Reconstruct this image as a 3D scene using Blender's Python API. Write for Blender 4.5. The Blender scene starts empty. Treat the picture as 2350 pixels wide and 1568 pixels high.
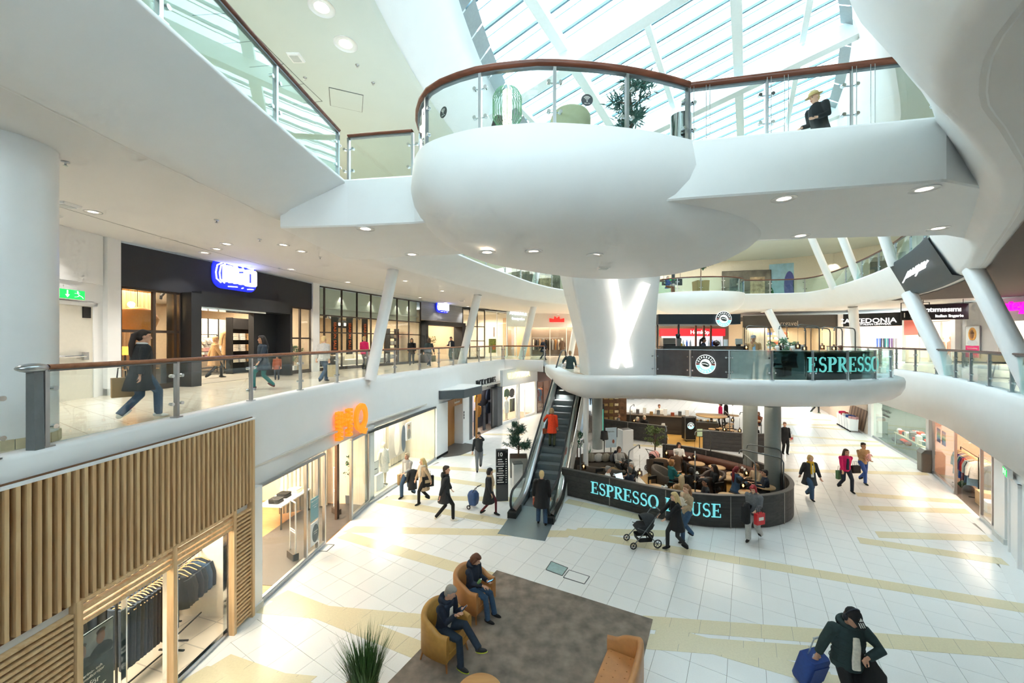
import bpy, bmesh, math, random
import numpy as np
from mathutils import Vector, Matrix

random.seed(7)
ords = 'first second third fourth fifth sixth seventh eighth ninth tenth eleventh twelfth thirteenth fourteenth fifteenth sixteenth seventeenth eighteenth nineteenth twentieth'.split()
SC = bpy.context.scene
COL = SC.collection
PI = math.pi
H = 5.95          # eye height above the ground floor
F = 891.0         # focal length for a 2350 px wide frame

# ---------------------------------------------------------------- camera, sky, exposure
cam = bpy.data.cameras.new('camera')
cam.sensor_width = 36.0
cam.lens = F / 2350.0 * 36.0
cam.clip_start = 0.05
cam.clip_end = 400
cam_o = bpy.data.objects.new('camera', cam)
cam_o.location = (0, 0, H)
cam_o.rotation_euler = (PI / 2, 0, 0)
COL.objects.link(cam_o)
SC.camera = cam_o

SKY_STRENGTH = 3.0
world = bpy.data.worlds.new('overcast_sky')
SC.world = world
world.use_nodes = True
wn = world.node_tree.nodes
wn['Background'].inputs[0].default_value = (0.74, 0.92, 1.0, 1)
wn['Background'].inputs[1].default_value = SKY_STRENGTH

SC.view_settings.view_transform = 'Standard'
SC.view_settings.look = 'None'
SC.view_settings.gamma = 1.0
SC.view_settings.use_curve_mapping = False
SC.view_settings.exposure = 1.15
cy = SC.cycles
cy.use_denoising = True
cy.max_bounces = 6
cy.diffuse_bounces = 5
cy.glossy_bounces = 2
cy.transmission_bounces = 2
cy.use_adaptive_sampling = True
cy.adaptive_threshold = .15
cy.adaptive_min_samples = 8
cy.transparent_max_bounces = 20
cy.caustics_reflective = False
cy.caustics_refractive = False
cy.sample_clamp_indirect = 4.0
cy.use_light_tree = True

P2 = 0.22                      # pitch of the glazed roof
def roof_z(x, y):
 return 17.36 + P2 * (0.855 * x - 0.518 * y)

def area_light(name, loc, sx, sy, power, col=(1, 1, 1), rot=(0, 0, 0)):
 l = bpy.data.lights.new(name, 'AREA')
 l.shape = 'RECTANGLE'
 l.size = sx
 l.size_y = sy
 l.energy = power
 l.color = col
 o = bpy.data.objects.new(name, l)
 o.location = loc
 o.rotation_euler = rot
 COL.objects.link(o)
 return o

# sky portal over the glazed roof (emits nothing of its own, guides the sky light)
pl = area_light('sky_portal', (8, 13.0, 19.4), 30, 42, 1)
pl.data.cycles.is_portal = True

# ---------------------------------------------------------------- geometry helpers
def V(*a):
 return Vector(a)

def at(x, y, D):
 return Vector(((x - 1175) / F * D, D, H - (y - 784) / F * D))

def gr(x, y, z=0.0):
 D = F * (H - z) / (y - 784)
 return Vector(((x - 1175) / F * D, D, z))

class MB:
 """collects polygons; build() links them as one mesh object"""
 def __init__(s):
  s.v = []
  s.f = []
  s.m = []
  s.sm = []
 def add(s, vs, fs, mi=0, smooth=False):
  o = len(s.v)
  s.v += [tuple(p) for p in vs]
  s.f += [tuple(i + o for i in f) for f in fs]
  s.m += [mi] * len(fs)
  s.sm += [smooth] * len(fs)
  return s
 def poly(s, pts, mi=0):
  return s.add(pts, [tuple(range(len(pts)))], mi)
 def box(s, c, d, rz=0, mi=0, M=None):
  x, y, z = d[0] / 2, d[1] / 2, d[2] / 2
  ps = [V(a, b, e) for e in (-z, z) for a, b in ((-x, -y), (x, -y), (x, y), (-x, y))]
  R = Matrix.Rotation(rz, 3, 'Z')
  ps = [R @ p + V(*c) for p in ps]
  if M is not None:
   ps = [M @ p for p in ps]
  return s.add(ps, [(3, 2, 1, 0), (4, 5, 6, 7), (0, 1, 5, 4), (1, 2, 6, 5), (2, 3, 7, 6), (3, 0, 4, 7)], mi)
 def bar(s, a, b, w, h=None, mi=0, up=(0, 0, 1)):
  """box from a to b with section w x h"""
  a, b = V(*a), V(*b)
  h = h or w
  d = (b - a)
  if d.length < 1e-6:
   return s
  d.normalize()
  u = V(*up)
  if abs(d.dot(u)) > .98:
   u = V(0, 1, 0)
  r = d.cross(u).normalized()
  u = r.cross(d)
  ps = []
  for p in (a, b):
   for i, j in ((-1, -1), (1, -1), (1, 1), (-1, 1)):
    ps.append(p + r * i * w / 2 + u * j * h / 2)
  return s.add(ps, [(3, 2, 1, 0), (4, 5, 6, 7), (0, 1, 5, 4), (1, 2, 6, 5), (2, 3, 7, 6), (3, 0, 4, 7)], mi)
 def tube(s, pts, r, n=8, mi=0, closed=False, smooth=True, cap=True):
  pts = [V(*p) for p in pts]
  k = len(pts)
  rs = r if isinstance(r, (list, tuple)) else [r] * k
  rings = []
  pu = None
  for i, p in enumerate(pts):
   if closed:
    d = pts[(i + 1) % k] - pts[i - 1]
   else:
    d = pts[min(i + 1, k - 1)] - pts[max(i - 1, 0)]
   if d.length < 1e-9:
    d = V(0, 0, 1)
   d.normalize()
   u = pu if pu is not None else (V(0, 0, 1) if abs(d.z) < .95 else V(1, 0, 0))
   e = d.cross(u)
   if e.length < 1e-5:
    e = d.cross(V(1, 0.2, 0))
   e.normalize()
   u = e.cross(d).normalized()
   pu = u
   rings.append([p + (e * math.cos(t) + u * math.sin(t)) * rs[i] for t in [2 * PI * j / n for j in range(n)]])
  return s.rings(rings, mi, closed, smooth, cap)
 def rings(s, rings, mi=0, closed=False, smooth=True, cap=True):
  n = len(rings[0])
  k = len(rings)
  vs = [p for r in rings for p in r]
  fs = []
  for i in range(k if closed else k - 1):
   a, b = i * n, ((i + 1) % k) * n
   for j in range(n):
    q = (j + 1) % n
    fs.append((a + j, a + q, b + q, b + j))
  s.add(vs, fs, mi, smooth)
  if cap and not closed:
   s.add(rings[0], [tuple(range(n))[::-1]], mi)
   s.add(rings[-1], [tuple(range(n))], mi)
  return s
 def lathe(s, prof, c=(0, 0, 0), n=20, mi=0, smooth=True, cap=True):
  c = V(*c)
  rings = [[c + V(max(r, 1e-4) * math.cos(t), max(r, 1e-4) * math.sin(t), z) for t in [2 * PI * j / n for j in range(n)]] for r, z in prof]
  return s.rings(rings, mi, False, smooth, cap)
 def cyl(s, a, b, r, n=12, mi=0, r2=None, smooth=True):
  return s.tube([a, b], [r, r if r2 is None else r2], n, mi, smooth=smooth)
 def ell(s, c, r, n=12, m=8, mi=0, R=None):
  rings = []
  c = V(*c)
  for i in range(m + 1):
   t = -PI / 2 + PI * i / m
   ring = []
   for j in range(n):
    a = 2 * PI * j / n
    p = V(r[0] * math.cos(t) * math.cos(a), r[1] * math.cos(t) * math.sin(a), r[2] * math.sin(t))
    ring.append(c + (R @ p if R is not None else p))
   rings.append(ring)
  return s.rings(rings, mi, False, True, False)
 def prism(s, poly, z0, z1, mi=0, M=None):
  n = len(poly)
  ps = [V(p[0], p[1], z0) for p in poly] + [V(p[0], p[1], z1) for p in poly]
  if M is not None:
   ps = [M @ p for p in ps]
  fs = [tuple(range(n))[::-1], tuple(range(n, 2 * n))]
  fs += [(i, (i + 1) % n, n + (i + 1) % n, n + i) for i in range(n)]
  return s.add(ps, fs, mi)
 def sheet(s, rows, mi=0, smooth=True, flip=False):
  """grid of points (rows of equal length)"""
  n = len(rows[0])
  vs = [p for r in rows for p in r]
  fs = []
  for i in range(len(rows) - 1):
   for j in range(n - 1):
    q = (i * n + j, i * n + j + 1, (i + 1) * n + j + 1, (i + 1) * n + j)
    fs.append(q[::-1] if flip else q)
  return s.add(vs, fs, mi, smooth)
 def mesh(s, name, mats):
  me = bpy.data.meshes.new(name)
  me.from_pydata(s.v, [], s.f)
  for m in (mats if isinstance(mats, (list, tuple)) else [mats]):
   me.materials.append(m)
  me.polygons.foreach_set('material_index', s.m)
  me.polygons.foreach_set('use_smooth', s.sm)
  me.update()
  return me
 def build(s, name, mats, parent=None, loc=None, rz=None):
  return obj(name, s.mesh(name, mats), parent, loc, rz)

def obj(name, me, parent=None, loc=None, rz=None):
 o = bpy.data.objects.new(name, me)
 COL.objects.link(o)
 if parent is not None:
  o.parent = parent
 if loc is not None:
  o.location = loc
 if rz is not None:
  o.rotation_euler = (0, 0, rz)
 return o

def tag(o, label=None, cat=None, group=None, kind=None):
 if label:
  o['label'] = label
 if cat:
  o['category'] = cat
 if group:
  o['group'] = group
 if kind:
  o['kind'] = kind
 return o

def thing(name, label, cat, loc=(0, 0, 0), rz=0, group=None, kind=None):
 o = bpy.data.objects.new(name, None)
 o.empty_display_size = .1
 COL.objects.link(o)
 o.location = loc
 o.rotation_euler = (0, 0, rz)
 return tag(o, label, cat, group, kind)

def struct(name, mb, mat, label=None, parent=None):
 o = mb.build(name, mat, parent)
 if parent is None:
  o['kind'] = 'structure'
  if label:
   o['label'] = label
 return o

def copy_tree(o, parent=None, loc=None, rz=None, label=None, group=None):
 c = o.copy()
 COL.objects.link(c)
 c.parent = parent
 if loc is not None:
  c.location = loc
 if rz is not None:
  c.rotation_euler = (0, 0, rz)
 if label:
  c['label'] = label
 if group:
  c['group'] = group
 for ch in list(o.children):
  copy_tree(ch, c)
 return c

# ---------------------------------------------------------------- paths
def smooth_path(pts, n=5):
 """Catmull-Rom through points of any dimension"""
 P = [np.array(p, float) for p in pts]
 out = []
 for i in range(len(P) - 1):
  p0, p1, p2, p3 = P[max(i - 1, 0)], P[i], P[i + 1], P[min(i + 2, len(P) - 1)]
  for k in range(n):
   t = k / n
   out.append(.5 * ((2 * p1) + (-p0 + p2) * t + (2 * p0 - 5 * p1 + 4 * p2 - p3) * t * t + (-p0 + 3 * p1 - 3 * p2 + p3) * t ** 3))
 out.append(P[-1])
 return [tuple(p) for p in out]

def normals(path):
 """right-hand normals with mitre"""
 out = []
 n = len(path)
 for i in range(n):
  ds = []
  if i > 0:
   ds.append(np.array(path[i][:2]) - np.array(path[i - 1][:2]))
  if i < n - 1:
   ds.append(np.array(path[i + 1][:2]) - np.array(path[i][:2]))
  ns = []
  for d in ds:
   d = d / (np.linalg.norm(d) + 1e-12)
   ns.append(np.array((d[1], -d[0])))
  a = sum(ns)
  a = a / (np.linalg.norm(a) + 1e-12)
  a = a / max(.5, a.dot(ns[0]))
  out.append(a)
 return out

def offset(path, o):
 ns = normals(path)
 return [(p[0] + n[0] * o, p[1] + n[1] * o) for p, n in zip(path, ns)]

def sweep(mb, path, prof, mi=0, smooth=True, closed_prof=False):
 """prof: list of (offset to the right of the path, z) or a function of the path vertex"""
 ns = normals(path)
 rows = []
 for p, n in zip(path, ns):
  pr = prof(p) if callable(prof) else prof
  if closed_prof:
   pr = list(pr) + [pr[0]]
  rows.append([V(p[0] + n[0] * o, p[1] + n[1] * o, z) for o, z in pr])
 return mb.sheet(rows, mi, smooth)

def resample(path, step):
 """points at equal arc length with tangent angle"""
 P = [np.array(p[:2]) for p in path]
 L = [0]
 for a, b in zip(P, P[1:]):
  L.append(L[-1] + np.linalg.norm(b - a))
 n = max(1, round(L[-1] / step))
 return [path_at(P, L, L[-1] * i / n) for i in range(n + 1)], L[-1]

def path_at(P, L, s):
 for i in range(len(L) - 1):
  if s <= L[i + 1] + 1e-9:
   t = (s - L[i]) / (L[i + 1] - L[i] + 1e-12)
   p = P[i] + (P[i + 1] - P[i]) * t
   d = P[i + 1] - P[i]
   return (p[0], p[1], math.atan2(d[1], d[0]))
 d = P[-1] - P[-2]
 return (P[-1][0], P[-1][1], math.atan2(d[1], d[0]))

# ---------------------------------------------------------------- materials
MATS = {}
def srgb(c):
 if isinstance(c, str):
  c = c.lstrip('#')
  c = [int(c[i:i + 2], 16) / 255 for i in (0, 2, 4)]
 return tuple((x / 12.92 if x <= .04045 else ((x + .055) / 1.055) ** 2.4) for x in c[:3])

def pm(name, col, rough=.5, metal=0.0, var=.06, scale=12.0, bump=0.0, bscale=60.0, stretch=None, spec=.5, sheen=0.0):
 """procedural principled material: colour with noise variation and fine relief"""
 if name in MATS:
  return MATS[name]
 m = bpy.data.materials.new(name)
 m.use_nodes = True
 nt = m.node_tree
 b = nt.nodes['Principled BSDF']
 c = srgb(col)
 b.inputs['Roughness'].default_value = rough
 b.inputs['Metallic'].default_value = metal
 b.inputs['Specular IOR Level'].default_value = spec
 if sheen:
  b.inputs['Sheen Weight'].default_value = sheen
 if var > 0:
  tc = nt.nodes.new('ShaderNodeTexCoord')
  mp = nt.nodes.new('ShaderNodeMapping')
  if stretch:
   mp.inputs['Scale'].default_value = stretch
  nt.links.new(tc.outputs['Object'], mp.inputs[0])
  nz = nt.nodes.new('ShaderNodeTexNoise')
  nz.inputs['Scale'].default_value = scale
  nz.inputs['Detail'].default_value = 3
  nt.links.new(mp.outputs[0], nz.inputs['Vector'])
  rp = nt.nodes.new('ShaderNodeValToRGB')
  rp.color_ramp.elements[0].position = .3
  rp.color_ramp.elements[1].position = .7
  rp.color_ramp.elements[0].color = (*[max(0, x * (1 - var)) for x in c], 1)
  rp.color_ramp.elements[1].color = (*[min(1, x * (1 + var)) for x in c], 1)
  nt.links.new(nz.outputs['Fac'], rp.inputs[0])
  nt.links.new(rp.outputs[0], b.inputs['Base Color'])
  if bump:
   n2 = nt.nodes.new('ShaderNodeTexNoise')
   n2.inputs['Scale'].default_value = bscale
   nt.links.new(mp.outputs[0], n2.inputs['Vector'])
   bp = nt.nodes.new('ShaderNodeBump')
   bp.inputs['Strength'].default_value = bump
   bp.inputs['Distance'].default_value = .02
   nt.links.new(n2.outputs['Fac'], bp.inputs['Height'])
   nt.links.new(bp.outputs[0], b.inputs['Normal'])
 else:
  b.inputs['Base Color'].default_value = (*c, 1)
 MATS[name] = m
 return m

def em(name, col, strength=1.0):
 if name in MATS:
  return MATS[name]
 m = bpy.data.materials.new(name)
 m.use_nodes = True
 b = m.node_tree.nodes['Principled BSDF']
 c = srgb(col)
 b.inputs['Base Color'].default_value = (*c, 1)
 b.inputs['Emission Color'].default_value = (*c, 1)
 b.inputs['Emission Strength'].default_value = strength
 MATS[name] = m
 return m

def glass(name, tint=(.93, .98, .97), refl=1.0, rough=0.0):
 """thin pane: tinted clear sheet with a fresnel reflection"""
 if name in MATS:
  return MATS[name]
 m = bpy.data.materials.new(name)
 m.use_nodes = True
 nt = m.node_tree
 nt.nodes.clear()
 out = nt.nodes.new('ShaderNodeOutputMaterial')
 mx = nt.nodes.new('ShaderNodeMixShader')
 tr = nt.nodes.new('ShaderNodeBsdfTransparent')
 gl = nt.nodes.new('ShaderNodeBsdfGlossy')
 fr = nt.nodes.new('ShaderNodeLayerWeight')
 pw = nt.nodes.new('ShaderNodeMath')
 pw.operation = 'POWER'
 pw.inputs[1].default_value = 4.0
 fr.inputs[0].default_value = .5
 ml = nt.nodes.new('ShaderNodeMath')
 ml.operation = 'MULTIPLY_ADD'
 ml.inputs[1].default_value = refl * .75
 ml.inputs[2].default_value = refl * .035
 ml.use_clamp = True
 nt.links.new(fr.outputs['Facing'], pw.inputs[0])
 tr.inputs[0].default_value = (*tint, 1)
 gl.inputs['Roughness'].default_value = rough
 gl.inputs[0].default_value = (.95, 1, 1, 1)
 nt.links.new(pw.outputs[0], ml.inputs[0])
 nt.links.new(ml.outputs[0], mx.inputs[0])
 nt.links.new(tr.outputs[0], mx.inputs[1])
 nt.links.new(gl.outputs[0], mx.inputs[2])
 nt.links.new(mx.outputs[0], out.inputs[0])
 MATS[name] = m
 return m

def wood(name, c1, c2, rough=.45, axis=2, scale=3.0):
 """grain running along one local axis"""
 if name in MATS:
  return MATS[name]
 m = bpy.data.materials.new(name)
 m.use_nodes = True
 nt = m.node_tree
 b = nt.nodes['Principled BSDF']
 b.inputs['Roughness'].default_value = rough
 tc = nt.nodes.new('ShaderNodeTexCoord')
 mp = nt.nodes.new('ShaderNodeMapping')
 s = [scale * 8] * 3
 s[axis] = scale * .5
 mp.inputs['Scale'].default_value = s
 nz = nt.nodes.new('ShaderNodeTexNoise')
 nz.inputs['Scale'].default_value = 1.0
 nz.inputs['Detail'].default_value = 4
 nz.inputs['Distortion'].default_value = .6
 oi = nt.nodes.new('ShaderNodeObjectInfo')
 ad = nt.nodes.new('ShaderNodeVectorMath')
 ad.operation = 'ADD'
 ml = nt.nodes.new('ShaderNodeMath')
 ml.operation = 'MULTIPLY'
 ml.inputs[1].default_value = 37.0
 nt.links.new(oi.outputs['Random'], ml.inputs[0])
 nt.links.new(tc.outputs['Object'], ad.inputs[0])
 nt.links.new(ml.outputs[0], ad.inputs[1])
 nt.links.new(ad.outputs[0], mp.inputs[0])
 nt.links.new(mp.outputs[0], nz.inputs['Vector'])
 rp = nt.nodes.new('ShaderNodeValToRGB')
 rp.color_ramp.elements[0].position = .32
 rp.color_ramp.elements[1].position = .68
 rp.color_ramp.elements[0].color = (*srgb(c1), 1)
 rp.color_ramp.elements[1].color = (*srgb(c2), 1)
 nt.links.new(nz.outputs['Fac'], rp.inputs[0])
 nt.links.new(rp.outputs[0], b.inputs['Base Color'])
 MATS[name] = m
 return m

def tile_mat(name, c1, rough, sx, sy, rot=0.0, grout='#b9b2a6', var=.04, gw=.012):
 """tiled surface too far or too small to build piece by piece"""
 m = bpy.data.materials.new(name)
 m.use_nodes = True
 nt = m.node_tree
 b = nt.nodes['Principled BSDF']
 b.inputs['Roughness'].default_value = rough
 tc = nt.nodes.new('ShaderNodeTexCoord')
 mp = nt.nodes.new('ShaderNodeMapping')
 mp.inputs['Rotation'].default_value = (0, 0, rot)
 br = nt.nodes.new('ShaderNodeTexBrick')
 br.offset = 0
 br.inputs['Scale'].default_value = 1.0
 br.inputs['Mortar Size'].default_value = gw
 br.inputs['Brick Width'].default_value = sx
 br.inputs['Row Height'].default_value = sy
 c = srgb(c1)
 br.inputs['Color1'].default_value = (*[x * (1 - var) for x in c], 1)
 br.inputs['Color2'].default_value = (*[min(1, x * (1 + var)) for x in c], 1)
 br.inputs['Mortar'].default_value = (*srgb(grout), 1)
 nt.links.new(tc.outputs['Object'], mp.inputs[0])
 nt.links.new(mp.outputs[0], br.inputs['Vector'])
 nt.links.new(br.outputs['Color'], b.inputs['Base Color'])
 return m

M_WHITE = pm('white_plaster', '#e9eaea', .55, var=.012, scale=2.0)
M_WHITE2 = pm('white_paint_satin', '#eceded', .35, var=.01, scale=3.0)
M_SOFFIT = pm('white_ceiling_paint', '#e2e1df', .7, var=.012, scale=1.0)
M_STEEL = pm('brushed_steel', '#b9bec2', .28, 1.0, var=.05, scale=30, stretch=(1, 1, .1))
M_CHROME = pm('polished_steel', '#d2d6d8', .12, 1.0, var=.02)
M_DKSTEEL = pm('grey_steel', '#6b7072', .35, .9, var=.05)
M_BLACK = pm('black_metal', '#1d1f21', .4, .3, var=.08)
M_BLACKM = pm('black_matt', '#161719', .8, 0, var=.1)
M_RAILWOOD = wood('mahogany_handrail', '#5b2f1e', '#7a4430', .35, 0, 1.2)
M_RAILOAK = wood('brown_handrail', '#8a5638', '#a9714e', .35, 0, 1.2)
M_GLASS = glass('clear_balustrade_glass', (.95, .985, .98), .8)
M_GLASST = glass('teal_tinted_glass', (.84, .955, .95), 1.0)
M_SHOPGL = glass('shop_window_glass', (.975, .99, .985), .5)
M_CONC = pm('pale_grey_kerb', '#cfd2d0', .5, var=.03)
# ================================================================ levels and plan lines
L1, L1C = 4.5, 4.58
L2, L2C = 9.45, 9.55
S1 = 8.75                      # ceiling over the first-floor walkway on the left

E1L = smooth_path([(-5.95, -4), (-5.95, 3), (-5.95, 6.5), (-5.93, 9), (-5.8, 12), (-5.45, 14.8), (-4.8, 17.3), (-3.95, 19.8), (-3.05, 23.3), (-1.9, 26.8), (-.67, 29.8)], 4)
E1R = smooth_path([(22.3, 27.6), (21.2, 24), (19.3, 19.9), (17.3, 15.7), (15.1, 12.7), (12.8, 9.8), (9.6, 6), (6.4, 2.6), (4.5, -2)], 4)
ISL = smooth_path([(2.3, 23.4), (2.35, 18.4), (2.55, 16.5), (3.1, 15.75), (4.4, 15.7), (5.8, 15.75), (6.6, 15.3), (7.4, 14.4), (8.6, 13.85), (10.4, 13.6), (12.8, 13.95), (14.6, 14.9), (15.75, 16.3), (16.2, 18.2), (16.3, 21), (16.6, 24.5), (18.2, 26.9), (20.5, 27.4), (22.3, 27.6)], 4)
# L2 void edge; third value: 0 = raked edge of the left side, 1 = deep edge of the right side
E2 = smooth_path([(-3.9, -6, 0), (-3.88, 0, 0), (-3.88, 4, 0), (-3.7, 8.6, 0), (-3.15, 12.4, 0), (-2.08, 16.1, 0), (-.25, 20.4, 0), (1.7, 24.4, 0), (3.9, 27.1, 0), (7, 28.9, .1), (11, 29.6, .3), (16, 29.3, .5), (19.9, 28.9, .5), (21.5, 27.9, .6), (20.6, 24.1, .8), (17.8, 18.2, 1), (14.1, 13.1, 1), (10.5, 9.6, 1), (6.9, 6.3, 1), (4.87, 4.9, 1), (3.54, 4.05, 1), (2.5, 2.9, 1), (1.7, .8, 1), (1.3, -6, 1)], 4)

def e2_soff(w):
 return S1 + (8.1 - S1) * w

def e2_prof(p):
 w = p[2]
 zb = e2_soff(w)
 ob = -1.55 + .85 * w
 return [(-.35, L2), (-.35, L2C), (-.03, L2C), (0, L2C - .03), (0, L2C - .09),
   (ob * .82, zb + .16), (ob * .9, zb + .07), (ob, zb + .015), (ob - .2, zb)]

# ---------------------------------------------------------------- ground floor with its tiles
M_TILE = pm('white_floor_tile', '#e9eae9', .2, var=.015, scale=40, spec=.38)
M_GROUT = pm('grey_grout', '#8f8d88', .8, var=.05)
M_BAND = pm('sand_floor_tile', '#ddd3b2', .24, var=.04, scale=30)
M_BORDER = pm('white_floor_border', '#e6e7e6', .18, var=.012, scale=10)
fl = MB()
fl.box((8, 22, -.06), (60, 70, .1))
floor = struct('floor', fl, M_GROUT)
T = .601
Pd, Qd = np.array((.518, .855)), np.array((.855, -.518))
g0 = gr(816, 1347.2)
G0 = np.array((g0.x, g0.y))
W0L = smooth_path([(-6.0, 3), (-5.95, 6.8), (-5.75, 8.5), (-5.6, 11), (-5.25, 14.1), (-4.7, 17), (-3.84, 19.6), (-2.65, 23.4), (-.75, 27.7), (2.0, 32.1), (5, 36.5)], 4)
W0R = smooth_path([(11.5, 8.4), (14.0, 10.95), (14.9, 11.85), (16.0, 13.4), (19.1, 17.7), (22.2, 23.5), (22.95, 25), (25.5, 30), (29, 38)], 4)

def x_on(path, y):
 for a, b in zip(path, path[1:]):
  if (a[1] - y) * (b[1] - y) <= 0 and abs(a[1] - b[1]) > 1e-9:
   t = (y - a[1]) / (b[1] - a[1])
   return a[0] + (b[0] - a[0]) * t
 return path[0][0] if y < path[0][1] else path[-1][0]

CARPET = [gr(1140, 1310), gr(1498, 1423), gr(1447, 1640), gr(860, 1600)]
def in_poly(p, poly):
 c = False
 n = len(poly)
 for i in range(n):
  a, b = poly[i], poly[(i + 1) % n]
  if (a[1] > p[1]) != (b[1] > p[1]) and p[0] < (b[0] - a[0]) * (p[1] - a[1]) / (b[1] - a[1]) + a[0]:
   c = not c
 return c

tm = MB()
g = T / 2 - .0035
tm.add([V(*(Pd * a + Qd * b), z) for z in (-.012, 0) for a, b in ((-g, -g), (g, -g), (g, g), (-g, g))],
  [(7, 6, 5, 4), (0, 4, 5, 1), (1, 5, 6, 2), (2, 6, 7, 3), (3, 7, 4, 0)])
tile_me = tm.mesh('tile', M_TILE)
cand = []
for i in range(-40, 80):
 for j in range(-60, 60):
  c = G0 + Pd * T * (i + .5) + Qd * T * (j + .5)
  if not (4.5 < c[1] < 40):
   continue
  if c[0] < x_on(W0L, c[1]) + .1 or c[0] > x_on(W0R, c[1]) - .1:
   continue
  px = 1175 + F * c[0] / c[1]
  py = 784 + F * H / c[1]
  vis = -60 < px < 2410 and py < 1640 and not in_poly(c, CARPET)
  cand.append((0 if vis else 1, c[1], c))
cand.sort(key=lambda t: (t[0], t[1]))
for k, (u, d, c) in enumerate(cand[:300]):
 obj('tile', tile_me, floor, (c[0], c[1], 0))
ft = MB()
for u, d, c in cand[300:]:
 ft.add([V(*(c + Pd * a + Qd * b), z) for z in (-.012, 0) for a, b in ((-g, -g), (g, -g), (g, g), (-g, g))],
   [(7, 6, 5, 4), (0, 4, 5, 1), (1, 5, 6, 2), (2, 6, 7, 3), (3, 7, 4, 0)])
o = ft.build('tile_field', M_TILE, floor)
o['kind'] = 'stuff'
BANDS = [((800, 1215), (1310, 1226)), ((786, 1228), (1140, 1329)), ((640, 1366), (1010, 1512)), ((604, 1393), (990, 1428)),
   ((1470, 1428), (2420, 1501)), ((1486, 1472), (1880, 1502)), ((1505, 1447), (1910, 1563)), ((1320, 1219), (1532, 1225)),
   ((1296, 1220), (2420, 1408)), ((872, 1149), (1245, 1214)), ((890, 1141), (1190, 1147)), ((955, 1070), (1140, 1082)),
   ((965, 1093), (1160, 1121)), ((1108, 997), (1200, 998)), ((1965, 1135), (2205, 1152)), ((1972, 1166), (2222, 1174)),
   ((2012, 1227), (2272, 1236)), ((1970, 1240), (2307, 1290)), ((1790, 1079), (2130, 1088)), ((1812, 1038), (2082, 1053)),
   ((1812, 1022), (2030, 1023)), ((1812, 1000), (2016, 1015)), ((1792, 975), (1934, 976)), ((1840, 979), (1960, 988)),
   ((1792, 960), (1908, 965)), ((1425, 1020), (1520, 1026)), ((500, 1520), (720, 1600)), ((440, 1550), (700, 1575)), ((1850, 1560), (2100, 1600)),
   ((1300, 1150), (1480, 1190)), ((985, 1040), (1110, 1046))]
nb = 0
for bi, (a, b) in enumerate(BANDS):
 a, b = gr(*a), gr(*b)
 a, b = np.array((a.x, a.y)), np.array((b.x, b.y))
 d = b - a
 L = np.linalg.norm(d)
 d /= L
 n = np.array((-d[1], d[0]))
 cut = Pd if abs(Pd.dot(n)) > abs(Qd.dot(n)) else Qd
 cut = cut / abs(cut.dot(n)) * (1 if cut.dot(n) > 0 else -1)
 s = 0.0
 w = .205
 jq = [a + d * ss + cut * ww for ss, ww in ((0, -w + .004), (L, -w + .004), (L, w - .004), (0, w - .004))]
 if not all(in_poly(p, CARPET) for p in jq) and all(x_on(W0L, p[1]) - .1 < p[0] for p in jq):
  MB().poly([V(*p, .0018 + bi * .00005) for p in jq]).build('band_joint', M_GROUT, floor)
 z1 = .003 + bi * .00005
 while s < L - .05:
  e = min(L, s + T)
  q = []
  for ss, ww in ((s + .003, -w), (e - .003, -w), (e - .003, w), (s + .003, w)):
   q.append(a + d * ss + cut * ww)
  cc = sum(q) / 4
  if x_on(W0L, cc[1]) - .02 < cc[0] < x_on(W0R, cc[1]) and not all(in_poly(p, CARPET) for p in q):
   mb = MB()
   mb.add([V(*p, z) for z in (-.01, z1) for p in q], [(4, 5, 6, 7), (0, 1, 5, 4), (1, 2, 6, 5), (2, 3, 7, 6), (3, 0, 4, 7)])
   mb.build('band_tile', M_BAND, floor)
   nb += 1
  s = e
# plain border along the shop fronts
for path, sg in ((W0L, 1), (W0R, -1)):
 mb = MB()
 sweep(mb, path if sg > 0 else path[::-1], [(-.4, -.005), (-.4, .002), (.3, .002), (.3, -.005)], 0, False)
 mb.build('border_strip', M_BORDER, floor)
# floor hatches
for q, mt, nm in (([(1253, 1308), (1265, 1289), (1303, 1304), (1290, 1322)], pm('steel_hatch_lid', '#a9c6c9', .3, .6, var=.08), 'hatch_lid'),
     ([(1293, 1326), (1306, 1309), (1353, 1324), (1341, 1341)], M_TILE, 'hatch_lid'),
     ([(716, 1265), (742, 1249), (767, 1251), (750, 1266)], M_TILE, 'hatch_lid')):
 q = [gr(*p) for p in q]
 mb = MB()
 mb.add([p + V(0, 0, z) for z in (0, .006) for p in q], [(3, 2, 1, 0), (4, 5, 6, 7), (0, 1, 5, 4), (1, 2, 6, 5), (2, 3, 7, 6), (3, 0, 4, 7)])
 lid = mb.build(nm, mt, floor)
 fr = MB()
 for i in range(4):
  fr.bar(q[i] + V(0, 0, .004), q[(i + 1) % 4] + V(0, 0, .004), .018, .012)
 fr.build('hatch_frame', M_DKSTEEL, lid)

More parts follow.
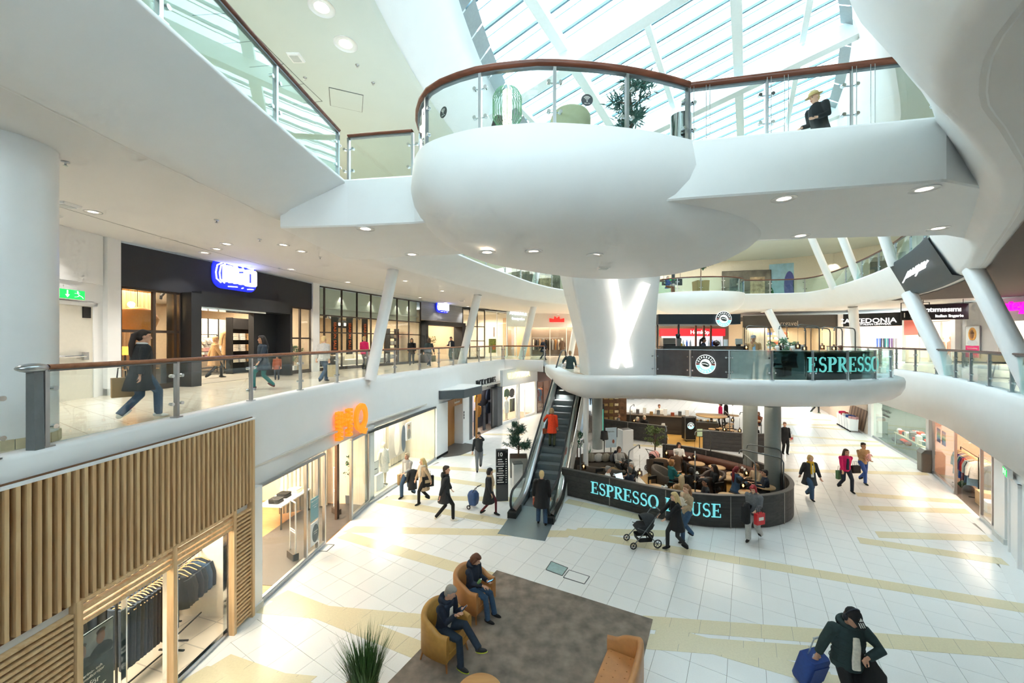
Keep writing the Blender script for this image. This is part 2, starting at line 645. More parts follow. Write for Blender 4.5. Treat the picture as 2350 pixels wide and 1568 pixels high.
# ---------------------------------------------------------------- first floor slabs, ground-floor walls above the shops
M_TILE1 = tile_mat('cream_walkway_tile', '#dfd6c4', .16, .6, .6, .54, '#b5aa98', gw=.006)
mb = MB()
sweep(mb, E1L, [(-.06, L1 - .02), (-.06, L1), (-9.5, L1)], 0, False)
sweep(mb, E1L, [(-9.5, L1 - .3), (-.06, L1 - .3)], 0, False)
struct('floor_walkway_left', mb, M_TILE1)
mb = MB()
sweep(mb, E1R, [(-.06, L1 - .02), (-.06, L1), (-12, L1)], 0, False)
sweep(mb, E1R, [(-12, L1 - .3), (-.06, L1 - .3)], 0, False)
struct('floor_walkway_right', mb, M_TILE1)
mb = MB()
far_poly = [V(p[0], p[1], L1 + .002) for p in ISL] + [V(36, 27.6, L1 + .002), V(36, 46, L1 + .002), V(-14, 46, L1 + .002), V(-14, 33, L1 + .002), V(-.67, 29.8, L1 + .002), V(2.3, 28.1, L1 + .002)]
mb.poly(far_poly)
mb.poly([V(p.x, p.y, L1 - .35) for p in far_poly[::-1]])
struct('floor_far', mb, M_TILE1)

# kerb and wall face: left, down to the shop heads
WTOP = 2.72
mb = MB()
def wl_prof(p):
 k = min(1, max(0, (p[1] - 7.6) / 1.4))
 return [(-.3, L1), (-.3, L1C), (.02 - .05 * (1 - k), L1C), (.1 * k, L1C - .05), (.15 * k, L1C - .25), (.18 * k, WTOP), (.18 * k, WTOP - .07), (-.05, WTOP - .07)]
sweep(mb, E1L, wl_prof, 0, True)
struct('wall_left', mb, M_WHITE)
mb = MB()
sweep(mb, E1R, [(-.3, L1), (-.3, L1C), (.0, L1C), (.05, L1C - .05), (.08, L1C - .25), (.1, 2.66), (-.1, 2.66)], 0, True)
struct('wall_right', mb, M_WHITE)
mb = MB()
BALC = [(-.67, 29.8), (.8, 28.95), (2.3, 28.1), (2.3, 23.4)]
sweep(mb, BALC[:3], [(-.3, L1), (-.3, L1C), (.02, L1C), (.06, L1C - .1), (.06, 3.75), (-1.5, 3.7)], 0, True)
struct('wall_balcony', mb, M_WHITE)
mb = MB()
sweep(mb, ISL, [(-.3, L1), (-.3, L1C - .02), (.2, L1C - .02), (.3, L1C - .06), (.34, 4.4), (.32, 4.15), (.22, 3.92), (.02, 3.74), (-.35, 3.6), (-.9, 3.53), (-1.9, 3.5)], 0, True)
inner = offset(ISL, -1.9)
mb.poly([V(p[0], p[1], 3.5) for p in inner][::-1] + [V(22, 34, 3.5), V(2.3, 34, 3.5)][::-1][::-1])
struct('wall_island_hull', mb, M_WHITE)
mb = MB()
mb.poly([V(p[0], p[1], 3.7) for p in [(-12, 29), (-1, 31), (2.5, 28.5), (4.2, 24), (4.2, 20), (16, 24), (22, 29), (36, 29), (36, 46), (-12, 46)]][::-1])
struct('ceiling_ground_far', mb, M_SOFFIT)

# ---------------------------------------------------------------- second floor ring: edge, ceiling below, floor, ceiling above, roof light reveal
mb = MB()
sweep(mb, E2, e2_prof, 0, True)
struct('wall_gallery_edge', mb, M_WHITE)
mb = MB()
sweep(mb, E2, lambda p: [(-1.7 + .85 * p[2], e2_soff(p[2]) + .001), (-16, e2_soff(p[2]))], 0, False)
struct('ceiling_walkway', mb, M_SOFFIT)
mb = MB()
sweep(mb, E2, [(-.3, L2), (-16, L2)], 0, False)
struct('floor_gallery', mb, M_TILE1)
CZ = 13.3
mb = MB()
E2s = [p for p in E2]
sweep(mb, E2s, [(.75, CZ + .02), (.6, CZ), (-16, CZ)], 0, False)
struct('ceiling_gallery', mb, pm('grey_green_ceiling', '#cfd8d3', .7, var=.015, scale=1))
mb = MB()
ns = normals(E2s)
rows = []
for p, n in zip(E2s, ns):
 q = (p[0] + n[0] * 2.0, p[1] + n[1] * 2.0)
 rows.append([V(p[0] + n[0] * .6, p[1] + n[1] * .6, CZ), V(p[0] + n[0] * .9, p[1] + n[1] * .9, CZ + .12), V(q[0], q[1], roof_z(*q) + .1)])
mb.sheet(rows, 0, True)
struct('wall_roof_reveal', mb, M_WHITE)
mb = MB()
mb.box((1, -2.6, 14.5), (26, 3.4, .2))  # unseen slab added overhead to hold sky light off the bowl
struct('ceiling_near', mb, M_SOFFIT)
# unseen walls added behind and beside the viewpoint to shut out sky light
mb = MB()
mb.box((4, -4.3, 4.0), (44, .2, 8.2))  # kept low so part of the sky light still enters above
struct('wall_light_stop_behind', mb, M_WHITE)
for nm, a_, b_, z0_, z1_ in (('wall_light_stop_left', (-6.15, -4.2), (-6.0, 3.0), 0, 2.75), ('wall_light_stop_right', (11.7, 8.3), (8.5, -4.2), 0, 2.75), ('wall_light_stop_right_upper', (21.7, 12.3), (17, -4.2), L1, 8.3), ('wall_light_stop_left_upper', (-10.6, -4.2), (-10.6, 4), L1, 8.8)):
 mb = MB()
 mb.bar((*a_, (z0_ + z1_) / 2), (*b_, (z0_ + z1_) / 2), .12, z1_ - z0_)  # added to close off stray sky light at the sides
 struct(nm, mb, M_WHITE)
# joints in the ceilings
cj = tag(bpy.data.objects.new('trim_3', None), kind='structure')
COL.objects.link(cj)
M_JOINT = pm('ceiling_joint_shadow_gap', '#6a706e', .8, var=0)
lp_ = [(p[0], p[1]) for p in E2 if p[1] < 12 and p[0] < 0]
for o_ in (-2.5, -5.2):
 mb = MB()
 sweep(mb, lp_, [(o_ - .012, CZ - .003), (o_ + .012, CZ - .003)], 0, False)
 mb.build('joint', M_JOINT, cj)
for x, y, a in resample(offset(lp_, -3.0), .8)[0]:
 mb = MB()
 mb.box((0, 0, 0), (.014, 1.0, .004))
 mb.build('joint', M_JOINT, cj, (x, y, CZ - .003), a)
mb = MB()
sweep(mb, smooth_path([(-9.3, 4), (-9.4, 8), (-9.35, 11), (-9.1, 14), (-8.2, 18), (-6.5, 23), (-4.6, 27.5)], 3), [(-.012, S1 - .003), (.012, S1 - .003)], 0, False)
mb.build('joint', M_JOINT, cj)
# dark panel ring round the roof light
mb = MB()
rows2 = []
for p, n in zip(E2s, ns):
 q = (p[0] + n[0] * 1.95, p[1] + n[1] * 1.95)
 q2 = (p[0] + n[0] * 2.3, p[1] + n[1] * 2.3)
 rows2.append([V(q[0], q[1], roof_z(*q) - .45), V(q2[0], q2[1], roof_z(*q2) - .12)])
M_RING = pm('grey_roof_panel', '#8f9a9c', .6, var=.05)
ring = tag(bpy.data.objects.new('trim_1', None), kind='structure')
COL.objects.link(ring)
for i in range(len(rows2) - 1):
 m1 = MB()
 a, b, c, d = rows2[i][0], rows2[i][1], rows2[i + 1][1], rows2[i + 1][0]
 t = .03
 m1.poly([a.lerp(d, t), b.lerp(c, t), c.lerp(b, t), d.lerp(a, t)])
 m1.build('roof_panel', M_RING, ring)

# ---------------------------------------------------------------- glazed roof
sky = tag(bpy.data.objects.new('ceiling_skylight', None), kind='structure')
COL.objects.link(sky)
M_SKYGL = glass('roof_glass', (.96, .995, 1.0), .25)
M_SKYBAR = pm('blue_grey_glazing_bar', '#6f8f9c', .5, .2, var=.04)
M_BEAM = pm('white_roof_beam', '#e4eeee', .5, var=.02)
def PQ(p, q, dz=0):
 x, y = Pd * p + Qd * q
 return V(x, y, roof_z(x, y) + dz)
p0, p1, q0, q1 = -10, 40, -17, 14
ribs = [-15.6, -13.05, -10.5, -7.95, -5.4, -2.88, -.31, 1.84, 4.4, 6.9, 9.4, 12]
for i in range(len(ribs) - 1):
 for (pa, pb) in ((-10, 2.5), (2.5, 15), (15, 27.5), (27.5, 40)):
  m1 = MB()
  m1.poly([PQ(pa, ribs[i], .12), PQ(pb, ribs[i], .12), PQ(pb, ribs[i + 1], .12), PQ(pa, ribs[i + 1], .12)])
  m1.build('roof_pane', M_SKYGL, sky)
for k, q in enumerate(ribs):
 m1 = MB()
 big = k in (4, 6)
 w = .34 if big else .2
 h = .3 if big else .18
 m1.bar(PQ(p0, q, -h / 2), PQ(p1, q, -h / 2), w, h)
 m1.build('rafter', M_BEAM, sky)
p = -9.5
while p < 39:
 m1 = MB()
 m1.bar(PQ(p, q0), PQ(p, q1), .07, .09)
 m1.build('glazing_bar', M_SKYBAR, sky)
 m1 = MB()
 m1.bar(PQ(p + .33, q0, .03), PQ(p + .33, q1, .03), .016, .03)
 m1.build('glazing_bead', M_SKYBAR, sky)
 p += .93
for p in (-7, -.5, 6.0, 12.5, 19.0, 25.5, 32):
 m1 = MB()
 m1.bar(PQ(p, q0, -.55), PQ(p, q1, -.55), .42, .6)
 m1.build('roof_beam', M_BEAM, sky)

# ---------------------------------------------------------------- bridge, hanging lounge bowl, pillar
mb = MB()
bf = [(-5.2, 8.75), (-3.63, 8.62), (-2.1, 8.4), (3.22, 6.95), (6.9, 6.2), (8.2, 6.6)]
bb = [(11.2, 9.6), (10.4, 9.3), (6.35, 9.7), (-3.3, 11.7), (-5.2, 12.2)]
Z1b = 8.5
mb.poly([V(*p, L2 + .01) for p in bf + bb])
mb.poly([V(*p, Z1b) for p in (bf + bb)[::-1]])
sweep(mb, bf, [(-.2, L2), (-.2, L2C), (0, L2C), (.03, L2C - .04), (.03, Z1b + .03), (0, Z1b)], 0, False)
sweep(mb, bb, [(-.2, L2), (-.2, L2C), (0, L2C), (.03, L2C - .04), (.03, Z1b + .03), (0, Z1b)], 0, False)
struct('floor_bridge', mb, M_WHITE)
BOWL = smooth_path([(-2.05, 9.7), (-2.14, 8.6), (-1.96, 7.75), (-1.55, 7.05), (-.75, 6.6), (0, 6.43), (.7, 6.38), (1.95, 6.54), (3.2, 6.92), (4.4, 7.45), (5.5, 8.3), (6.35, 9.5), (6.6, 11), (6.1, 12.6), (4.6, 13.8), (2.5, 14.0), (.5, 13.1), (-1.2, 11.5), (-2.05, 9.7)], 5)[:-1]
bc = np.array((2.3, 10.1))
prof = [(0, L2C), (-.02, L2C - .2), (-.04, 9.1), (.02, 8.85), (.16, 8.6), (.42, 8.36), (.85, 8.14), (1.5, 7.98), (2.4, 7.9), (9, 7.88)]
rows = []
for o_, z in prof:
 r = []
 for p in BOWL:
  d = bc - np.array(p)
  L = np.linalg.norm(d)
  k = min(o_ / L, 1.0)
  q = np.array(p) + d * k
  r.append(V(q[0], q[1], z))
 rows.append(r)
mb = MB()
mb.rings(rows, 0, False, True, False)
mb.poly([V(p[0], p[1], L2C - .03) for p in BOWL])
struct('wall_lounge_bowl', mb, M_WHITE)
# bowl at the far gallery
FB = smooth_path([(10.6, 29.8), (11.6, 28.4), (13, 27.7), (14.6, 27.5), (16.2, 27.9), (17.4, 29), (17.6, 30.5), (14, 31.5), (10.6, 29.8)], 5)[:-1]
rows = []
for o_, z in [(0, L2C), (0, 9.2), (.12, 8.8), (.5, 8.4), (1.2, 8.1), (8, 8.0)]:
 r = []
 for p in FB:
  d = np.array((14, 29.6)) - np.array(p)
  L = np.linalg.norm(d)
  q = np.array(p) + d * min(o_ / L, 1.0)
  r.append(V(q[0], q[1], z))
 rows.append(r)
mb = MB()
mb.rings(rows, 0, False, True, False)
mb.poly([V(p[0], p[1], L2C) for p in FB])
struct('wall_far_bowl', mb, M_WHITE)

def rrect(cx, cy, w, d, r, z, n=5, rz=0):
 pts = []
 for sx, sy, a0 in ((1, 1, 0), (-1, 1, PI / 2), (-1, -1, PI), (1, -1, 3 * PI / 2)):
  for k in range(n + 1):
   a = a0 + PI / 2 * k / n
   x, y = sx * (w / 2 - r) + r * math.cos(a), sy * (d / 2 - r) + r * math.sin(a)
   pts.append(V(cx + x * math.cos(rz) - y * math.sin(rz), cy + x * math.sin(rz) + y * math.cos(rz), z))
 return pts
mb = MB()
rings = []
for z, cx, cy_, w, d in ((4.3, 4.6, 17.25, 2.86, 2.2), (4.7, 4.6, 17.2, 2.84, 2.2), (5.6, 4.53, 17.15, 2.9, 2.2), (6.6, 4.38, 17.05, 3.1, 2.3), (7.6, 4.24, 16.9, 3.32, 2.5), (8.6, 4.1, 16.7, 3.58, 2.8), (9.5, 4.0, 16.5, 3.8, 3.2)):
 rings.append(rrect(cx, cy_, w, d, .12, z))
mb.rings(rings, 0, False, True)
struct('wall_pillar', mb, M_WHITE)

# leaning round columns and upright columns
def column(a, b, r, label, mat=M_WHITE2, group='leaning white columns'):
 t = MB()
 t.cyl(a, b, r, 24)
 o = t.build('column', mat)
 return tag(o, label, 'column', group, kind='structure')
column((-5.3, 14.5, L1), (-4.65, 15.2, 8.78), .21, 'leaning white column in front of the long furniture shop window')
column((-3.2, 24.3, L1), (-2.05, 23.4, 8.78), .24, 'leaning white column beside the smaller furniture shop entrance')
column((.75, 31.5, L1), (1.75, 31.4, 8.78), .27, 'leaning white column in front of the beauty salon')
column((5.0, 33.5, L1), (5.6, 32.6, 8.78), .25, 'leaning white column behind the escalator head')
column((13.25, 9.75, L1), (13.9, 11.7, 8.12), .235, 'near leaning white column on the right walkway')
column((17.6, 15.6, L1), (18.0, 17.6, 8.12), .27, 'leaning white column left of the hanging black lingerie shop sign')
column((24.2, 27.2, L1), (23.0, 26.2, 8.3), .27, 'leaning white column crossing the white lit legwear sign')
column((21.4, 29.5, L1), (19.9, 30.2, 8.4), .27, 'leaning white column left of the legwear shop')
column((20.4, 22.8, L2), (19.0, 22.9, 13.3), .2, 'leaning white column on the right gallery nearest the black juice bar sign')
column((21.2, 25.6, L2), (18.9, 24.9, 13.3), .2, 'leaning white column on the right gallery before the mural')
column((17.6, 17.9, L2), (16.4, 18.0, 13.3), .2, 'leaning white column behind the black juice bar sign')
column((-2.6, 14.6, L2), (-1.9, 14.6, 13.3), .17, 'leaning white column on the left gallery above the salon', group='gallery columns')
column((1.4, 24.6, L2), (2.2, 24.2, 13.3), .2, 'leaning white column on the left gallery near the pillar', group='gallery columns')
# big round column on the left walkway with tiled foot
big = tag(bpy.data.objects.new('column', None), 'big round white column at the left edge of the walkway', 'column', kind='structure')
COL.objects.link(big)
t = MB()
t.cyl((-7.12, 5.45, L1), (-7.12, 5.45, S1), .5, 48)
t.build('shaft', M_WHITE2, big)
M_BASE = pm('beige_foot_tile', '#cbbf9f', .35, var=.06)
for k in range(26):
 a = 2 * PI * k / 26
 b = 2 * PI * (k + .93) / 26
 t = MB()
 ps = [(-7.12 + rr * math.cos(x), 5.45 + rr * math.sin(x)) for rr, x in ((.5, a), (.525, a), (.525, b), (.5, b))]
 t.prism(ps, L1, L1 + .14)
 t.build('foot_tile', M_BASE, big)

# grey columns carrying the island
M_GCOL = pm('grey_column_paint', '#7d8482', .45, var=.03)
for (x, y, r, lb) in ((9.9, 14.75, .27, 'tall grey column standing in the front cafe pen'), (10.0, 16.3, .27, 'grey column behind the front one'), (4.75, 21.6, .28, 'grey column at the back of the rear cafe pen')):
 t = MB()
 t.cyl((x, y, 0), (x, y, 3.75), r, 24)
 tag(t.build('column', M_GCOL), lb, 'column', kind='structure')
for (x, y, r, lb) in ((3.15, 16.6, .11, 'thin white column beside the escalator foot'), (4.9, 25.5, .15, 'thin white column far behind the cafe')):
 t = MB()
 t.cyl((x, y, 0), (x, y, 3.75), r, 16)
 tag(t.build('column', M_WHITE2), lb, 'column', kind='structure')
# ================================================================ balustrades
_post_cache = {}
def post_meshes(h, w=.05, d=.07):
 k = (round(h, 2), w, d)
 if k not in _post_cache:
  p = MB()
  p.box((0, 0, h / 2), (w, d, h))
  p.box((0, 0, .01), (w + .08, d + .06, .02))
  c = MB()
  for s in (-1, 1):
   c.cyl((s * .1, -.03, 0), (s * .1, .03, 0), .032, 12)
  c.box((0, .028, 0), (.22, .014, .02))
  _post_cache[k] = (p.mesh('post', M_STEEL), c.mesh('clamp', M_CHROME))
 return _post_cache[k]

def balustrade(label, path, z0, h, step, rail_mat, glass_mat, rw=.14, rh=.065, group=None, post=True, thick=.012, pane_top=.1, cap_steel=True, clamp=True):
 t = thing('balustrade', label, 'balustrade', group=group)
 pts, L = resample(path, step)
 fine, _ = resample(path, min(.35, step / 3))
 fp = [(p[0], p[1]) for p in fine]
 if rail_mat:
  mb = MB()
  z = z0 + h
  sweep(mb, fp, [(-rw / 2, z - rh * .6), (-rw / 2, z - rh * .25), (-rw * .32, z), (rw * .32, z), (rw / 2, z - rh * .25), (rw / 2, z - rh * .6), (rw * .25, z - rh), (-rw * .25, z - rh)], 0, True, True)
  hr = mb.build('handrail', rail_mat, t)
  if cap_steel:
   mb = MB()
   sweep(mb, fp, [(-.035, z - rh - .025), (-.035, z - rh), (.035, z - rh), (.035, z - rh - .025)], 0, False, True)
   mb.build('rail_channel', M_DKSTEEL, t)
 pm_, cm_ = post_meshes(h - rh)
 P = [np.array(p[:2]) for p in path]
 Ls = [0]
 for a, b in zip(P, P[1:]):
  Ls.append(Ls[-1] + np.linalg.norm(b - a))
 n = len(pts)
 for i, (x, y, a) in enumerate(pts):
  if post:
   po = obj('post', pm_, t, (x, y, z0), a)
   if clamp:
    for f in (.25, .75):
     obj('clamp', cm_, po, (0, 0, (h - rh) * f))
  if i < n - 1:
   s0, s1 = L * i / (n - 1) + .045, L * (i + 1) / (n - 1) - .045
   k = 5
   q = [path_at(P, Ls, s0 + (s1 - s0) * j / k)[:2] for j in range(k + 1)]
   mb = MB()
   sweep(mb, q, [(-thick / 2, z0 + .03), (-thick / 2, z0 + h - pane_top), (thick / 2, z0 + h - pane_top), (thick / 2, z0 + .03)], 0, False, True)
   gm = glass_mat(q[2]) if callable(glass_mat) else glass_mat
   mb.build('pane', gm, t)
 return t

def sub(path, c):
 return [(p[0], p[1]) for p in path if c(p)]

W1 = 'glass balustrades along the first-floor walkways'
b1 = balustrade('long glass balustrade with wooden rail along the left walkway', offset(sub(E1L, lambda p: 4.9 <= p[1]), -.1), L1C, 1.07, 1.98, M_RAILOAK, M_GLASS, group=W1)
# steel end post of the left balustrade
mb = MB()
mb.add([V(-.05, -.05, 0), V(.07, -.05, 0), V(.07, .05, 0), V(-.05, .05, 0), V(-.05, -.05, 1.03), V(.05, -.05, 1.03), V(.05, .05, 1.03), V(-.05, .05, 1.03)],
  [(0, 1, 5, 4), (1, 2, 6, 5), (2, 3, 7, 6), (3, 0, 4, 7), (3, 2, 1, 0), (4, 5, 6, 7)])
o = mb.build('end_post', pm('grey_painted_post', '#6d7376', .45, .2), b1, (-6.05, 4.92, L1C))
mb = MB()
mb.ell((0, 0, 0), (.1, .17, .06), 16, 8)
mb.build('end_cap', M_STEEL, b1, (-6.05, 4.9, L1C + 1.035))
b0 = balustrade('short balustrade end left of the round column', [(-5.99, 2.2), (-5.99, 4.45)], L1C, 1.0, 2.0, M_RAILOAK, M_GLASS, group=W1)
balustrade('glass balustrade on the far balcony by the escalator head', offset([(-.67, 29.8), (.8, 28.95), (2.3, 28.1)], -.1), L1C, 1.07, 1.6, M_RAILOAK, M_GLASST, group=W1)
balustrade('dark-railed glass balustrade along the right walkway with high tables', offset(sub(E1R, lambda p: p[1] > 4.5), -.1), L1C, 1.07, 1.75, wood('dark_handrail', '#4a2f25', '#63443a', .4, 0, 1.2), M_GLASST, group=W1)
G2 = 'glass balustrades along the second-floor galleries'
e2xy = [(p[0], p[1]) for p in E2]
iL = [p for p in e2xy if p[1] < 8.3 and p[0] < 0] + [(-3.72, 8.5)]
balustrade('glass balustrade with dark wooden rail along the upper left gallery', offset(iL, -.1), L2C, 1.05, 1.95, M_RAILWOOD, M_GLASST, group=G2)
i0 = next(i for i, p in enumerate(e2xy) if p[1] > 11.9)
i1 = next(i for i, p in enumerate(e2xy) if p[0] > 11)
balustrade('glass balustrade along the far left gallery behind the pillar', offset(e2xy[i0:i1 + 1], -.1), L2C, 1.05, 2.2, M_RAILWOOD, M_GLASST, group=G2)
i2 = next(i for i, p in enumerate(e2xy) if p[0] > 17)
i3 = next(i for i, p in enumerate(e2xy) if i > i2 and p[1] < 9.8)
balustrade('glass balustrade with dark rail sweeping along the upper right gallery', offset(e2xy[i2:i3 + 1], -.1), L2C, 1.05, 2.2, M_RAILWOOD, M_GLASST, group=G2)
fbp = [p for p in FB if p[1] < 29.4]
balustrade('curved glass balustrade on the far hanging bowl', offset(fbp, -.08), L2C, 1.05, 1.6, M_RAILWOOD, M_GLASST, group=G2)
balustrade('short glass balustrade on the bridge left of the hanging bowl', offset([(-3.7, 8.64), (-2.95, 8.52), (-2.2, 8.42)], -.12), L2C, 1.05, 1.15, M_RAILWOOD, M_GLASS, group=G2)
bw = [(p[0], p[1]) for p in BOWL if p[1] < 8.5 and p[0] < 3.3]
balustrade('curved glass balustrade with thick wooden rail round the hanging bowl', offset([(-2.1, 8.5)] + bw[2:] + [(3.24, 6.94)], -.12), L2C, 1.1, 1.35, M_RAILWOOD, M_GLASS, rw=.17, rh=.11, group=G2)
br = balustrade('straight glass balustrade on the bridge right of the hanging bowl', offset([(3.2, 6.97), (5, 6.6), (6.95, 6.2)], -.12), L2C, 1.1, 1.3, M_RAILWOOD, M_GLASS, rw=.17, rh=.11, group=G2)
balustrade('rear glass balustrade of the bridge', offset([(10.4, 9.3), (6.35, 9.7)], -.12), L2C, 1.05, 1.4, M_RAILWOOD, M_GLASS, group=G2)
# stainless cables beside the bridge posts
for k, (x, y) in enumerate(((3.38, 6.98), (4.6, 6.72), (5.85, 6.46))):
 for j in (-.16, -.1, .1, .16):
  mb = MB()
  mb.cyl((x + j, y - j * .2, L2C), (x + j, y - j * .2, L2C + 1.0), .006, 6)
  mb.build('cable', M_CHROME, br)

# glazed edge of the cafe island with printed and frosted panes
M_FROST = pm('frosted_film', '#a9bfbd', .35, var=.08, scale=4)
M_FROST.node_tree.nodes['Principled BSDF'].inputs['Alpha'].default_value = .55
M_PRINT = pm('dark_printed_film', '#4a4648', .25, var=.18, scale=3)
M_DKGLASS = glass('dark_tinted_glass', (.25, .36, .37), 1.0)
def isl_glass(q):
 px = 1175 + F * q[0] / q[1]
 return M_PRINT if px < 1628 else M_FROST if px < 1795 else M_DKGLASS if px < 1995 else M_GLASST
ipath = [p for p in ISL if 5.7 < p[0] < 16.32 and p[1] < 18.3]
balustrade('glazed balustrade of the cafe island with frosted and printed panes', [(p[0], p[1]) for p in ipath], L1C, 1.06, 1.3, M_STEEL, isl_glass, rw=.03, rh=.02, pane_top=.03, cap_steel=False)
# ================================================================ kit: bays, text, shop goods
class Bay:
 """a straight piece of shop front: u along it, v into the shop, z up"""
 def __init__(s, A, B, z0=0.0):
  s.A = np.array(A, float)
  s.B = np.array(B, float)
  d = s.B - s.A
  s.L = float(np.linalg.norm(d))
  s.d = d / s.L
  s.n = np.array((-s.d[1], s.d[0]))
  s.rz = math.atan2(s.d[1], s.d[0])
  s.z0 = z0
 def p(s, u, v, z=0):
  q = s.A + s.d * u + s.n * v
  return V(q[0], q[1], s.z0 + z)
 def M(s):
  return Matrix.Translation(V(s.A[0], s.A[1], s.z0)) @ Matrix.Rotation(s.rz, 4, 'Z')
 def u(s, px, v=0):
  k = (px - 1175) / F
  a = s.A + s.n * v
  return float((k * a[1] - a[0]) / (s.d[0] - k * s.d[1]))
 def z(s, px, py):
  q = s.A + s.d * s.u(px)
  return H - (py - 784) / F * q[1] - s.z0

def pbox(b, u0, u1, v0, v1, z0, z1, mb=None):
 mb = mb or MB()
 M = b.M()
 mb.box(((u0 + u1) / 2, (v0 + v1) / 2, (z0 + z1) / 2), (abs(u1 - u0), abs(v1 - v0), abs(z1 - z0)), 0, 0, M)
 return mb

TXT = bpy.data.scenes.new('lettering_bench')
def text_mesh(s, size, depth=.02, bold=0.0, spacing=1.0, mat=None, align='CENTER', shear=0, xs=1.0):
 cu = bpy.data.curves.new('lettering', 'FONT')
 cu.body = s
 cu.size = size
 cu.extrude = depth / 2
 cu.offset = bold
 cu.space_character = spacing
 cu.align_x = align
 cu.align_y = 'CENTER'
 cu.shear = shear
 cu.resolution_u = 3
 o = bpy.data.objects.new('lettering', cu)
 TXT.collection.objects.link(o)
 TXT.view_layers[0].update()
 dg = TXT.view_layers[0].depsgraph
 me = bpy.data.meshes.new_from_object(o.evaluated_get(dg))
 bpy.data.objects.remove(o)
 bpy.data.curves.remove(cu)
 me.transform(Matrix.Rotation(PI / 2, 4, 'X') @ Matrix.Diagonal((xs, 1, 1, 1)))
 me.materials.clear()
 if mat:
  me.materials.append(mat)
 me.name = 'lettering'
 return me

def letters(s, size, loc, rz, mat, depth=.02, bold=0.0, parent=None, name='lettering', **k):
 return obj(name, text_mesh(s, size, depth, bold, mat=mat, **k), parent, loc, rz)

def inst(me, name, parent=None, loc=(0, 0, 0), rz=0, mat=None, scale=None):
 o = obj(name, me, parent, loc, rz)
 if mat is not None:
  for sl in o.material_slots[:1]:
   sl.link = 'OBJECT'
   sl.material = mat
 if scale is not None:
  o.scale = scale if isinstance(scale, (tuple, list)) else (scale,) * 3
 return o

def room(nm, b, u0, u1, depth, h, wall, flo, ceil, back=None):
 """inside of a shop: floor, back and side walls, ceiling (all setting)"""
 def st(name, mb, mat):
  return tag(mb.build(name, mat), kind='structure')
 st('floor_' + nm, pbox(b, u0, u1, 0, depth, -.04, .012), flo)
 st('ceiling_' + nm, pbox(b, u0, u1, 0.05, depth, h, h + .05), ceil)
 st('wall_back_' + nm, pbox(b, u0, u1, depth, depth + .1, 0, h), back or wall)
 for u in (u0 - .05, u1 + .05):
  st('wall_side_' + nm, pbox(b, u - .05, u + .05, .05, depth, 0, h), wall)

def shop_light(b, u, v, z, su, sv, power, col=(1, .86, .7)):
 p = b.p(u, v, z)
 return area_light('shop_light', p, su, sv, power, col, (0, 0, b.rz))

def window(n, b, u0, u1, v, z0, z1, mull=(), trans=(), frame=M_STEEL, gl=M_SHOPGL, fw=.05, base=.0, base_mat=None):
 t = tag(bpy.data.objects.new('window_%d' % n, None), kind='structure')
 COL.objects.link(t)
 us = [u0] + list(mull) + [u1]
 zs = [z0 + base] + list(trans) + [z1]
 for a, c in zip(us, us[1:]):
  for e, g_ in zip(zs, zs[1:]):
   pbox(b, a + fw / 3, c - fw / 3, v - .005, v + .005, e + fw / 3, g_ - fw / 3).build('pane', gl, t)
 if frame:
  for u in us:
   pbox(b, u - fw / 2, u + fw / 2, v - .04, v + .04, z0, z1).build('mullion', frame, t)
  for z in [zs[0]] + list(trans) + [z1]:
   pbox(b, u0, u1, v - .035, v + .035, z - fw / 2, z + fw / 2).build('transom', frame, t)
 if base:
  pbox(b, u0, u1, v - .05, v + .05, z0, z0 + base).build('plinth', base_mat or M_STEEL, t)
 return t

# ---- garments
def garment_mesh(name, w=.46, h=.68, d=.1, sleeve=.58, legs=False, flare=1.0):
 mb = MB()
 if legs:
  for s in (-1, 1):
   r = []
   for z, ww in ((0, .19), (-.3, .17), (-.7, .15), (-1.0, .14)):
    r.append([V(s * .1 + ww / 2 * math.cos(a), d / 2 * math.sin(a), z) for a in [2 * PI * j / 8 for j in range(8)]])
   mb.rings(r)
  return mb.mesh(name, M_BLACKM)
 r = []
 for z, ww, dd in ((.0, .16, .06), (-.03, .3, .09), (-.07, w, d), (-.2, w * .95, d * 1.1), (-h * .55, w * .92 * flare, d * 1.15), (-h, w * flare * 1.02, d * 1.2)):
  r.append([V(ww / 2 * math.cos(a), dd / 2 * math.sin(a), z) for a in [2 * PI * j / 12 for j in range(12)]])
 mb.rings(r)
 for s in (-1, 1):
  mb.tube([(s * w * .42, 0, -.1), (s * w * .58, 0, -.3), (s * w * .62, .02, -sleeve)], [.075, .065, .05], 8)
 return mb.mesh(name, M_BLACKM)
G_JACKET = garment_mesh('jacket')
G_COAT = garment_mesh('coat', .46, 1.05, .13, .62, flare=1.1)
G_DRESS = garment_mesh('dress', .36, 1.0, .1, .25, flare=1.3)
G_TROUSER = garment_mesh('trousers', legs=True)
_h = MB()
_h.tube([(0, 0, .12), (.02, 0, .15), (0, 0, .17), (-.02, 0, .15)], .004, 5)
_h.cyl((0, 0, .03), (0, 0, .12), .004, 5)
_h.tube([(-.2, 0, -.05), (-.05, 0, .03), (.05, 0, .03), (.2, 0, -.05)], .01, 5)
G_HANGER = _h.mesh('hanger', pm('pale_wood_hanger', '#c9a878', .5))

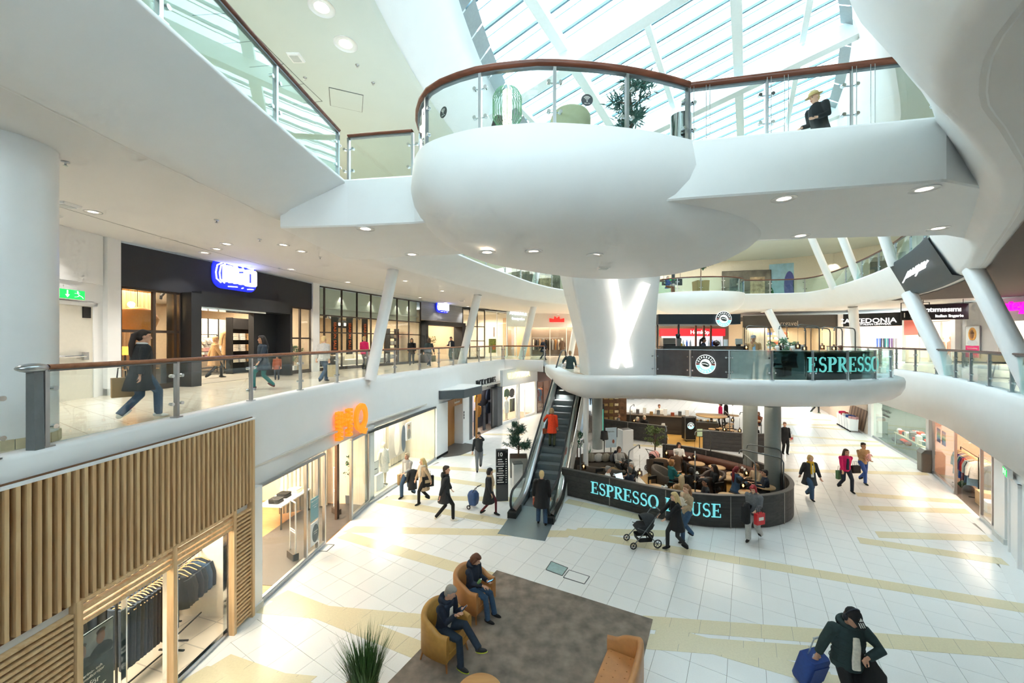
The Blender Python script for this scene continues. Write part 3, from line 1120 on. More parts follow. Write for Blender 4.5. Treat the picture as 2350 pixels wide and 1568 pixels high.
def cloth(name, col, **k):
 return pm('cloth_' + name, col, .85, var=.12, scale=25, bump=.15, bscale=120, **k)
CL = {n: cloth(n, c) for n, c in dict(navy='#1d2738', black='#17181b', denim='#3a5470', dkdenim='#22303f', grey='#6f7276', ltgrey='#b5b4b0', cream='#e2dacb', white='#e9e7e2',
  beige='#b9a284', tan='#a5824f', mustard='#b5762c', red='#b5202a', orange='#e3421d', pink='#d31a63', palepink='#d8a6a3', teal='#1d6a6c', green='#3c5a41', olive='#565b43',
  brown='#5b4434', dkgrey='#34373a', charcoal='#2a2c2f', purple='#4a2f63', blue='#2f4f93', dkgreen='#27393a', rust='#8e4326', camel='#b89468', maroon='#5d1c2a', sky='#8fb5cf', yellow='#d7a92a').items()}

def rack(label, loc, rz, L, h, items, frame=M_BLACK, cross=True, names=('jacket',), group=None, tilt=0):
 """clothes rail; items: (mesh, material) hung along it, each a thing of its own"""
 t = thing('clothes_rack', label, 'clothes rack', loc, rz)
 m1 = MB()
 m1.cyl((-L / 2, 0, h), (L / 2, 0, h), .014, 8)
 m1.build('rail', frame, t)
 for s in (-1, 1):
  m1 = MB()
  m1.box((s * L / 2, 0, h / 2), (.025, .025, h))
  m1.build('upright', frame, t)
  m1 = MB()
  m1.box((s * L / 2, 0, .02), (.03, .5, .03))
  m1.build('foot', frame, t)
 if cross:
  m1 = MB()
  m1.box((0, 0, .1), (L, .02, .02))
  m1.build('cross_bar', frame, t)
 R = Matrix.Rotation(rz, 4, 'Z')
 n = len(items)
 for i, (me, mat, lb, cat) in enumerate(items):
  u = -L / 2 + L * (i + .5) / n
  p = V(*loc) + R @ V(u, 0, h - .15)
  o = inst(me, me.name.split('.')[0], None, p, rz + PI / 2 + random.uniform(-.15, .15), mat)
  tag(o, lb, cat, group or label)
  inst(G_HANGER, 'hanger', o, (0, 0, -.005))
 return t

# ---- plants
def leaf_mesh(name, L, w, mat):
 m1 = MB()
 m1.add([V(0, 0, 0), V(w / 2, 0, L * .4), V(0, .01, L), V(-w / 2, 0, L * .4), V(0, .02, L * .45)], [(0, 1, 4), (1, 2, 4), (2, 3, 4), (3, 0, 4)])
 return m1.mesh(name, mat)

def foliage(n, fn, L, w, mat, seed=1, spread=.6):
 """many leaves in one mesh; fn(rnd) gives base point and outward direction"""
 rnd = random.Random(seed)
 m1 = MB()
 for _ in range(n):
  p, d = fn(rnd)
  d = (V(*d) + V(rnd.uniform(-1, 1), rnd.uniform(-1, 1), rnd.uniform(-1, 1)) * spread).normalized()
  s = d.cross(V(rnd.uniform(-1, 1), rnd.uniform(-1, 1), 1))
  if s.length < .01:
   s = V(1, 0, 0)
  s.normalize()
  l = L * rnd.uniform(.7, 1.3)
  p = V(*p)
  u = s.cross(d) * w * .3
  m1.add([p, p + d * l * .45 + s * w / 2 + u, p + d * l, p + d * l * .45 - s * w / 2 + u], [(0, 1, 2), (0, 2, 3)])
 return m1
M_LEAF = pm('green_leaf', '#2c6b46', .5, var=.3, scale=8)
M_LEAFD = pm('dark_pine_needles', '#24503f', .55, var=.3, scale=8)
M_LEAFT = pm('blue_green_needles', '#1f5a4f', .55, var=.3, scale=8)
M_LEAFY = pm('olive_leaf', '#5d6f36', .5, var=.3, scale=8)
M_BARK = pm('brown_bark', '#5a4334', .8, var=.2, scale=20)
M_SOIL = pm('dark_soil', '#3b2c22', .9, var=.3, scale=40)

def tree(name, label, loc, h, crown_r, pot, potmat, leaf=M_LEAF, kind='round', n=500, trunk0=.35, leafL=.09, leafW=.05, seed=3, group=None, cat='plant'):
 t = thing(name, label, cat, loc, 0, group)
 pw, pd, ph = pot
 m1 = MB()
 if pw > 0:
  r = [(pw / 2 * .92, pw / 2 * .92, 0), (pw / 2, pw / 2, ph)]
  m1.rings([rrect(0, 0, pw * .92, pd * .92, .03, 0), rrect(0, 0, pw, pd, .03, ph), rrect(0, 0, pw - .06, pd - .06, .02, ph), rrect(0, 0, pw - .06, pd - .06, .02, ph - .05)], 0, False, False)
  m1.build('planter', potmat, t)
  m1 = MB()
  m1.box((0, 0, ph - .04), (pw - .07, pd - .07, .02))
  m1.build('soil', M_SOIL, t)
 rnd = random.Random(seed)
 m1 = MB()
 top = h
 m1.tube([(0, 0, ph - .05), (.02, .01, ph + (top - ph) * .4), (-.02, .02, ph + (top - ph) * .7), (0, 0, top * .97)], [.035, .028, .02, .006], 7)
 zc0 = ph + (top - ph) * trunk0
 br = []
 for k in range(26 if kind == 'cone' else 16):
  a = k * 2.4 + rnd.uniform(-.4, .4)
  z = zc0 + (top - zc0) * rnd.uniform(0, .8)
  f = 1 - .8 * (z - zc0) / (top - zc0) if kind == 'cone' else math.sin(PI * (.15 + .8 * (z - zc0) / (top - zc0)))
  L = crown_r * max(.25, f) * rnd.uniform(.7, 1.05)
  e = (L * math.cos(a), L * math.sin(a), z + L * .35)
  m1.tube([(0, 0, z - .05), (e[0] * .5, e[1] * .5, z + .05), e], [.014, .01, .005], 5)
  br.append(((0, 0, z), e))
 m1.build('trunk', M_BARK, t)
 def fn(r):
  a, b = r.choice(br)
  k = r.uniform(.35, 1.05)
  p = [a[i] + (b[i] - a[i]) * k + r.uniform(-.07, .07) for i in range(3)]
  return p, (b[0] - a[0], b[1] - a[1], .25)
 foliage(n, fn, leafL, leafW, leaf, seed, .9).build('crown', leaf, t)
 return t

def grass_tuft(n, h, r, mat, seed):
 rnd = random.Random(seed)
 m1 = MB()
 for _ in range(n):
  a = rnd.uniform(0, 2 * PI)
  q = r * math.sqrt(rnd.random())
  b = V(q * math.cos(a), q * math.sin(a), 0)
  l = h * rnd.uniform(.6, 1.1)
  d = V(math.cos(a) * q / r * .3 + rnd.uniform(-.15, .15), math.sin(a) * q / r * .3 + rnd.uniform(-.15, .15), 1) * l
  s = V(-math.sin(a), math.cos(a), 0) * .006
  mid = b + d * .55 - V(0, 0, 0)
  tip = b + d + V(d.x, d.y, 0) * .35
  m1.add([b - s, b + s, mid + s * .8, mid - s * .8, tip], [(0, 1, 2, 3), (3, 2, 4)])
 return m1

# ---- pieces of shop fit-out
def table(label, loc, rz, size, top_mat, leg_mat=M_DKSTEEL, top_t=.04, group=None):
 t = thing('display_table', label, 'table', loc, rz, group)
 w, d, h = size
 m1 = MB()
 m1.box((0, 0, h - top_t / 2), (w, d, top_t))
 m1.build('tabletop', top_mat, t)
 lm = MB()
 lm.box((0, 0, (h - top_t) / 2), (.035, .035, h - top_t))
 lm = lm.mesh('leg', leg_mat)
 for sx in (-1, 1):
  for sy in (-1, 1):
   obj('leg', lm, t, (sx * (w / 2 - .05), sy * (d / 2 - .05), 0))
 return t
_fs = MB()
for k in range(4):
 _fs.rings([rrect(random.uniform(-.01, .01), random.uniform(-.01, .01), .3, .36, .05, .035 * k + z) for z in (.0, .03)], 0, False, False)
G_FOLD = _fs.mesh('folded_clothes', M_BLACKM)
_sp = MB()
_sp.cyl((0, 0, 0), (0, 0, -.06), .012, 6)
_sp.cyl((0, -.03, -.06), (0, .05, -.2), .045, 10)
G_SPOT = _sp.mesh('track_spotlight', M_BLACK)
_bl = MB()
_bl.box((0, 0, .5), (1, 1, 1))
G_BLOCK = _bl.mesh('block', M_WHITE2)

def downlight(loc, r=.13, label=None, group='recessed ceiling downlights', power=0, col=(1, .95, .88), glow=3.0):
 t = thing('downlight', label, 'downlight', loc, 0, group)
 m1 = MB()
 m1.lathe([(r, -.012), (r * 1.0, -.004), (r * .62, .0), (r * .55, -.006)][::-1], n=24, cap=False)
 m1.lathe([(r, -.004), (r, .01)], n=24, cap=False)
 m1.build('trim_ring', M_WHITE2, t)
 m1 = MB()
 m1.lathe([(.0, -.004), (r * .56, -.003)], n=20, cap=False)
 m1.build('lamp', em('downlight_lamp', '#ffe9cf', glow), t)
 if power:
  l = bpy.data.lights.new('downlight_beam', 'SPOT')
  l.energy = power
  l.color = col
  l.spot_size = 1.9
  l.spot_blend = .6
  l.shadow_soft_size = .08
  lo = bpy.data.objects.new('downlight_beam', l)
  COL.objects.link(lo)
  lo.parent = t
  lo.location = (0, 0, -.05)
 return t

def mannequin(label, loc, rz, mat, coat=None):
 t = thing('mannequin', label, 'mannequin', loc, rz)
 m1 = MB()
 m1.ell((0, 0, 1.66), (.075, .095, .12))
 m1.tube([(0, 0, 1.56), (0, 0, 1.45)], [.05, .055], 10)
 m1.rings([[V(w / 2 * math.cos(a), d / 2 * math.sin(a), z) for a in [2 * PI * j / 14 for j in range(14)]] for z, w, d in ((1.47, .14, .12), (1.42, .38, .17), (1.25, .34, .22), (1.08, .27, .19), (.95, .34, .23), (.85, .33, .22))])
 for s in (-1, 1):
  m1.tube([(s * .18, 0, 1.4), (s * .24, .02, 1.1), (s * .22, -.06, .82)], [.05, .04, .03], 8)
  m1.tube([(s * .09, 0, .9), (s * .09, -.01, .48), (s * .09, 0, .08)], [.085, .06, .04], 8)
  m1.ell((s * .09, -.05, .04), (.045, .12, .04))
 m1.build('figure', mat, t)
 if coat:
  m1 = MB()
  m1.rings([[V(w / 2 * math.cos(a), d / 2 * math.sin(a), z) for a in [2 * PI * j / 16 for j in range(16)]] for z, w, d in ((1.52, .18, .16), (1.44, .42, .22), (1.2, .42, .28), (.9, .44, .3), (.55, .5, .34))], 0, False, True, False)
  for s in (-1, 1):
   m1.tube([(s * .19, 0, 1.4), (s * .27, .02, 1.1), (s * .25, -.06, .84)], [.075, .065, .055], 8)
  m1.build('coat', coat, t)
 m1 = MB()
 m1.lathe([(.17, 0), (.17, .015), (.0, .02)], n=18)
 m1.build('base', M_STEEL, t)
 return t

def shelf_unit(label, loc, rz, w, h, d, shelves, frame_mat, shelf_mat, back=None, group=None):
 t = thing('shelf_unit', label, 'shelf', loc, rz, group)
 for s in (-1, 1):
  m1 = MB()
  m1.box((s * w / 2, 0, h / 2), (.03, d, h))
  m1.build('side', frame_mat, t)
 for z in shelves:
  m1 = MB()
  m1.box((0, 0, z), (w, d, .025))
  m1.build('shelf', shelf_mat, t)
 if back:
  m1 = MB()
  m1.box((0, d / 2, h / 2), (w, .02, h))
  m1.build('back_panel', back, t)
 return t

def poster(name, label, loc, rz, w, h, parts, cat='poster', frame=None, stand=None):
 """flat printed panel; parts: (material, x, z, w, h) patches or (text, size, x, z, material) prints"""
 t = thing(name, label, cat, loc, rz)
 m1 = MB()
 m1.box((0, 0, h / 2), (w, .02, h))
 m1.build('panel', parts[0], t)
 for q in parts[1:]:
  if isinstance(q[0], str):
   obj('lettering', text_mesh(q[0], q[1], .004, q[5] if len(q) > 5 else 0, mat=q[4]), t, (q[2], -.014, q[3]))
  else:
   m1 = MB()
   if len(q) > 5 and q[5] == 'o':
    m1.tube([(q[1], -.0105, q[2]), (q[1], -.0125, q[2])], 1, 20)
    m1.v = [(q[1] + (x - q[1]) * q[3] / 2, y, q[2] + (z - q[2]) * q[4] / 2) for x, y, z in m1.v]
   else:
    m1.box((q[1], -.011, q[2]), (q[3], .003, q[4]))
   m1.build('print', q[0], t)
 if frame:
  m1 = MB()
  for s in (-1, 1):
   m1.box((s * w / 2, 0, h / 2), (.03, .035, h + .03))
   m1.box((0, 0, h / 2 + s * h / 2), (w + .03, .035, .03))
  m1.build('frame', frame, t)
 if stand:
  m1 = MB()
  m1.box((0, .02, -stand / 2), (.03, .03, stand))
  m1.box((0, .02, -stand + .01), (.35, .3, .02))
  m1.build('stand', M_BLACK, t)
 return t
# ================================================================ ground floor, left: shop behind wooden slats
M_OAK = wood('pale_oak_slat', '#c79f70', '#dcbc8f', .5, 2, 2.0)
M_OAKH = wood('pale_oak_slat_horizontal', '#c79f70', '#dcbc8f', .5, 0, 2.0)
M_OAKFL = pm('oak_parquet', '#c39763', .35, var=.16, scale=3, stretch=(1, 9, 1))
M_SHOPW = pm('warm_white_shop_wall', '#e8dfd0', .7, var=.03)
M_SHOPC = pm('shop_ceiling', '#d9d3ca', .8, var=.03)
M_DKWALL = pm('dark_green_shop_wall', '#3a3f37', .7, var=.1)
M_SLATE = pm('slate_floor_planks', '#5b5754', .4, var=.16, scale=3, stretch=(1, 8, 1))
bS = Bay((-5.98, 3.0), (-5.74, 8.5))
room('slat_shop', bS, -.6, 5.35, 4.2, 3.0, M_SHOPW, tile_mat('cream_shop_floor', '#e0d6c6', .3, .6, .6, .3), M_SHOPC, M_DKWALL)
sl = thing('slatted_facade', 'facade of upright pale wooden slats over the menswear shop window', 'facade')
m1 = MB()
m1.box((0, 0, .875), (.042, .075, 1.75))
vs = m1.mesh('slat', M_OAK)
u = .95
while u < 5.5:
 lo = 2.5
 o = obj('slat', vs, sl, bS.p(u, -.1, lo), bS.rz)
 u += .1
# backing board behind the slats
pbox(bS, .2, 5.52, -.05, -.02, 2.45, 4.3).build('backing_board', pm('brown_backing_board', '#6e4c30', .7, var=.1), sl)
pbox(bS, .2, 5.52, -.13, -.02, 4.25, 4.28).build('top_cap', M_WHITE2, sl)
def upost(u, w=.09, z1=4.25, nm='post', d=.12):
 pbox(bS, u - w / 2, u + w / 2, -.16, -.16 + d, 0, z1).build(nm, M_OAK, sl)
uA, uB, uC, uD = bS.u(158), bS.u(382), bS.u(523), bS.u(566)
for uu in (uA, uB, uC, uD):
 upost(uu, .07, 4.25 if uu == uD else 2.5)
for z in (2.47, 2.36, 2.27, 2.18):
 pbox(bS, uA, uC, -.14, -.06, z - .028, z + .028).build('lintel_slat', M_OAKH, sl)
for (a, c) in ((uC + .04, uD - .03), (.95, uA - .05)):
 z = .1
 while z < 2.42:
  pbox(bS, a, c, -.13, -.05, z - .02, z + .02).build('cross_slat', M_OAKH, sl)
  z += .083
pbox(bS, uC, uD, -.04, .02, 0, 2.45).build('backing_board', M_WHITE2, sl)
pbox(bS, .3, uA, -.04, .02, 0, 2.45).build('backing_board', M_WHITE2, sl)
window(1, bS, uA + .04, uC - .04, 0.02, 0, 2.45, [bS.u(288), uB, bS.u(405)], (), M_CHROME, M_SHOPGL, .02, .08, M_STEEL)
# goods: jeans rail at the back, jacket rack, sign
shop_light(bS, 2.8, 1.2, 2.9, 4, 1.6, 150, (1, .85, .66))
for (v, uu, L_, lb) in ((.75, bS.u(335, .75), 1.0, 'wall rail of dark jeans in the menswear window'), (1.5, bS.u(250, 1.5), 2.4, 'rear wall rail of dark jeans in the menswear shop')):
 it = []
 n = 16
 for k in range(n):
  c = random.choice(['dkdenim', 'navy', 'black', 'charcoal', 'dkdenim'])
  it.append((G_TROUSER, CL[c], 'dark jeans on the rail %s, %s from the near end' % ('nearer the window' if v < 1 else 'at the back', ords[k]), 'jeans'))
 rack(lb, bS.p(uu, v, 0), bS.rz, L_, 1.62, it, M_BLACK, True, group='jeans hung close together behind glass' if v < 1 else 'jeans hung at the back of the menswear shop')
it = []
cs = ['charcoal', 'dkgrey', 'navy', 'dkdenim', 'denim', 'dkdenim', 'denim', 'navy', 'denim', 'navy']
for k in range(10):
 it.append((G_JACKET, CL[cs[k]], ['black padded jacket at the near end of the window rack', 'charcoal padded jacket second on the window rack'][k] if k < 2 else 'blue denim jacket on the window rack, %s from the near end' % ords[k], 'jacket'))
rack('black metal rack of denim jackets behind the menswear window', bS.p(bS.u(452, .95), .95, 0), bS.rz + .1, 1.15, 1.45, it, M_BLACK, group='jackets on the menswear window rack')
for k in range(5):
 o = inst(G_FOLD, 'folded_jeans', None, bS.p(3.9 + .42 * (k % 3), 3.7, 1.15 + .35 * (k // 3)), bS.rz, CL['dkdenim'])
 tag(o, 'folded dark jeans on the back shelf of the menswear shop, %s pile' % ords[k], 'folded jeans', 'folded jeans on the back shelf')
shelf_unit('back shelf of the menswear shop with folded jeans', bS.p(4.3, 3.75, 0), bS.rz, 1.7, 2.1, .4, (.4, 1.13, 1.48, 1.95), M_BLACK, M_OAKH)
M_POSTG = pm('dark_teal_poster', '#2b4247', .5, var=.15, scale=3)
M_POSTT = pm('poster_white_print', '#e6e6e0', .6, var=0)
M_SKINP = pm('poster_skin_print', '#b58c74', .6, var=.1)
M_HAIRP = pm('poster_hair_print', '#3a2d27', .6, var=.1)
poster('sale_sign', 'teal sale sign with two men and price lettering in the window', bS.p(bS.u(207, .3), .3, .62), bS.rz, .62, 1.1,
  [M_POSTG, (pm('poster_brick_print', '#7f8a88', .6, var=.2, scale=9), 0, .85, .6, .46), (M_SKINP, -.12, .86, .12, .2, 'o'), (M_SKINP, .13, .92, .12, .2, 'o'), (M_HAIRP, -.12, .95, .13, .08, 'o'), (M_HAIRP, .13, 1.01, .13, .08, 'o'),
  (M_POSTG, -.12, .66, .3, .22, 'o'), (M_POSTG, .14, .7, .32, .26, 'o'),
  ('Merino- och', .06, 0, .5, M_POSTT), ('lammullströjor', .06, 0, .44, M_POSTT), ('2 för', .12, 0, .33, M_POSTT), ('1499kr', .14, 0, .2, M_POSTT)], 'sign', None, .6)
poster('shop_plate', 'small black plate with white name under the sale sign', bS.p(bS.u(190, .15), .15, .3), bS.rz, .32, .16, [M_BLACK, ('Brothers', .07, 0, .08, M_POSTT, .002)], 'sign')

# ================================================================ ground floor, left: fashion shop with orange letters
bQ = Bay((-5.72, 8.72), (-5.25, 14.1))
bR = Bay((-5.25, 14.1), (-3.84, 19.6))
M_CURT = pm('cream_curtain', '#d9d2c0', .8, var=.1, scale=5, stretch=(9, 9, .2))
room('fashion_shop', bQ, -.1, 5.45, 7.5, 3.1, M_SHOPW, M_OAKFL, M_SHOPC)
pbox(bQ, bQ.u(640), bQ.L, .02, 2.1, .0, .02).build('wall_entrance_mat', M_SLATE)['kind'] = 'structure'
shop_light(bQ, 2.6, 2.6, 3.0, 3.6, 3, 260, (1, .82, .6))
window(2, bQ, .05, bQ.u(744), .0, 0, WTOP - .05, [bQ.u(702), bQ.u(728)], (), M_STEEL, M_SHOPGL, .06, .1, M_STEEL)
pp = MB()
wp = tag(bpy.data.objects.new('wall_pilaster', None), kind='structure')
COL.objects.link(wp)
pbox(bQ, -.28, .03, -.1, .2, 0, WTOP).build('pier', M_WHITE2, wp)
pbox(bQ, -.3, .03, -.13, .2, 0, .14).build('skirting', M_CONC, wp)
window(3, bQ, bQ.u(806), bQ.u(846), .0, 0, WTOP - .05, [], (), M_STEEL, M_SHOPGL, .1, .12, M_STEEL)
window(4, bQ, bQ.u(806), bQ.u(806) + .02, .5, 0, WTOP - .05, [], (), pm('bronze_steel', '#7a675a', .3, .8), M_SHOPGL, .12)
for (px, pz, pp, nm, lb) in ((722, .98, [pm('teal_notice', '#7fa9b0', .5, var=.03), ('Någon att tala med', .045, 0, .55, M_POSTT), ('Butiken har öppet', .03, 0, .42, M_POSTT), ('varje dag', .03, 0, .36, M_POSTT)], 'notice', 'pale teal notice stuck on the fashion shop pane'),
       (722, .3, [pm('white_notice', '#d5dadb', .5, var=.03), (pm('dark_notice_print', '#56656b', .5), .02, .3, .3, .5, 'o'), ('Hungrig på', .045, .02, .36, M_POSTT), ('kunskap', .045, .02, .3, M_POSTT)], 'notice', 'white notice with a dark shape below the teal one')):
 poster(nm, lb, bQ.p(bQ.u(px, -.03), -.03, pz), bQ.rz, .36, .62, pp, 'notice')
def gate(label, loc, rz):
 t = thing('security_gate', label, 'security gate', loc, rz, 'white frame security gates')
 m1 = MB()
 for s in (-1, 1):
  m1.cyl((s * .17, 0, .12), (s * .17, 0, 1.55), .018, 8)
 m1.cyl((-.17, 0, 1.55), (.17, 0, 1.55), .018, 8)
 m1.cyl((-.17, 0, .72), (.17, 0, .72), .014, 8)
 m1.cyl((-.17, 0, .78), (.17, 0, .78), .014, 8)
 m1.build('frame', M_WHITE2, t)
 m1 = MB()
 m1.rings([rrect(0, 0, .42, .16, .03, z) for z in (0, .18)], 0, False, False)
 m1.build('base', pm('dark_gate_base', '#4d4740', .4, var=.05), t)
gate('white security gate behind the fashion shop pane', bQ.p(bQ.u(672, .45), .45, .02), bQ.rz + 1.0)
gate('white security gate in the fashion shop doorway', bQ.p(bQ.u(772, .75), .75, .02), bQ.rz + 1.0)
uT, uT2 = bQ.u(655, 2.2), bQ.u(700, 3.3)
tb = table('white display table with folded clothes in the fashion shop', bQ.p(uT, 2.2, .02), bQ.rz, (1.5, .8, .75), M_WHITE2)
table('second white display table further into the fashion shop', bQ.p(uT2, 3.5, .02), bQ.rz, (1.6, .8, .9), M_WHITE2)
for k, (du, dv, c, lb) in enumerate(((-.45, 0, 'charcoal', 'folded charcoal trousers on the white table'), (.0, .05, 'black', 'folded black jumpers on the white table'), (.42, -.05, 'cream', 'folded cream jumpers on the white table'))):
 tag(inst(G_FOLD, 'folded_clothes', None, bQ.p(uT + du, 2.2 + dv, .77), bQ.rz, CL[c]), lb, 'folded clothes', 'folded clothes on the fashion shop tables')
for k, (du, c, lb) in enumerate(((-.4, 'palepink', 'folded pink tops on the rear table'), (.3, 'rust', 'folded rust tops on the rear table'))):
 tag(inst(G_FOLD, 'folded_clothes', None, bQ.p(uT2 + du, 3.5, .92), bQ.rz, CL[c]), lb, 'folded clothes', 'folded clothes on the fashion shop tables')
it = [(G_COAT, CL[c], '%s coat on the rail inside the fashion shop door, %s along' % (c, ords[k]), 'coat') for k, c in enumerate(('cream', 'white', 'palepink', 'cream', 'black', 'black'))]
rack('rail of pale and black coats inside the fashion shop', bQ.p(bQ.u(775, 1.9) + .6, 1.9, .02), bQ.rz + .2, 1.5, 1.85, it, M_STEEL, group='coats inside the fashion shop door')
mannequin('mannequin in a dark skirt at the near end of the fashion shop window', bQ.p(.35, .6, .02), bQ.rz + PI * .2, pm('cream_mannequin', '#d8cdb9', .5), CL['dkdenim'])
m1 = MB()
rows = []
for k in range(41):
 uu = .0 + 1.5 * k / 40
 rows.append([bQ.p(4.3 + uu * .6, 2.6 + .05 * math.sin(k * 1.9) - uu * .8, z) for z in (.05, 2.95)])
m1.sheet(rows)
tag(m1.build('curtain', M_CURT), 'cream curtain hanging inside the fashion shop door', 'curtain')
# display window
room('display_window', bR, .02, 5.6, 1.7, 2.9, M_CURT, pm('pale_display_floor', '#e7dfcc', .4, var=.03), M_SHOPC)
shop_light(bR, 2.6, .9, 2.8, 4.2, .8, 120, (1, .9, .74))
window(5, bR, .04, 5.6, .0, 0, WTOP - .05, [bR.u(920), bR.u(965)], (), None, M_SHOPGL, .04, .12, M_STEEL)
pbox(bR, .0, 5.6, -.06, .1, WTOP - .12, WTOP - .04).build('trim_2', M_DKSTEEL)['kind'] = 'structure'
m1 = MB()
rows = []
for k in range(90):
 uu = .3 + 5.0 * k / 89
 rows.append([bR.p(uu, 1.55 + .05 * math.sin(k * 1.7), z) for z in (.05, 2.85)])
m1.sheet(rows)
tag(m1.build('curtain', M_CURT), 'pleated cream curtain along the back of the display window', 'curtain')
pbox(bR, .05, .5, .05, .5, 0, 2.8).build('wall_display_pier', M_WHITE2)['kind'] = 'structure'
mannequin('white headed mannequin in a cream coat in the display window', bR.p(bR.u(880, .55), .55, .02), bR.rz - .2, pm('cream_mannequin', '#d8cdb9', .5), CL['cream'])
poster('display_photo', 'large photo panel of a woman in white in the display window', bR.p(bR.u(912, 1.3), 1.3, .5), bR.rz, 1.5, 2.1,
  [pm('photo_backdrop', '#a9a69f', .6, var=.15, scale=2), (pm('photo_white', '#d9d4cb', .6, var=.08), -.05, .8, .5, 1.5, 'o'), (M_SKINP, -.02, 1.72, .2, .26, 'o'), (pm('photo_blond_hair', '#b08d62', .6, var=.1), -.02, 1.78, .3, .3, 'o'), (M_SKINP, -.02, 1.7, .17, .22, 'o'), (pm('photo_navy', '#43566b', .6, var=.1), .55, .7, .4, 1.3, 'o')], 'photo panel')
poster('framed_photo', 'white framed photo of a person in the display window', bR.p(bR.u(938, .85), .85, 1.25), bR.rz, .5, .8, [pm('photo_ground', '#cfcac2', .6, var=.1), (M_SKINP, 0, .58, .14, .18, 'o'), (pm('photo_grey_coat', '#8d8a84', .6, var=.1), 0, .26, .3, .5, 'o'), (pm('photo_hair2', '#5a4334', .6), 0, .66, .16, .1, 'o')], 'photo', M_WHITE2)
o = inst(G_BLOCK, 'display_plinth', None, bR.p(bR.u(862, .6), .6, .02), bR.rz, None, (.5, .4, .62))
tag(o, 'white cube plinth with a card on top', 'plinth')
poster('display_card', 'white card leaning on the cube plinth', bR.p(bR.u(862, .55), .55, .65), bR.rz, .34, .5, [M_POSTT, ('MERINO', .05, 0, .2, M_BLACK)], 'card', M_STEEL)
tree('potted_branch', 'green leafy branch beside the display pier', bR.p(.0, .75, .02), 1.9, .28, (.24, .24, .3), pm('grey_pot', '#6c7276', .6), M_LEAF, 'round', 160, .45, seed=21)

# ================================================================ ground floor, left: toilets recess, jeans shop, womenswear shop
bT = Bay((-3.84, 19.6), (-2.62, 23.4))
bJ = Bay((-2.62, 23.4), (-.75, 27.7))
bV = Bay((-.75, 27.7), (2.0, 32.1))
bW = Bay((2.0, 32.1), (4.6, 36.0))
M_OAKP = wood('honey_oak_panel', '#a87036', '#c08a4c', .45, 2, 1.0)
tw = tag(bpy.data.objects.new('wall_toilet_recess', None), kind='structure')
COL.objects.link(tw)
pbox(bT, .0, 1.2, -.05, .25, 0, 2.75).build('pier', M_WHITE2, tw)
pbox(bT, 3.1, bT.L, -.05, .6, 0, 2.75).build('pier', M_WHITE2, tw)
pbox(bT, 1.2, 3.1, .5, 1.6, 0, 2.75).build('oak_lining', M_OAKP, tw)
pbox(bT, 1.2, 3.1, .0, .52, 2.35, 2.75).build('oak_header', M_OAKP, tw)
pbox(bT, 0, 1.2, -.07, -.03, 0, .12).build('skirting', M_BLACK, tw)
letters('toaletter', .2, bT.p(2.4, -.02, 2.55), bT.rz, M_POSTT, .01, 0, tw)
mt = MB()
mt.prism([tuple(bT.p(u_, v_)[:2]) for u_, v_ in ((.4, -.25), (1.0, -.9), (2.2, -1.15), (3.1, -.95), (3.3, -.1), (3.1, .6), (1.2, .6), (.5, .0))], 0, .008)
mt.build('wall_dark_mat', M_SLATE)['kind'] = 'structure'
ca = thing('canopy', 'dark grey wedge canopy with white top over the toilet entrance', 'canopy')
pl_ = [(.3, .2), (.3, -.15), (1.1, -1.05), (3.0, -1.25), (3.35, -1.15), (3.45, .2)]
m1 = MB()
m1.prism([tuple(bT.p(*q)[:2]) for q in pl_], 2.98, 3.42)
m1.build('body', pm('dark_canopy_grey', '#4d555a', .6, var=.05), ca)
m1 = MB()
m1.prism([tuple(bT.p(*q)[:2]) for q in [(.32, .2), (.32, -.13), (1.1, -1.02), (2.98, -1.22), (3.32, -1.12), (3.42, .2)]], 3.42, 3.46)
m1.build('lid', M_WHITE2, ca)
p = bT.p(2.75, -1.05)
m1 = MB()
m1.cyl((p.x, p.y, 0), (p.x, p.y, 2.8), .07, 12)
m1.build('post', M_OAKP, ca)
m1 = MB()
m1.cyl((p.x, p.y, 2.8), (p.x, p.y, 2.98), .03, 10)
m1.build('post_head', M_BLACK, ca)
m1 = MB()
for k in range(3):
 m1.box((0, 0, k * .16), (.1, .01, .13))
tag(m1.build('toilet_pictogram', M_BLACK, None, bT.p(3.2, -.07, 1.5), bT.rz), 'black toilet pictograms on the white pier', 'sign')

room('jeans_shop', bJ, .15, bJ.L, 4, 3.0, pm('grey_shop_wall', '#9a98a0', .7, var=.04), pm('brown_shop_floor', '#8b7a6b', .4, var=.08), M_SHOPC)
shop_light(bJ, 2.4, 1.6, 2.9, 3, 2, 150, (1, .92, .85))
jf = tag(bpy.data.objects.new('wall_jeans_front', None), kind='structure')
COL.objects.link(jf)
for a, c in ((.0, .4), (bJ.L - .75, bJ.L)):
 pbox(bJ, a, c, -.05, .5, 0, 2.72).build('grey_pier', pm('dark_grey_panel', '#4b5054', .5, var=.05), jf)
for k, (uu, c1, c2) in enumerate(((bJ.u(1097, .9), 'mustard', 'mustard'), (bJ.u(1122, .9), 'navy', 'navy'))):
 for z, c in ((2.55, c1), (1.6, c2)):
  o = inst(G_JACKET, 'padded_jacket', None, bJ.p(uu, .9, z), bJ.rz, CL[c], (1.3, 1.2, 1.15))
  tag(o, ('orange' if c == 'mustard' else 'navy blue') + ' padded jacket on the ' + ('upper' if z > 2 else 'lower') + ' display rail', 'jacket', 'padded jackets on the jeans shop display')
m1 = MB()
m1.box((0, 0, 1.35), (2.0, .06, 2.7))
dw = tag(m1.build('display_board', pm('dark_display_board', '#3c3b42', .6, var=.05), None, bJ.p(bJ.u(1110, 1.1), 1.1, .01), bJ.rz), 'dark board behind the padded jackets', 'display board')
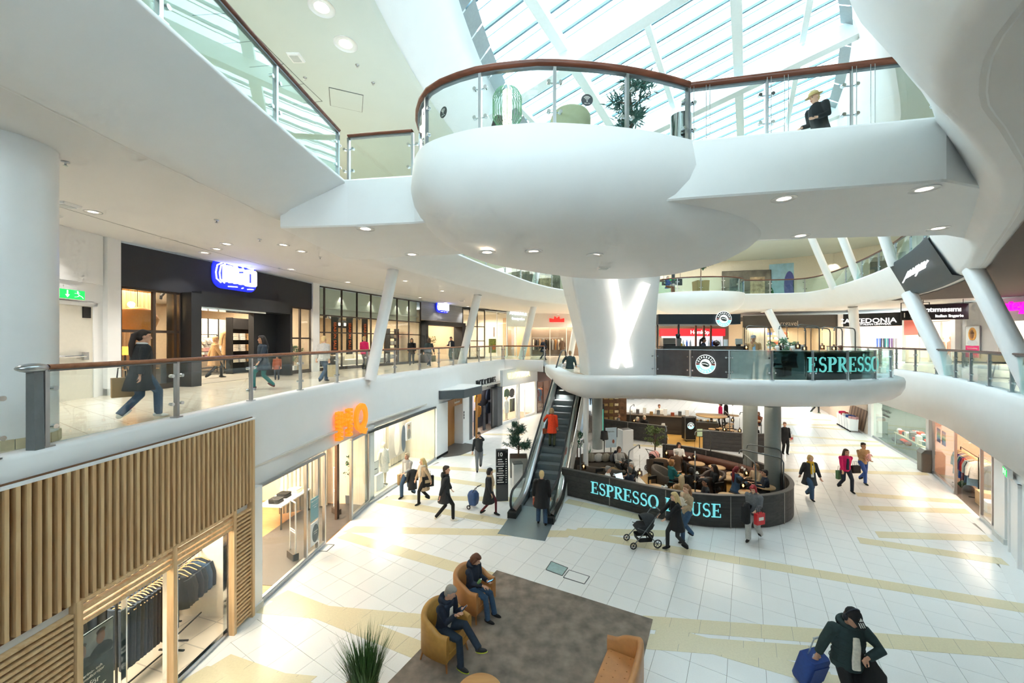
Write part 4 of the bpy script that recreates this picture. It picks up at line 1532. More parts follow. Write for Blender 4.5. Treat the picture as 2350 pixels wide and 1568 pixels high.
for k, px in enumerate((1094, 1122)):
 t = thing('security_gate', 'black slab security gate ' + ('left' if k == 0 else 'right') + ' of the jeans shop entrance', 'security gate', bJ.p(bJ.u(px), .1 + .25 * k, .01), bJ.rz, 'black security gates')
 m1 = MB()
 m1.rings([rrect(0, 0, .34, .07, .03, z) for z in (0.03, 1.62)], 0, False, False)
 m1.build('slab', pm('black_gate_slab', '#20212c', .3), t)
 m1 = MB()
 m1.box((0, 0, .015), (.5, .2, .03))
 m1.build('base', M_STEEL, t)
window(6, bJ, bJ.L - 1.35, bJ.L - .72, 0.1, 0, 2.7, [], (), M_BLACK, M_SHOPGL, .05, .08, M_BLACK)

room('womenswear_shop', bV, .05, bV.L, 4, 3.0, M_SHOPW, pm('brown_shop_floor', '#8b7a6b', .4, var=.08), M_SHOPC)
shop_light(bV, 2.6, 1.6, 2.9, 3.6, 2, 190, (1, .88, .72))
window(7, bV, .08, bV.u(1186), .0, 0, 2.7, [], (), M_WHITE2, M_SHOPGL, .05, .15, M_WHITE2)
window(8, bV, bV.u(1204), bV.u(1226), .0, 0, 2.7, [], (), M_WHITE2, M_SHOPGL, .05, .15, M_WHITE2)
for px in (1190, 1229):
 m1 = pbox(bV, bV.u(px) - .13, bV.u(px) + .13, -.06, .2, 0, 2.72)
 m1.build('wall_shop_pier', M_WHITE2)['kind'] = 'structure'
for k, (px, c, z, me, lb) in enumerate(((1163, 'green', 2.35, G_JACKET, 'green striped top hung in the womenswear window'), (1175, 'black', 2.3, G_JACKET, 'black sequin jacket hung in the womenswear window'), (1173, 'olive', 1.5, G_TROUSER, 'lime skirt hung low in the womenswear window'), (1178, 'black', 1.5, G_TROUSER, 'black trousers hung low in the womenswear window'))):
 tag(inst(me, 'hung_garment', None, bV.p(bV.u(px, .7), .7, z), bV.rz, CL[c]), lb, 'garment', 'garments in the womenswear window')
mannequin('mannequin in a white top in the womenswear window', bV.p(bV.u(1162, .6), .6, .02), bV.rz, pm('cream_mannequin', '#d8cdb9', .5), CL['white'])
room('dark_shop', bW, .1, bW.L, 4, 3.0, pm('brown_shop_wall', '#6b4a3a', .7, var=.1), pm('brown_shop_floor', '#8b7a6b', .4, var=.08), M_SHOPC)
shop_light(bW, 2, 1.6, 2.9, 3, 2, 90, (1, .85, .68))
window(9, bW, .15, 3.5, .0, 0, 2.6, [1.2, 2.3], (), pm('brown_shop_frame', '#5a4036', .5), M_SHOPGL, .07, .12, pm('brown_shop_frame', '#5a4036', .5))
it = [(G_COAT, CL[c], c + ' coat hung in the brown framed shop, %s along' % ords[k], 'coat') for k, c in enumerate(('denim', 'rust', 'palepink', 'maroon', 'denim', 'rust'))]
rack('rail of coats in the brown framed shop', bW.p(1.6, 1.0, .02), bW.rz, 2.2, 1.9, it, M_BLACK, group='coats in the brown framed shop')
# ================================================================ first floor, left
M_MIO = pm('black_speckled_fascia', '#23262c', .6, var=.25, scale=90)
M_MIOB = pm('black_portal_panel', '#1f2226', .55, var=.15, scale=60)
M_GREYFL = pm('grey_shop_carpet', '#8d877f', .8, var=.06)
M_BEIGE = pm('beige_shop_wall', '#cdbba0', .75, var=.05)
b0 = Bay((-10.6, 3.5), (-10.95, 10.75), L1)
wl = tag(bpy.data.objects.new('wall_service', None), kind='structure')
COL.objects.link(wl)
pbox(b0, -8, b0.L, 0, .25, 0, 4.3).build('wall_face', M_WHITE, wl)
ud0, ud1 = b0.u(92), b0.u(208)
pbox(b0, b0.u(236), b0.L, -.12, .0, 0, 4.3).build('pier', M_WHITE, wl)
pbox(b0, b0.u(236), b0.L, -.15, .0, 0, .18).build('skirting', M_CONC, wl)
pbox(b0, -8, b0.u(232), -.05, .0, 2.95, 4.3).build('upper_panel', M_WHITE, wl)
dr = tag(bpy.data.objects.new('door_1', None), kind='structure')
COL.objects.link(dr)
pbox(b0, ud0 - .3, ud1, -.05, .02, 0, 2.35).build('leaf', pm('cream_door_paint', '#dcd8cc', .45, var=.02), dr)
for a, c, z0_, z1_ in ((ud1, ud1 + .1, 0, 2.45), (ud0 - .4, ud1 + .1, 2.35, 2.45)):
 pbox(b0, a, c, -.08, .02, z0_, z1_).build('frame', M_WHITE2, dr)
m1 = MB()
a, c = b0.p(b0.u(118, -.12), -.12, 1.08), b0.p(b0.u(196, -.12), -.12, 1.08)
m1.cyl(a, c, .035, 10)
m1.box(tuple(c), (.12, .06, .2), b0.rz)
m1.build('panic_bar', M_CHROME, dr)
m1 = pbox(b0, b0.u(184), b0.u(202), -.075, -.05, 2.05, 2.33)
m1.build('camera_notice', M_BLACK, dr)
es = thing('exit_sign', 'green and white emergency exit sign above the cream service door', 'exit sign', b0.p(b0.u(150, -.1), -.1, 2.6), b0.rz)
m1 = MB()
m1.box((0, 0, 0), (.82, .12, .26))
m1.build('housing', M_WHITE2, es)
m1 = MB()
m1.box((0, -.062, 0), (.76, .01, .22))
m1.build('panel', em('exit_green', '#12b04c', .7), es)
M_EXW = em('exit_white', '#f4fff6', .9)
m1 = MB()
m1.box((-.26, -.07, 0), (.13, .004, .17))
m1.build('door_symbol', M_EXW, es)
m1 = MB()
m1.box((-.02, -.07, .02), (.025, .004, .14))
m1.prism([(-.07, -.02), (.03, -.02), (-.02, -.09)], -.002, .002, 0, Matrix.Translation(V(0, -.07, .01)) @ Matrix.Rotation(PI / 2, 4, 'X'))
m1.build('arrow', M_EXW, es)
m1 = MB()
m1.tube([(.2, -.07, .07), (.21, -.07, .071)], .022, 10)
for q in (((.2, .04), (.25, -.01)), ((.2, .04), (.14, .03)), ((.2, .04), (.26, .05)), ((.25, -.01), (.2, -.05)), ((.2, -.05), (.14, -.06)), ((.25, -.01), (.31, -.04)), ((.31, -.04), (.34, -.08))):
 m1.bar((q[0][0], -.07, q[0][1]), (q[1][0], -.07, q[1][1]), .004, .022, up=(0, 1, 0))
m1.build('running_man', M_EXW, es)

bM = Bay((-10.95, 10.8), (-9.6, 18.5), L1)
room('furniture_shop', bM, .05, bM.L - .05, 6.5, 3.2, M_BEIGE, M_GREYFL, M_SHOPC)
shop_light(bM, 4, 2.6, 3.12, 6, 3, 300, (1, .84, .64))
mf = tag(bpy.data.objects.new('wall_furniture_front', None), kind='structure')
COL.objects.link(mf)
pbox(bM, 0, bM.L, -.08, .12, 3.0, 4.2).build('fascia_board', M_MIO, mf)
ua, ub, uc, ud = bM.u(412), bM.u(436), bM.u(595), bM.u(650)
pbox(bM, ua, ub, -.45, .5, 0, 3.02).build('portal_jamb', M_MIOB, mf)
pbox(bM, ub, ud, -.45, .5, 2.62, 3.1).build('portal_head', M_MIOB, mf)
pbox(bM, uc, ud, .25, .5, 0, 2.9).build('portal_panel', M_MIOB, mf)
pbox(bM, ud - .12, ud, -.45, .5, 0, 3.02).build('portal_jamb', M_MIOB, mf)
pbox(bM, ub, uc, -.3, .5, 2.55, 2.62).build('roller_box', M_CHROME, mf)
pbox(bM, .0, ua, -.02, .1, 2.98, 3.1).build('head_trim', M_WHITE2, mf)
M_BRZ = pm('dark_bronze_frame', '#4a4039', .4, .5, var=.05)
window(10, bM, .02, ua, .0, 0, 2.98, [bM.u(352), bM.u(400)], [1.75], M_BRZ, M_SHOPGL, .08, .12, M_BRZ)
window(11, bM, ud, bM.L, .0, 0, 2.98, [bM.u(688)], [1.6], M_BRZ, M_SHOPGL, .07, .12, M_BRZ)

# lit rounded letters with blue halo
M_SIGNW = em('white_sign_face', '#f6f8ff', .62)
M_SIGNB = em('blue_sign_halo', '#1226e8', .5)
def round_letters(label, loc, rz, k, glow):
 t = thing('shop_sign', label, 'shop sign', loc, rz)
 def rr(m, x0, x1, z0, z1, r, y0, y1):
  ps = rrect((x0 + x1) / 2, (z0 + z1) / 2, x1 - x0, z1 - z0, min(r, (x1 - x0) / 2 - .001, (z1 - z0) / 2 - .001), 0)
  m.rings([[V(p.x * k, y0 * k, p.y * k) for p in ps], [V(p.x * k, y1 * k, p.y * k) for p in ps]][::-1], 0, False, False)
 sh = MB()
 rr(sh, -.72, .6, -.36, .38, .25, -.01, .02)
 sh.build('halo_plate', M_SIGNB, t)
 wm = MB()
 for sx in (-.62, -.52):
  pts = [(sx + .12, -.22), (sx, -.14), (sx - .02, 0.02), (sx + .02, .2), (sx + .14, .27)]
  wm.tube([(x * k, -.03 * k, z * k) for x, z in pts], .018 * k, 6)
 for x0, x1 in ((-.38, .0), (.02, .18), (.2, .5)):
  wm.tube([((x0 + .08) * k, -.03 * k, .29 * k), ((x1 - .03) * k, -.03 * k, .27 * k)], .016 * k, 6)
  wm.tube([((x0 + .08) * k, -.03 * k, -.29 * k), ((x1 - .03) * k, -.03 * k, -.27 * k)], .016 * k, 6)
 wm.build('outline_tube', M_SIGNW, t)
 m = MB()
 for a, b in ((-.46, -.37), (-.31, -.22), (-.16, -.07)):
  rr(m, a, b, -.2, .17, .035, -.12, -.02)
 rr(m, -.46, -.24, .1, .23, .06, -.121, -.021)
 rr(m, -.29, -.07, .1, .23, .06, -.122, -.021)
 m.build('letter', M_SIGNW, t)
 m = MB()
 rr(m, .0, .1, -.2, .1, .03, -.12, -.02)
 rr(m, .0, .1, .145, .23, .04, -.12, -.02)
 m.build('letter', M_SIGNW, t)
 m = MB()
 for q in ((.16, .25, -.2, .22), (.41, .5, -.2, .22), (.18, .48, -.21, -.12), (.18, .48, .14, .23)):
  rr(m, q[0], q[1], q[2], q[3], .045, -.12 - q[0] * .001, -.02)
 m.build('letter', M_SIGNW, t)
 if glow:
  l = bpy.data.lights.new('sign_glow', 'POINT')
  l.energy = glow * .6
  l.color = (.12, .2, 1)
  l.shadow_soft_size = .3
  lo = bpy.data.objects.new('sign_glow', l)
  COL.objects.link(lo)
  lo.parent = t
  lo.location = (-.1, -.45, .25)
 return t
round_letters('large blue-haloed white letters on the black furniture shop fascia', bM.p(bM.u(545, -.1), -.1, bM.z(545, 637)), bM.rz, 1.42, 14)

# goods in the near window and behind the entrance
M_SHADE = pm('warm_lamp_shade', '#e0a253', .6, var=.05)
lm = thing('pendant_lamp', 'large round rattan pendant lamp glowing in the furniture window', 'lamp', bM.p(bM.u(303, 1.1) + .15, 1.1, 2.15), 0)
m1 = MB()
m1.lathe([(.1, .38), (.4, .28), (.52, .0), (.42, -.28), (.2, -.4)], n=24, cap=False)
sh = m1.build('shade', pm('woven_shade', '#c98f4c', .8, var=.2, scale=60), lm)
m1 = MB()
m1.cyl((0, 0, .35), (0, 0, 1.7), .008, 6)
m1.build('cord', M_BLACK, lm)
m1 = MB()
m1.ell((0, -.2, .45), (.09, .09, .09))
m1.build('bulb', em('warm_bulb', '#ffd08a', 30), lm)
l2 = thing('table_lamp', 'brass table lamp with patterned shade low in the furniture window', 'lamp', bM.p(bM.u(287, .8), .8, 1.3), 0)
m1 = MB()
m1.lathe([(.18, 0), (.3, -.25)][::-1], n=18, cap=False)
m1.build('shade', em('lit_amber_shade', '#e89a3c', 1.4), l2)
m1 = MB()
m1.lathe([(.12, -1.28), (.1, -1.24), (.02, -1.2), (.03, -.6), (.02, -.2)], n=14)
m1.build('stem', M_BLACK, l2)
m1 = MB()
rows = []
for k in range(60):
 rows.append([bM.p(.5 + 2.0 * k / 59, 2.0 + .06 * math.sin(k * 1.6), z) for z in (.1, 3.4)])
m1.sheet(rows)
tag(m1.build('curtain', pm('beige_curtain', '#cbab80', .8, var=.2, scale=4, stretch=(9, 9, .2))), 'tall pleated beige curtain in the furniture window', 'curtain')
table('low wooden display table in the furniture window', bM.p(1.2, 1.0, .01), bM.rz, (1.2, .6, .6), M_OAKH, M_OAK)
o = inst(G_BLOCK, 'display_plinth', None, bM.p(bM.u(380, .9), .9, .01), bM.rz, pm('grey_plinth', '#8d9195', .6), (.7, .5, .8))
tag(o, 'grey plinth in the second furniture window', 'plinth')
shelf_unit('dark wall shelf with folded throws beside the furniture entrance', bM.p(bM.u(560, 2.6), 2.6, .01), bM.rz, 1.5, 2.5, .35, (.5, 1.0, 1.5, 2.0), M_BLACK, M_BLACK, pm('dark_shelf_back', '#2d2c2d', .8))
for k in range(12):
 z = (.52, 1.02, 1.52)[k // 4]
 o = inst(G_FOLD, 'folded_throw', None, bM.p(bM.u(560, 2.55) - .55 + .37 * (k % 4), 2.55, z), bM.rz, CL[('cream', 'palepink', 'camel', 'white')[(k * 3) % 4]], (.9, .8, 2.2))
 tag(o, 'folded pale throw on the dark entrance shelf, row %s, %s from the left' % (('one', 'two', 'three')[k // 4], ords[k % 4]), 'throw', 'throws on the dark wall shelf')
for k in range(4):
 t = thing('wall_panel', 'white leaning textile panel, number %s along the back of the furniture shop' % ('one', 'two', 'three', 'four')[k], 'panel', bM.p(bM.u(455, 4.3) + .2 + .52 * k, 4.3, .7), bM.rz, 'white textile panels')
 m1 = MB()
 m1.box((0, 0, .9), (.46, .04, 1.8))
 m1.build('face', CL['white'], t)
 m1 = MB()
 m1.box((.24, -.02, .9), (.03, .06, 1.84))
 m1.build('edge', M_BLACK, t)
for k in range(8):
 o = inst(G_FOLD, 'folded_towels', None, bM.p(bM.u(448, 3.2) + .1 + .36 * (k % 4), 3.2, .72 + .3 * (k // 4)), bM.rz, CL[('white', 'beige', 'palepink', 'ltgrey')[(k * 5 + 1) % 4]], (.9, .8, 1.2))
 tag(o, 'folded towels on the %s open shelf, %s from the left' % (('lower', 'upper')[k // 4], ords[k % 4]), 'towels', 'towels on the open shelves')
shelf_unit('low open shelves of folded towels in the furniture shop', bM.p(bM.u(448, 3.2) + .65, 3.2, .01), bM.rz, 1.7, 1.4, .4, (.3, .7, 1.0), M_BLACK, M_BLACK)
it = [(G_DRESS, CL[c], 'white robe on the rail behind the furniture entrance, %s along' % ords[k], 'robe') for k, c in enumerate(('white', 'cream', 'ltgrey', 'white', 'cream'))]
rack('rail of white robes behind the furniture entrance', bM.p(bM.u(450, 3.9) + .4, 3.9, .01), bM.rz, 1.2, 1.75, it, M_BLACK, group='white robes')
for k, px in enumerate((520, 528)):
 tag(inst(G_COAT, 'bathrobe', None, bM.p(bM.u(px, 2.9), 2.9, 1.9 - .6 * k), bM.rz, CL['camel']), ('upper' if k == 0 else 'lower') + ' camel bathrobe on the wall hook', 'bathrobe', 'camel bathrobes')
tree('potted_shrub', 'green potted shrub in the small window right of the portal', bM.p(bM.u(672, .7), .7, .01), 1.3, .45, (.3, .3, .3), M_WHITE2, M_LEAF, 'round', 260, .2, seed=8)
k = 0
for ui, uu in enumerate((ub + .2, ub + .9, ub + 1.6, ub + 2.2)):
 for vv in (1.3, 2.3):
  o = inst(G_SPOT, 'track_spotlight', None, bM.p(uu, vv, 3.2), random.uniform(0, 6))
  tag(o, 'black spotlight behind the furniture entrance, %s row, %s along' % ('front' if vv < 2 else 'rear', ords[ui]), 'spotlight', 'track spotlights behind the furniture entrance')
# white pier between the two shop fronts
pbox(bM, bM.L - .02, bM.L + .45, -.15, .2, 0, 4.3).build('wall_pier', M_WHITE)['kind'] = 'structure'
# long window
bN = Bay((-9.45, 18.95), (-6.3, 26.5), L1)
room('long_window_shop', bN, .05, bN.L - .05, 7, 3.1, M_BEIGE, M_GREYFL, pm('grey_green_shop_ceiling', '#c8cdbf', .8, var=.03), pm('tan_shop_back', '#b49d7e', .75, var=.05))
shop_light(bN, 4, 3, 3.0, 6, 3.5, 320, (1, .88, .7))
window(12, bN, .02, bN.u(965), .0, 0, 4.15, [bN.u(744), bN.u(784), bN.u(819), bN.u(851), bN.u(883), bN.u(911), bN.u(938)], [1.9, 2.75], M_BRZ, M_SHOPGL, .06, .12, M_BRZ)
pbox(bN, .02, bN.L, .25, .3, 2.8, 4.12).build('wall_pale_bulkhead', pm('pale_green_bulkhead', '#cfd6c6', .8, var=.02))['kind'] = 'structure'
for k, px in enumerate((786, 853, 914, 940)):
 p = bN.p(bN.u(px, .13), .13, 3.95)
 l = bpy.data.lights.new('scallop', 'SPOT')
 l.energy = 18
 l.spot_size = 1.2
 l.spot_blend = .4
 l.color = (1, .95, .85)
 l.shadow_soft_size = .03
 lo = bpy.data.objects.new('wall_washer', l)
 COL.objects.link(lo)
 lo.location = p
for k in range(34):
 uu = .4 + (k % 9) * .85 + random.uniform(-.2, .2)
 vv = .8 + (k // 9) * .9
 o = inst(G_SPOT, 'track_spotlight', None, bN.p(uu, vv, 3.1), random.uniform(0, 6), None, 1.25)
 tag(o, 'black spotlight behind the long furniture window, %s row back, %s along' % (ords[k // 9], ords[k % 9]), 'spotlight', 'track spotlights behind the long window')
M_BANNER = pm('black_banner', '#242322', .7, var=.05)
M_ORNG = pm('orange_print', '#ee6a2c', .6, var=0)
for k, px in enumerate((768, 802, 837)):
 poster('sale_banner', 'black hanging banner with orange letters, %s of three behind the long window' % ('first', 'second', 'third')[k], bN.p(bN.u(px, .5), .5, .75), bN.rz, .45, 2.0, [M_BANNER], 'banner')
 t = [o for o in COL.objects if o.name.startswith('sale_banner')][-1]
 me = text_mesh('SEASON SALE', .24, .006, .004, mat=M_ORNG)
 me.transform(Matrix.Rotation(PI / 2, 4, 'Y'))
 obj('lettering', me, t, (0, -.02, 1.0))
o = poster('info_board', 'black board with white symbols behind the long window', bN.p(bN.u(786, 2.2), 2.2, 2.25), bN.rz, .95, .45, [M_BLACK, (M_POSTT, -.18, .22, .28, .18), (M_POSTT, .2, .22, .22, .18)], 'sign')
for k in range(3):
 px = (900, 915, 925)[k]
 su = shelf_unit('display shelf of white boxes, %s behind the long window' % ('left', 'middle', 'right')[k], bN.p(bN.u(px, 1.6 + k * .8), 1.6 + k * .8, .01), bN.rz, .9, 2.3, .4, (.3, .75, 1.2, 1.65, 2.1), M_BLACK, M_BLACK, group='shelves behind the long window')
 for j in range(8):
  o = inst(G_BLOCK, 'white_box', None, bN.p(bN.u(px, 1.6 + k * .8) - .22 + .44 * (j % 2), 1.6 + k * .8, (.31, .76, 1.21, 1.66)[j // 2] + .012), bN.rz, CL[random.choice(['white', 'cream', 'ltgrey'])], (.36, .3, .26))
  tag(o, 'pale box on the %s long-window shelf, tier %s, %s side' % (('left', 'middle', 'right')[k], ('one', 'two', 'three', 'four')[j // 2], ('left', 'right')[j % 2]), 'box', 'pale boxes behind the long window')
for k in range(3):
 t = thing('sofa', ('dark grey', 'cream', 'pale grey')[k] + ' sofa on the furniture shop floor behind the long window', 'sofa', bN.p(1.4 + k * 2.1, 1.6, .01), bN.rz)
 c = CL[('charcoal', 'cream', 'ltgrey')[k]]
 for nm, bx in (('seat', ((0, 0, .25), (1.5, .8, .3))), ('backrest', ((0, .35, .55), (1.5, .2, .5))), ('arm', ((-.75, 0, .4), (.18, .8, .5))), ('arm', ((.75, 0, .4), (.18, .8, .5)))):
  m1 = MB()
  (cx, cy_, cz), (sx, sy, sz) = bx
  m1.rings([rrect(cx, cy_, sx - .04, sy - .04, .05, cz - sz / 2), rrect(cx, cy_, sx, sy, .06, cz - sz / 2 + .05), rrect(cx, cy_, sx, sy, .06, cz + sz / 2 - .05), rrect(cx, cy_, sx - .05, sy - .05, .05, cz + sz / 2)], 0, False, False)
  m1.build(nm, c, t)
# second portal
bO = Bay((-6.3, 26.5), (-4.0, 31.2), L1)
room('second_entrance', bO, .1, bO.L - .1, 5, 3.6, M_BEIGE, M_GREYFL, M_SHOPC, pm('warm_tan_wall', '#c9a883', .8, var=.04))
shop_light(bO, 2.6, 2.2, 3.3, 3.5, 2.4, 190, (1, .8, .58))
of = tag(bpy.data.objects.new('wall_second_front', None), kind='structure')
COL.objects.link(of)
pbox(bO, .15, bO.L, 0, .1, 2.95, 4.2).build('slatted_panel', pm('grey_roller_slats', '#8b9096', .4, .3, var=.2, scale=3, stretch=(.2, .2, 30)), of)
pbox(bO, .1, .42, -.4, .4, 0, 2.85).build('portal_jamb', M_MIOB, of)
pbox(bO, bO.L - .6, bO.L - .1, -.4, .4, 0, 2.85).build('portal_jamb', M_MIOB, of)
pbox(bO, .1, bO.L - .1, -.4, .4, 2.6, 2.9).build('portal_head', M_MIOB, of)
round_letters('smaller blue-haloed white letters above the second furniture entrance', bO.p(bO.u(1017, -.1), -.1, bO.z(1017, 706)), bO.rz, 1.15, 10)
tree('potted_olive', 'potted olive tree inside the second furniture entrance', bO.p(bO.u(988, 1.4), 1.4, .01), 1.9, .5, (.4, .4, .35), M_BLACK, M_LEAFY, 'round', 260, .4, seed=12)
tree('potted_olive', 'slim potted tree at the right side of the second entrance', bO.p(bO.u(1048, 1.8), 1.8, .01), 2.1, .35, (.3, .3, .35), M_BLACK, M_LEAFY, 'round', 180, .4, seed=13)
# windows further along, salon, red-sign fashion shop
bA = Bay((-4.0, 31.2), (-.5, 35.7), L1)
room('picture_window', bA, .05, bA.L, 4, 4.0, M_SHOPW, M_GREYFL, M_SHOPC)
shop_light(bA, 2.8, 1.8, 3.6, 4, 2, 170, (1, .88, .7))
window(13, bA, .05, bA.u(1112), .0, 0, 4.1, [bA.u(1078), bA.u(1095)], [1.5, 2.7], M_BRZ, M_SHOPGL, .07, .12, M_BRZ)
window(14, bA, bA.u(1112), bA.L, .0, 0, 4.1, [bA.u(1140)], [], M_WHITE2, M_SHOPGL, .05, .12, M_WHITE2)
poster('wall_picture', 'dark red framed picture on the wall left of the salon', bA.p(bA.u(1138, 1.5), 1.5, 1.9), bA.rz, .75, .9, [pm('red_brown_print', '#8e5a50', .6, var=.6, scale=9)], 'picture', M_WHITE2)
poster('wall_mural', 'green and orange flower mural low on the wall by the salon', bA.p(bA.u(1138, 1.3), 1.3, .4), bA.rz, 2.0, 1.3, [pm('flower_mural', '#6f7c36', .7, var=.7, scale=4), (pm('orange_flower_print', '#c8641f', .7, var=.3), -.3, .5, .5, .5, 'o'), (pm('orange_flower_print', '#c8641f', .7, var=.3), .5, .35, .4, .35, 'o')], 'mural')
bB = Bay((-.5, 35.7), (1.75, 38.0), L1)
room('salon', bB, .05, bB.L, 4, 3.6, pm('salon_tan_wall', '#d8b48f', .8, var=.05), M_GREYFL, M_SHOPC)
shop_light(bB, 1.6, 1.8, 3.3, 2.4, 2, 120, (1, .82, .62))
pbox(bB, 0, bB.L, -.05, .1, 2.85, 4.2).build('wall_salon_head', pm('pale_salon_head', '#cfdcda', .6, var=.03))['kind'] = 'structure'
t = thing('shop_sign', 'white lit serif salon name on the pale panel', 'shop sign', bB.p(bB.u(1190, -.12), -.12, bB.z(1190, 720)), bB.rz)
letters('AMBIENCE', .5, (0, 0, 0), 0, M_SIGNW, .04, 0, t)
letters('beauty salon', .34, (0, 0, -.5), 0, M_SIGNW, .04, 0, t)
window(15, bB, .1, 1.3, 0, 0, 2.85, [], [], M_WHITE2, M_SHOPGL, .05)
bC = Bay((1.75, 38.0), (7.5, 38.2), L1)
room('red_sign_shop', bC, .05, bC.L, 4, 3.4, M_SHOPW, M_GREYFL, M_SHOPC, pm('tan_back_wall', '#b8977a', .7, var=.1))
shop_light(bC, 2.6, 1.8, 3.1, 4.5, 2, 240, (1, .84, .66))
pbox(bC, 0, bC.L, -.05, .1, 2.85, 4.2).build('wall_red_shop_head', pm('pale_head', '#d8d2cc', .6, var=.02))['kind'] = 'structure'
rs = thing('shop_sign', 'red block sign with a notched heart shape above the far fashion shop', 'shop sign', bC.p(bC.u(1278, -.1), -.1, bC.z(1278, 733)), bC.rz)
m1 = MB()
m1.prism([(-.72, -.28), (.72, -.28), (.72, .1), (.3, .0), (.22, .3), (0, .08), (-.22, .3), (-.3, .0), (-.72, .1)], -.05, .05, 0, Matrix.Rotation(PI / 2, 4, 'X'))
m1.build('block', em('red_sign_face', '#e5231f', .7), rs)
window(16, bC, .1, bC.u(1300), 0, 0, 2.85, [bC.u(1262)], [], M_WHITE2, M_SHOPGL, .05)
it = [(G_COAT, CL[c], c + ' coat in the far red-sign shop window, %s along' % ords[k], 'coat') for k, c in enumerate(('cream', 'black', 'camel', 'mustard', 'black', 'brown', 'ltgrey', 'mustard', 'cream', 'black'))]
rack('rail of coats in the far red-sign shop', bC.p(1.9, 1.2, .01), bC.rz, 3.2, 1.8, it, M_STEEL, group='coats in the red-sign shop')
mannequin('mannequin in a brown coat in the red-sign shop', bC.p(bC.u(1290, .8), .8, .01), bC.rz, pm('cream_mannequin', '#d8cdb9', .5), CL['brown'])

# signs on the ground-floor fascia
def fascia_pt(y, z, o=.24):
 for a, c in zip(E1L, E1L[1:]):
  if a[1] <= y <= c[1]:
   t_ = (y - a[1]) / (c[1] - a[1])
   d = np.array(c[:2]) - np.array(a[:2])
   d /= np.linalg.norm(d)
   x = a[0] + (c[0] - a[0]) * t_ + d[1] * o
   return V(x, y - d[0] * o, z), math.atan2(d[1], d[0])
def y_for_px(px):
 y = 5.0
 while y < 29.5:
  p, a = fascia_pt(y, 0)
  if 1175 + F * p.x / p.y >= px:
   return y
  y += .02
 return 29.4
M_ORA = em('orange_sign_face', '#ff8a1c', .38)
M_ORAS = pm('sign_letter_side', '#8d8a86', .4, .6, var=.05)
y = y_for_px(806)
p, a = fascia_pt(y, H - (968 - 784) / F * y, .22)
t = thing('shop_sign', 'orange letters made of round bulbs and a solid curl on the left fascia', 'shop sign', p, a)
DOT = ["1.....1", "11...11", "1.1.1.1".replace('.', '.'), "1..1..1", "1.....1", "1.....1", "1.....1"]
rowsM = ["11...11", "111.111", "1111111", "11.1.11", "11...11", "11...11", "11...11"]
dm = MB()
dm.cyl((0, 0, 0), (0, -.16, 0), .056, 12)
dme = dm.mesh('bulb', [M_ORA])
ds = MB()
ds.cyl((0, .02, 0), (0, -.15, 0), .074, 12)
dse = ds.mesh('bulb_can', M_ORAS)
for r, row in enumerate(rowsM):
 for c, ch in enumerate(row):
  if ch == '1':
   o = obj('bulb', dme, t, (-.9 + c * .118, 0, .44 - r * .135))
o = letters('Q', 1.28, (.47, -.12, .02), 0, M_ORA, .1, .035, t, 'letter', xs=.85)
y = y_for_px(1115)
p, a = fascia_pt(y, H - (877 - 784) / F * y, .22)
t = thing('shop_sign', 'dark lettering of the jeans shop on the white fascia', 'shop sign', p, a)
letters('JACK', .62, (-.95, 0, 0), 0, M_BLACK, .06, .004, t, xs=.85)
letters('JONES', .62, (1.05, 0, 0), 0, M_BLACK, .06, .004, t, xs=.85)
m1 = MB()
m1.box((0.02, 0, 0), (.42, .06, .4))
m1.build('block', M_BLACK, t)
letters('&', .34, (.02, -.04, 0), 0, M_POSTT, .02, .004, t)
y = y_for_px(1190)
t = thing('shop_sign', 'glowing pale yellow lettering of the womenswear shop', 'shop sign', bV.p(bV.u(1192, -.2), -.2, H - (860 - 784) / F * bV.p(bV.u(1192), 0).y), bV.rz)
letters('VERO MODA', .62, (0, 0, 0), 0, em('pale_yellow_sign', '#fff3b0', .6), .05, .0, t, xs=.9)
pbox(bV, .0, bV.L, -.12, .12, 2.7, 3.9).build('wall_womenswear_head', M_WHITE)['kind'] = 'structure'
pbox(bW, .0, bW.L, -.05, .12, 2.6, 3.9).build('wall_brown_head', pm('brown_shop_head', '#6d4a3c', .6, var=.05))['kind'] = 'structure'
# ================================================================ ground floor, right
bG = Bay((22.6, 24.3), (19.12, 17.75))
bH = Bay((18.98, 17.5), (14.95, 11.9))
bD = Bay((14.25, 11.1), (11.6, 8.4))
M_GFLOOR = pm('grey_shop_floor', '#4c5c5a', .5, var=.05)
M_PINKW = pm('salmon_shop_wall', '#d9ac93', .75, var=.05)
room('gift_shop', bG, .02, bG.L - .1, 5, 3.0, pm('grey_green_shop_wall', '#6f7c76', .8, var=.05), M_GFLOOR, M_SHOPC, pm('dark_board_wall', '#5d6a66', .8, var=.2, scale=2, stretch=(1, 1, 20)))
shop_light(bG, 3.5, 1.8, 2.85, 5, 2.4, 200, (1, .9, .76))
window(17, bG, .1, bG.L - .12, 0, 0, 2.6, [2.4, 4.8], (), None, glass('greenish_shop_glass', (.88, .95, .93), .6), .04, .1, M_STEEL)
wr = tag(bpy.data.objects.new('wall_right_piers', None), kind='structure')
COL.objects.link(wr)
pbox(bG, -.5, .1, -.12, .4, 0, 2.72).build('pier', M_WHITE2, wr)
pbox(bG, bG.L - .14, bG.L + .14, -.1, .3, 0, 2.72).build('pier', M_WHITE2, wr)
pbox(bH, bH.L, bH.L + .75, -.12, .3, 0, 2.72).build('pier', M_WHITE2, wr)
pbox(bH, bH.L - .02, bH.L + .78, -.15, .3, 0, .16).build('skirting', M_CONC, wr)
pbox(bG, .2, bG.L - .3, -.04, .02, 2.86, 3.62).build('dark_name_board', pm('dark_name_board', '#3f4a52', .6, var=.08), wr)
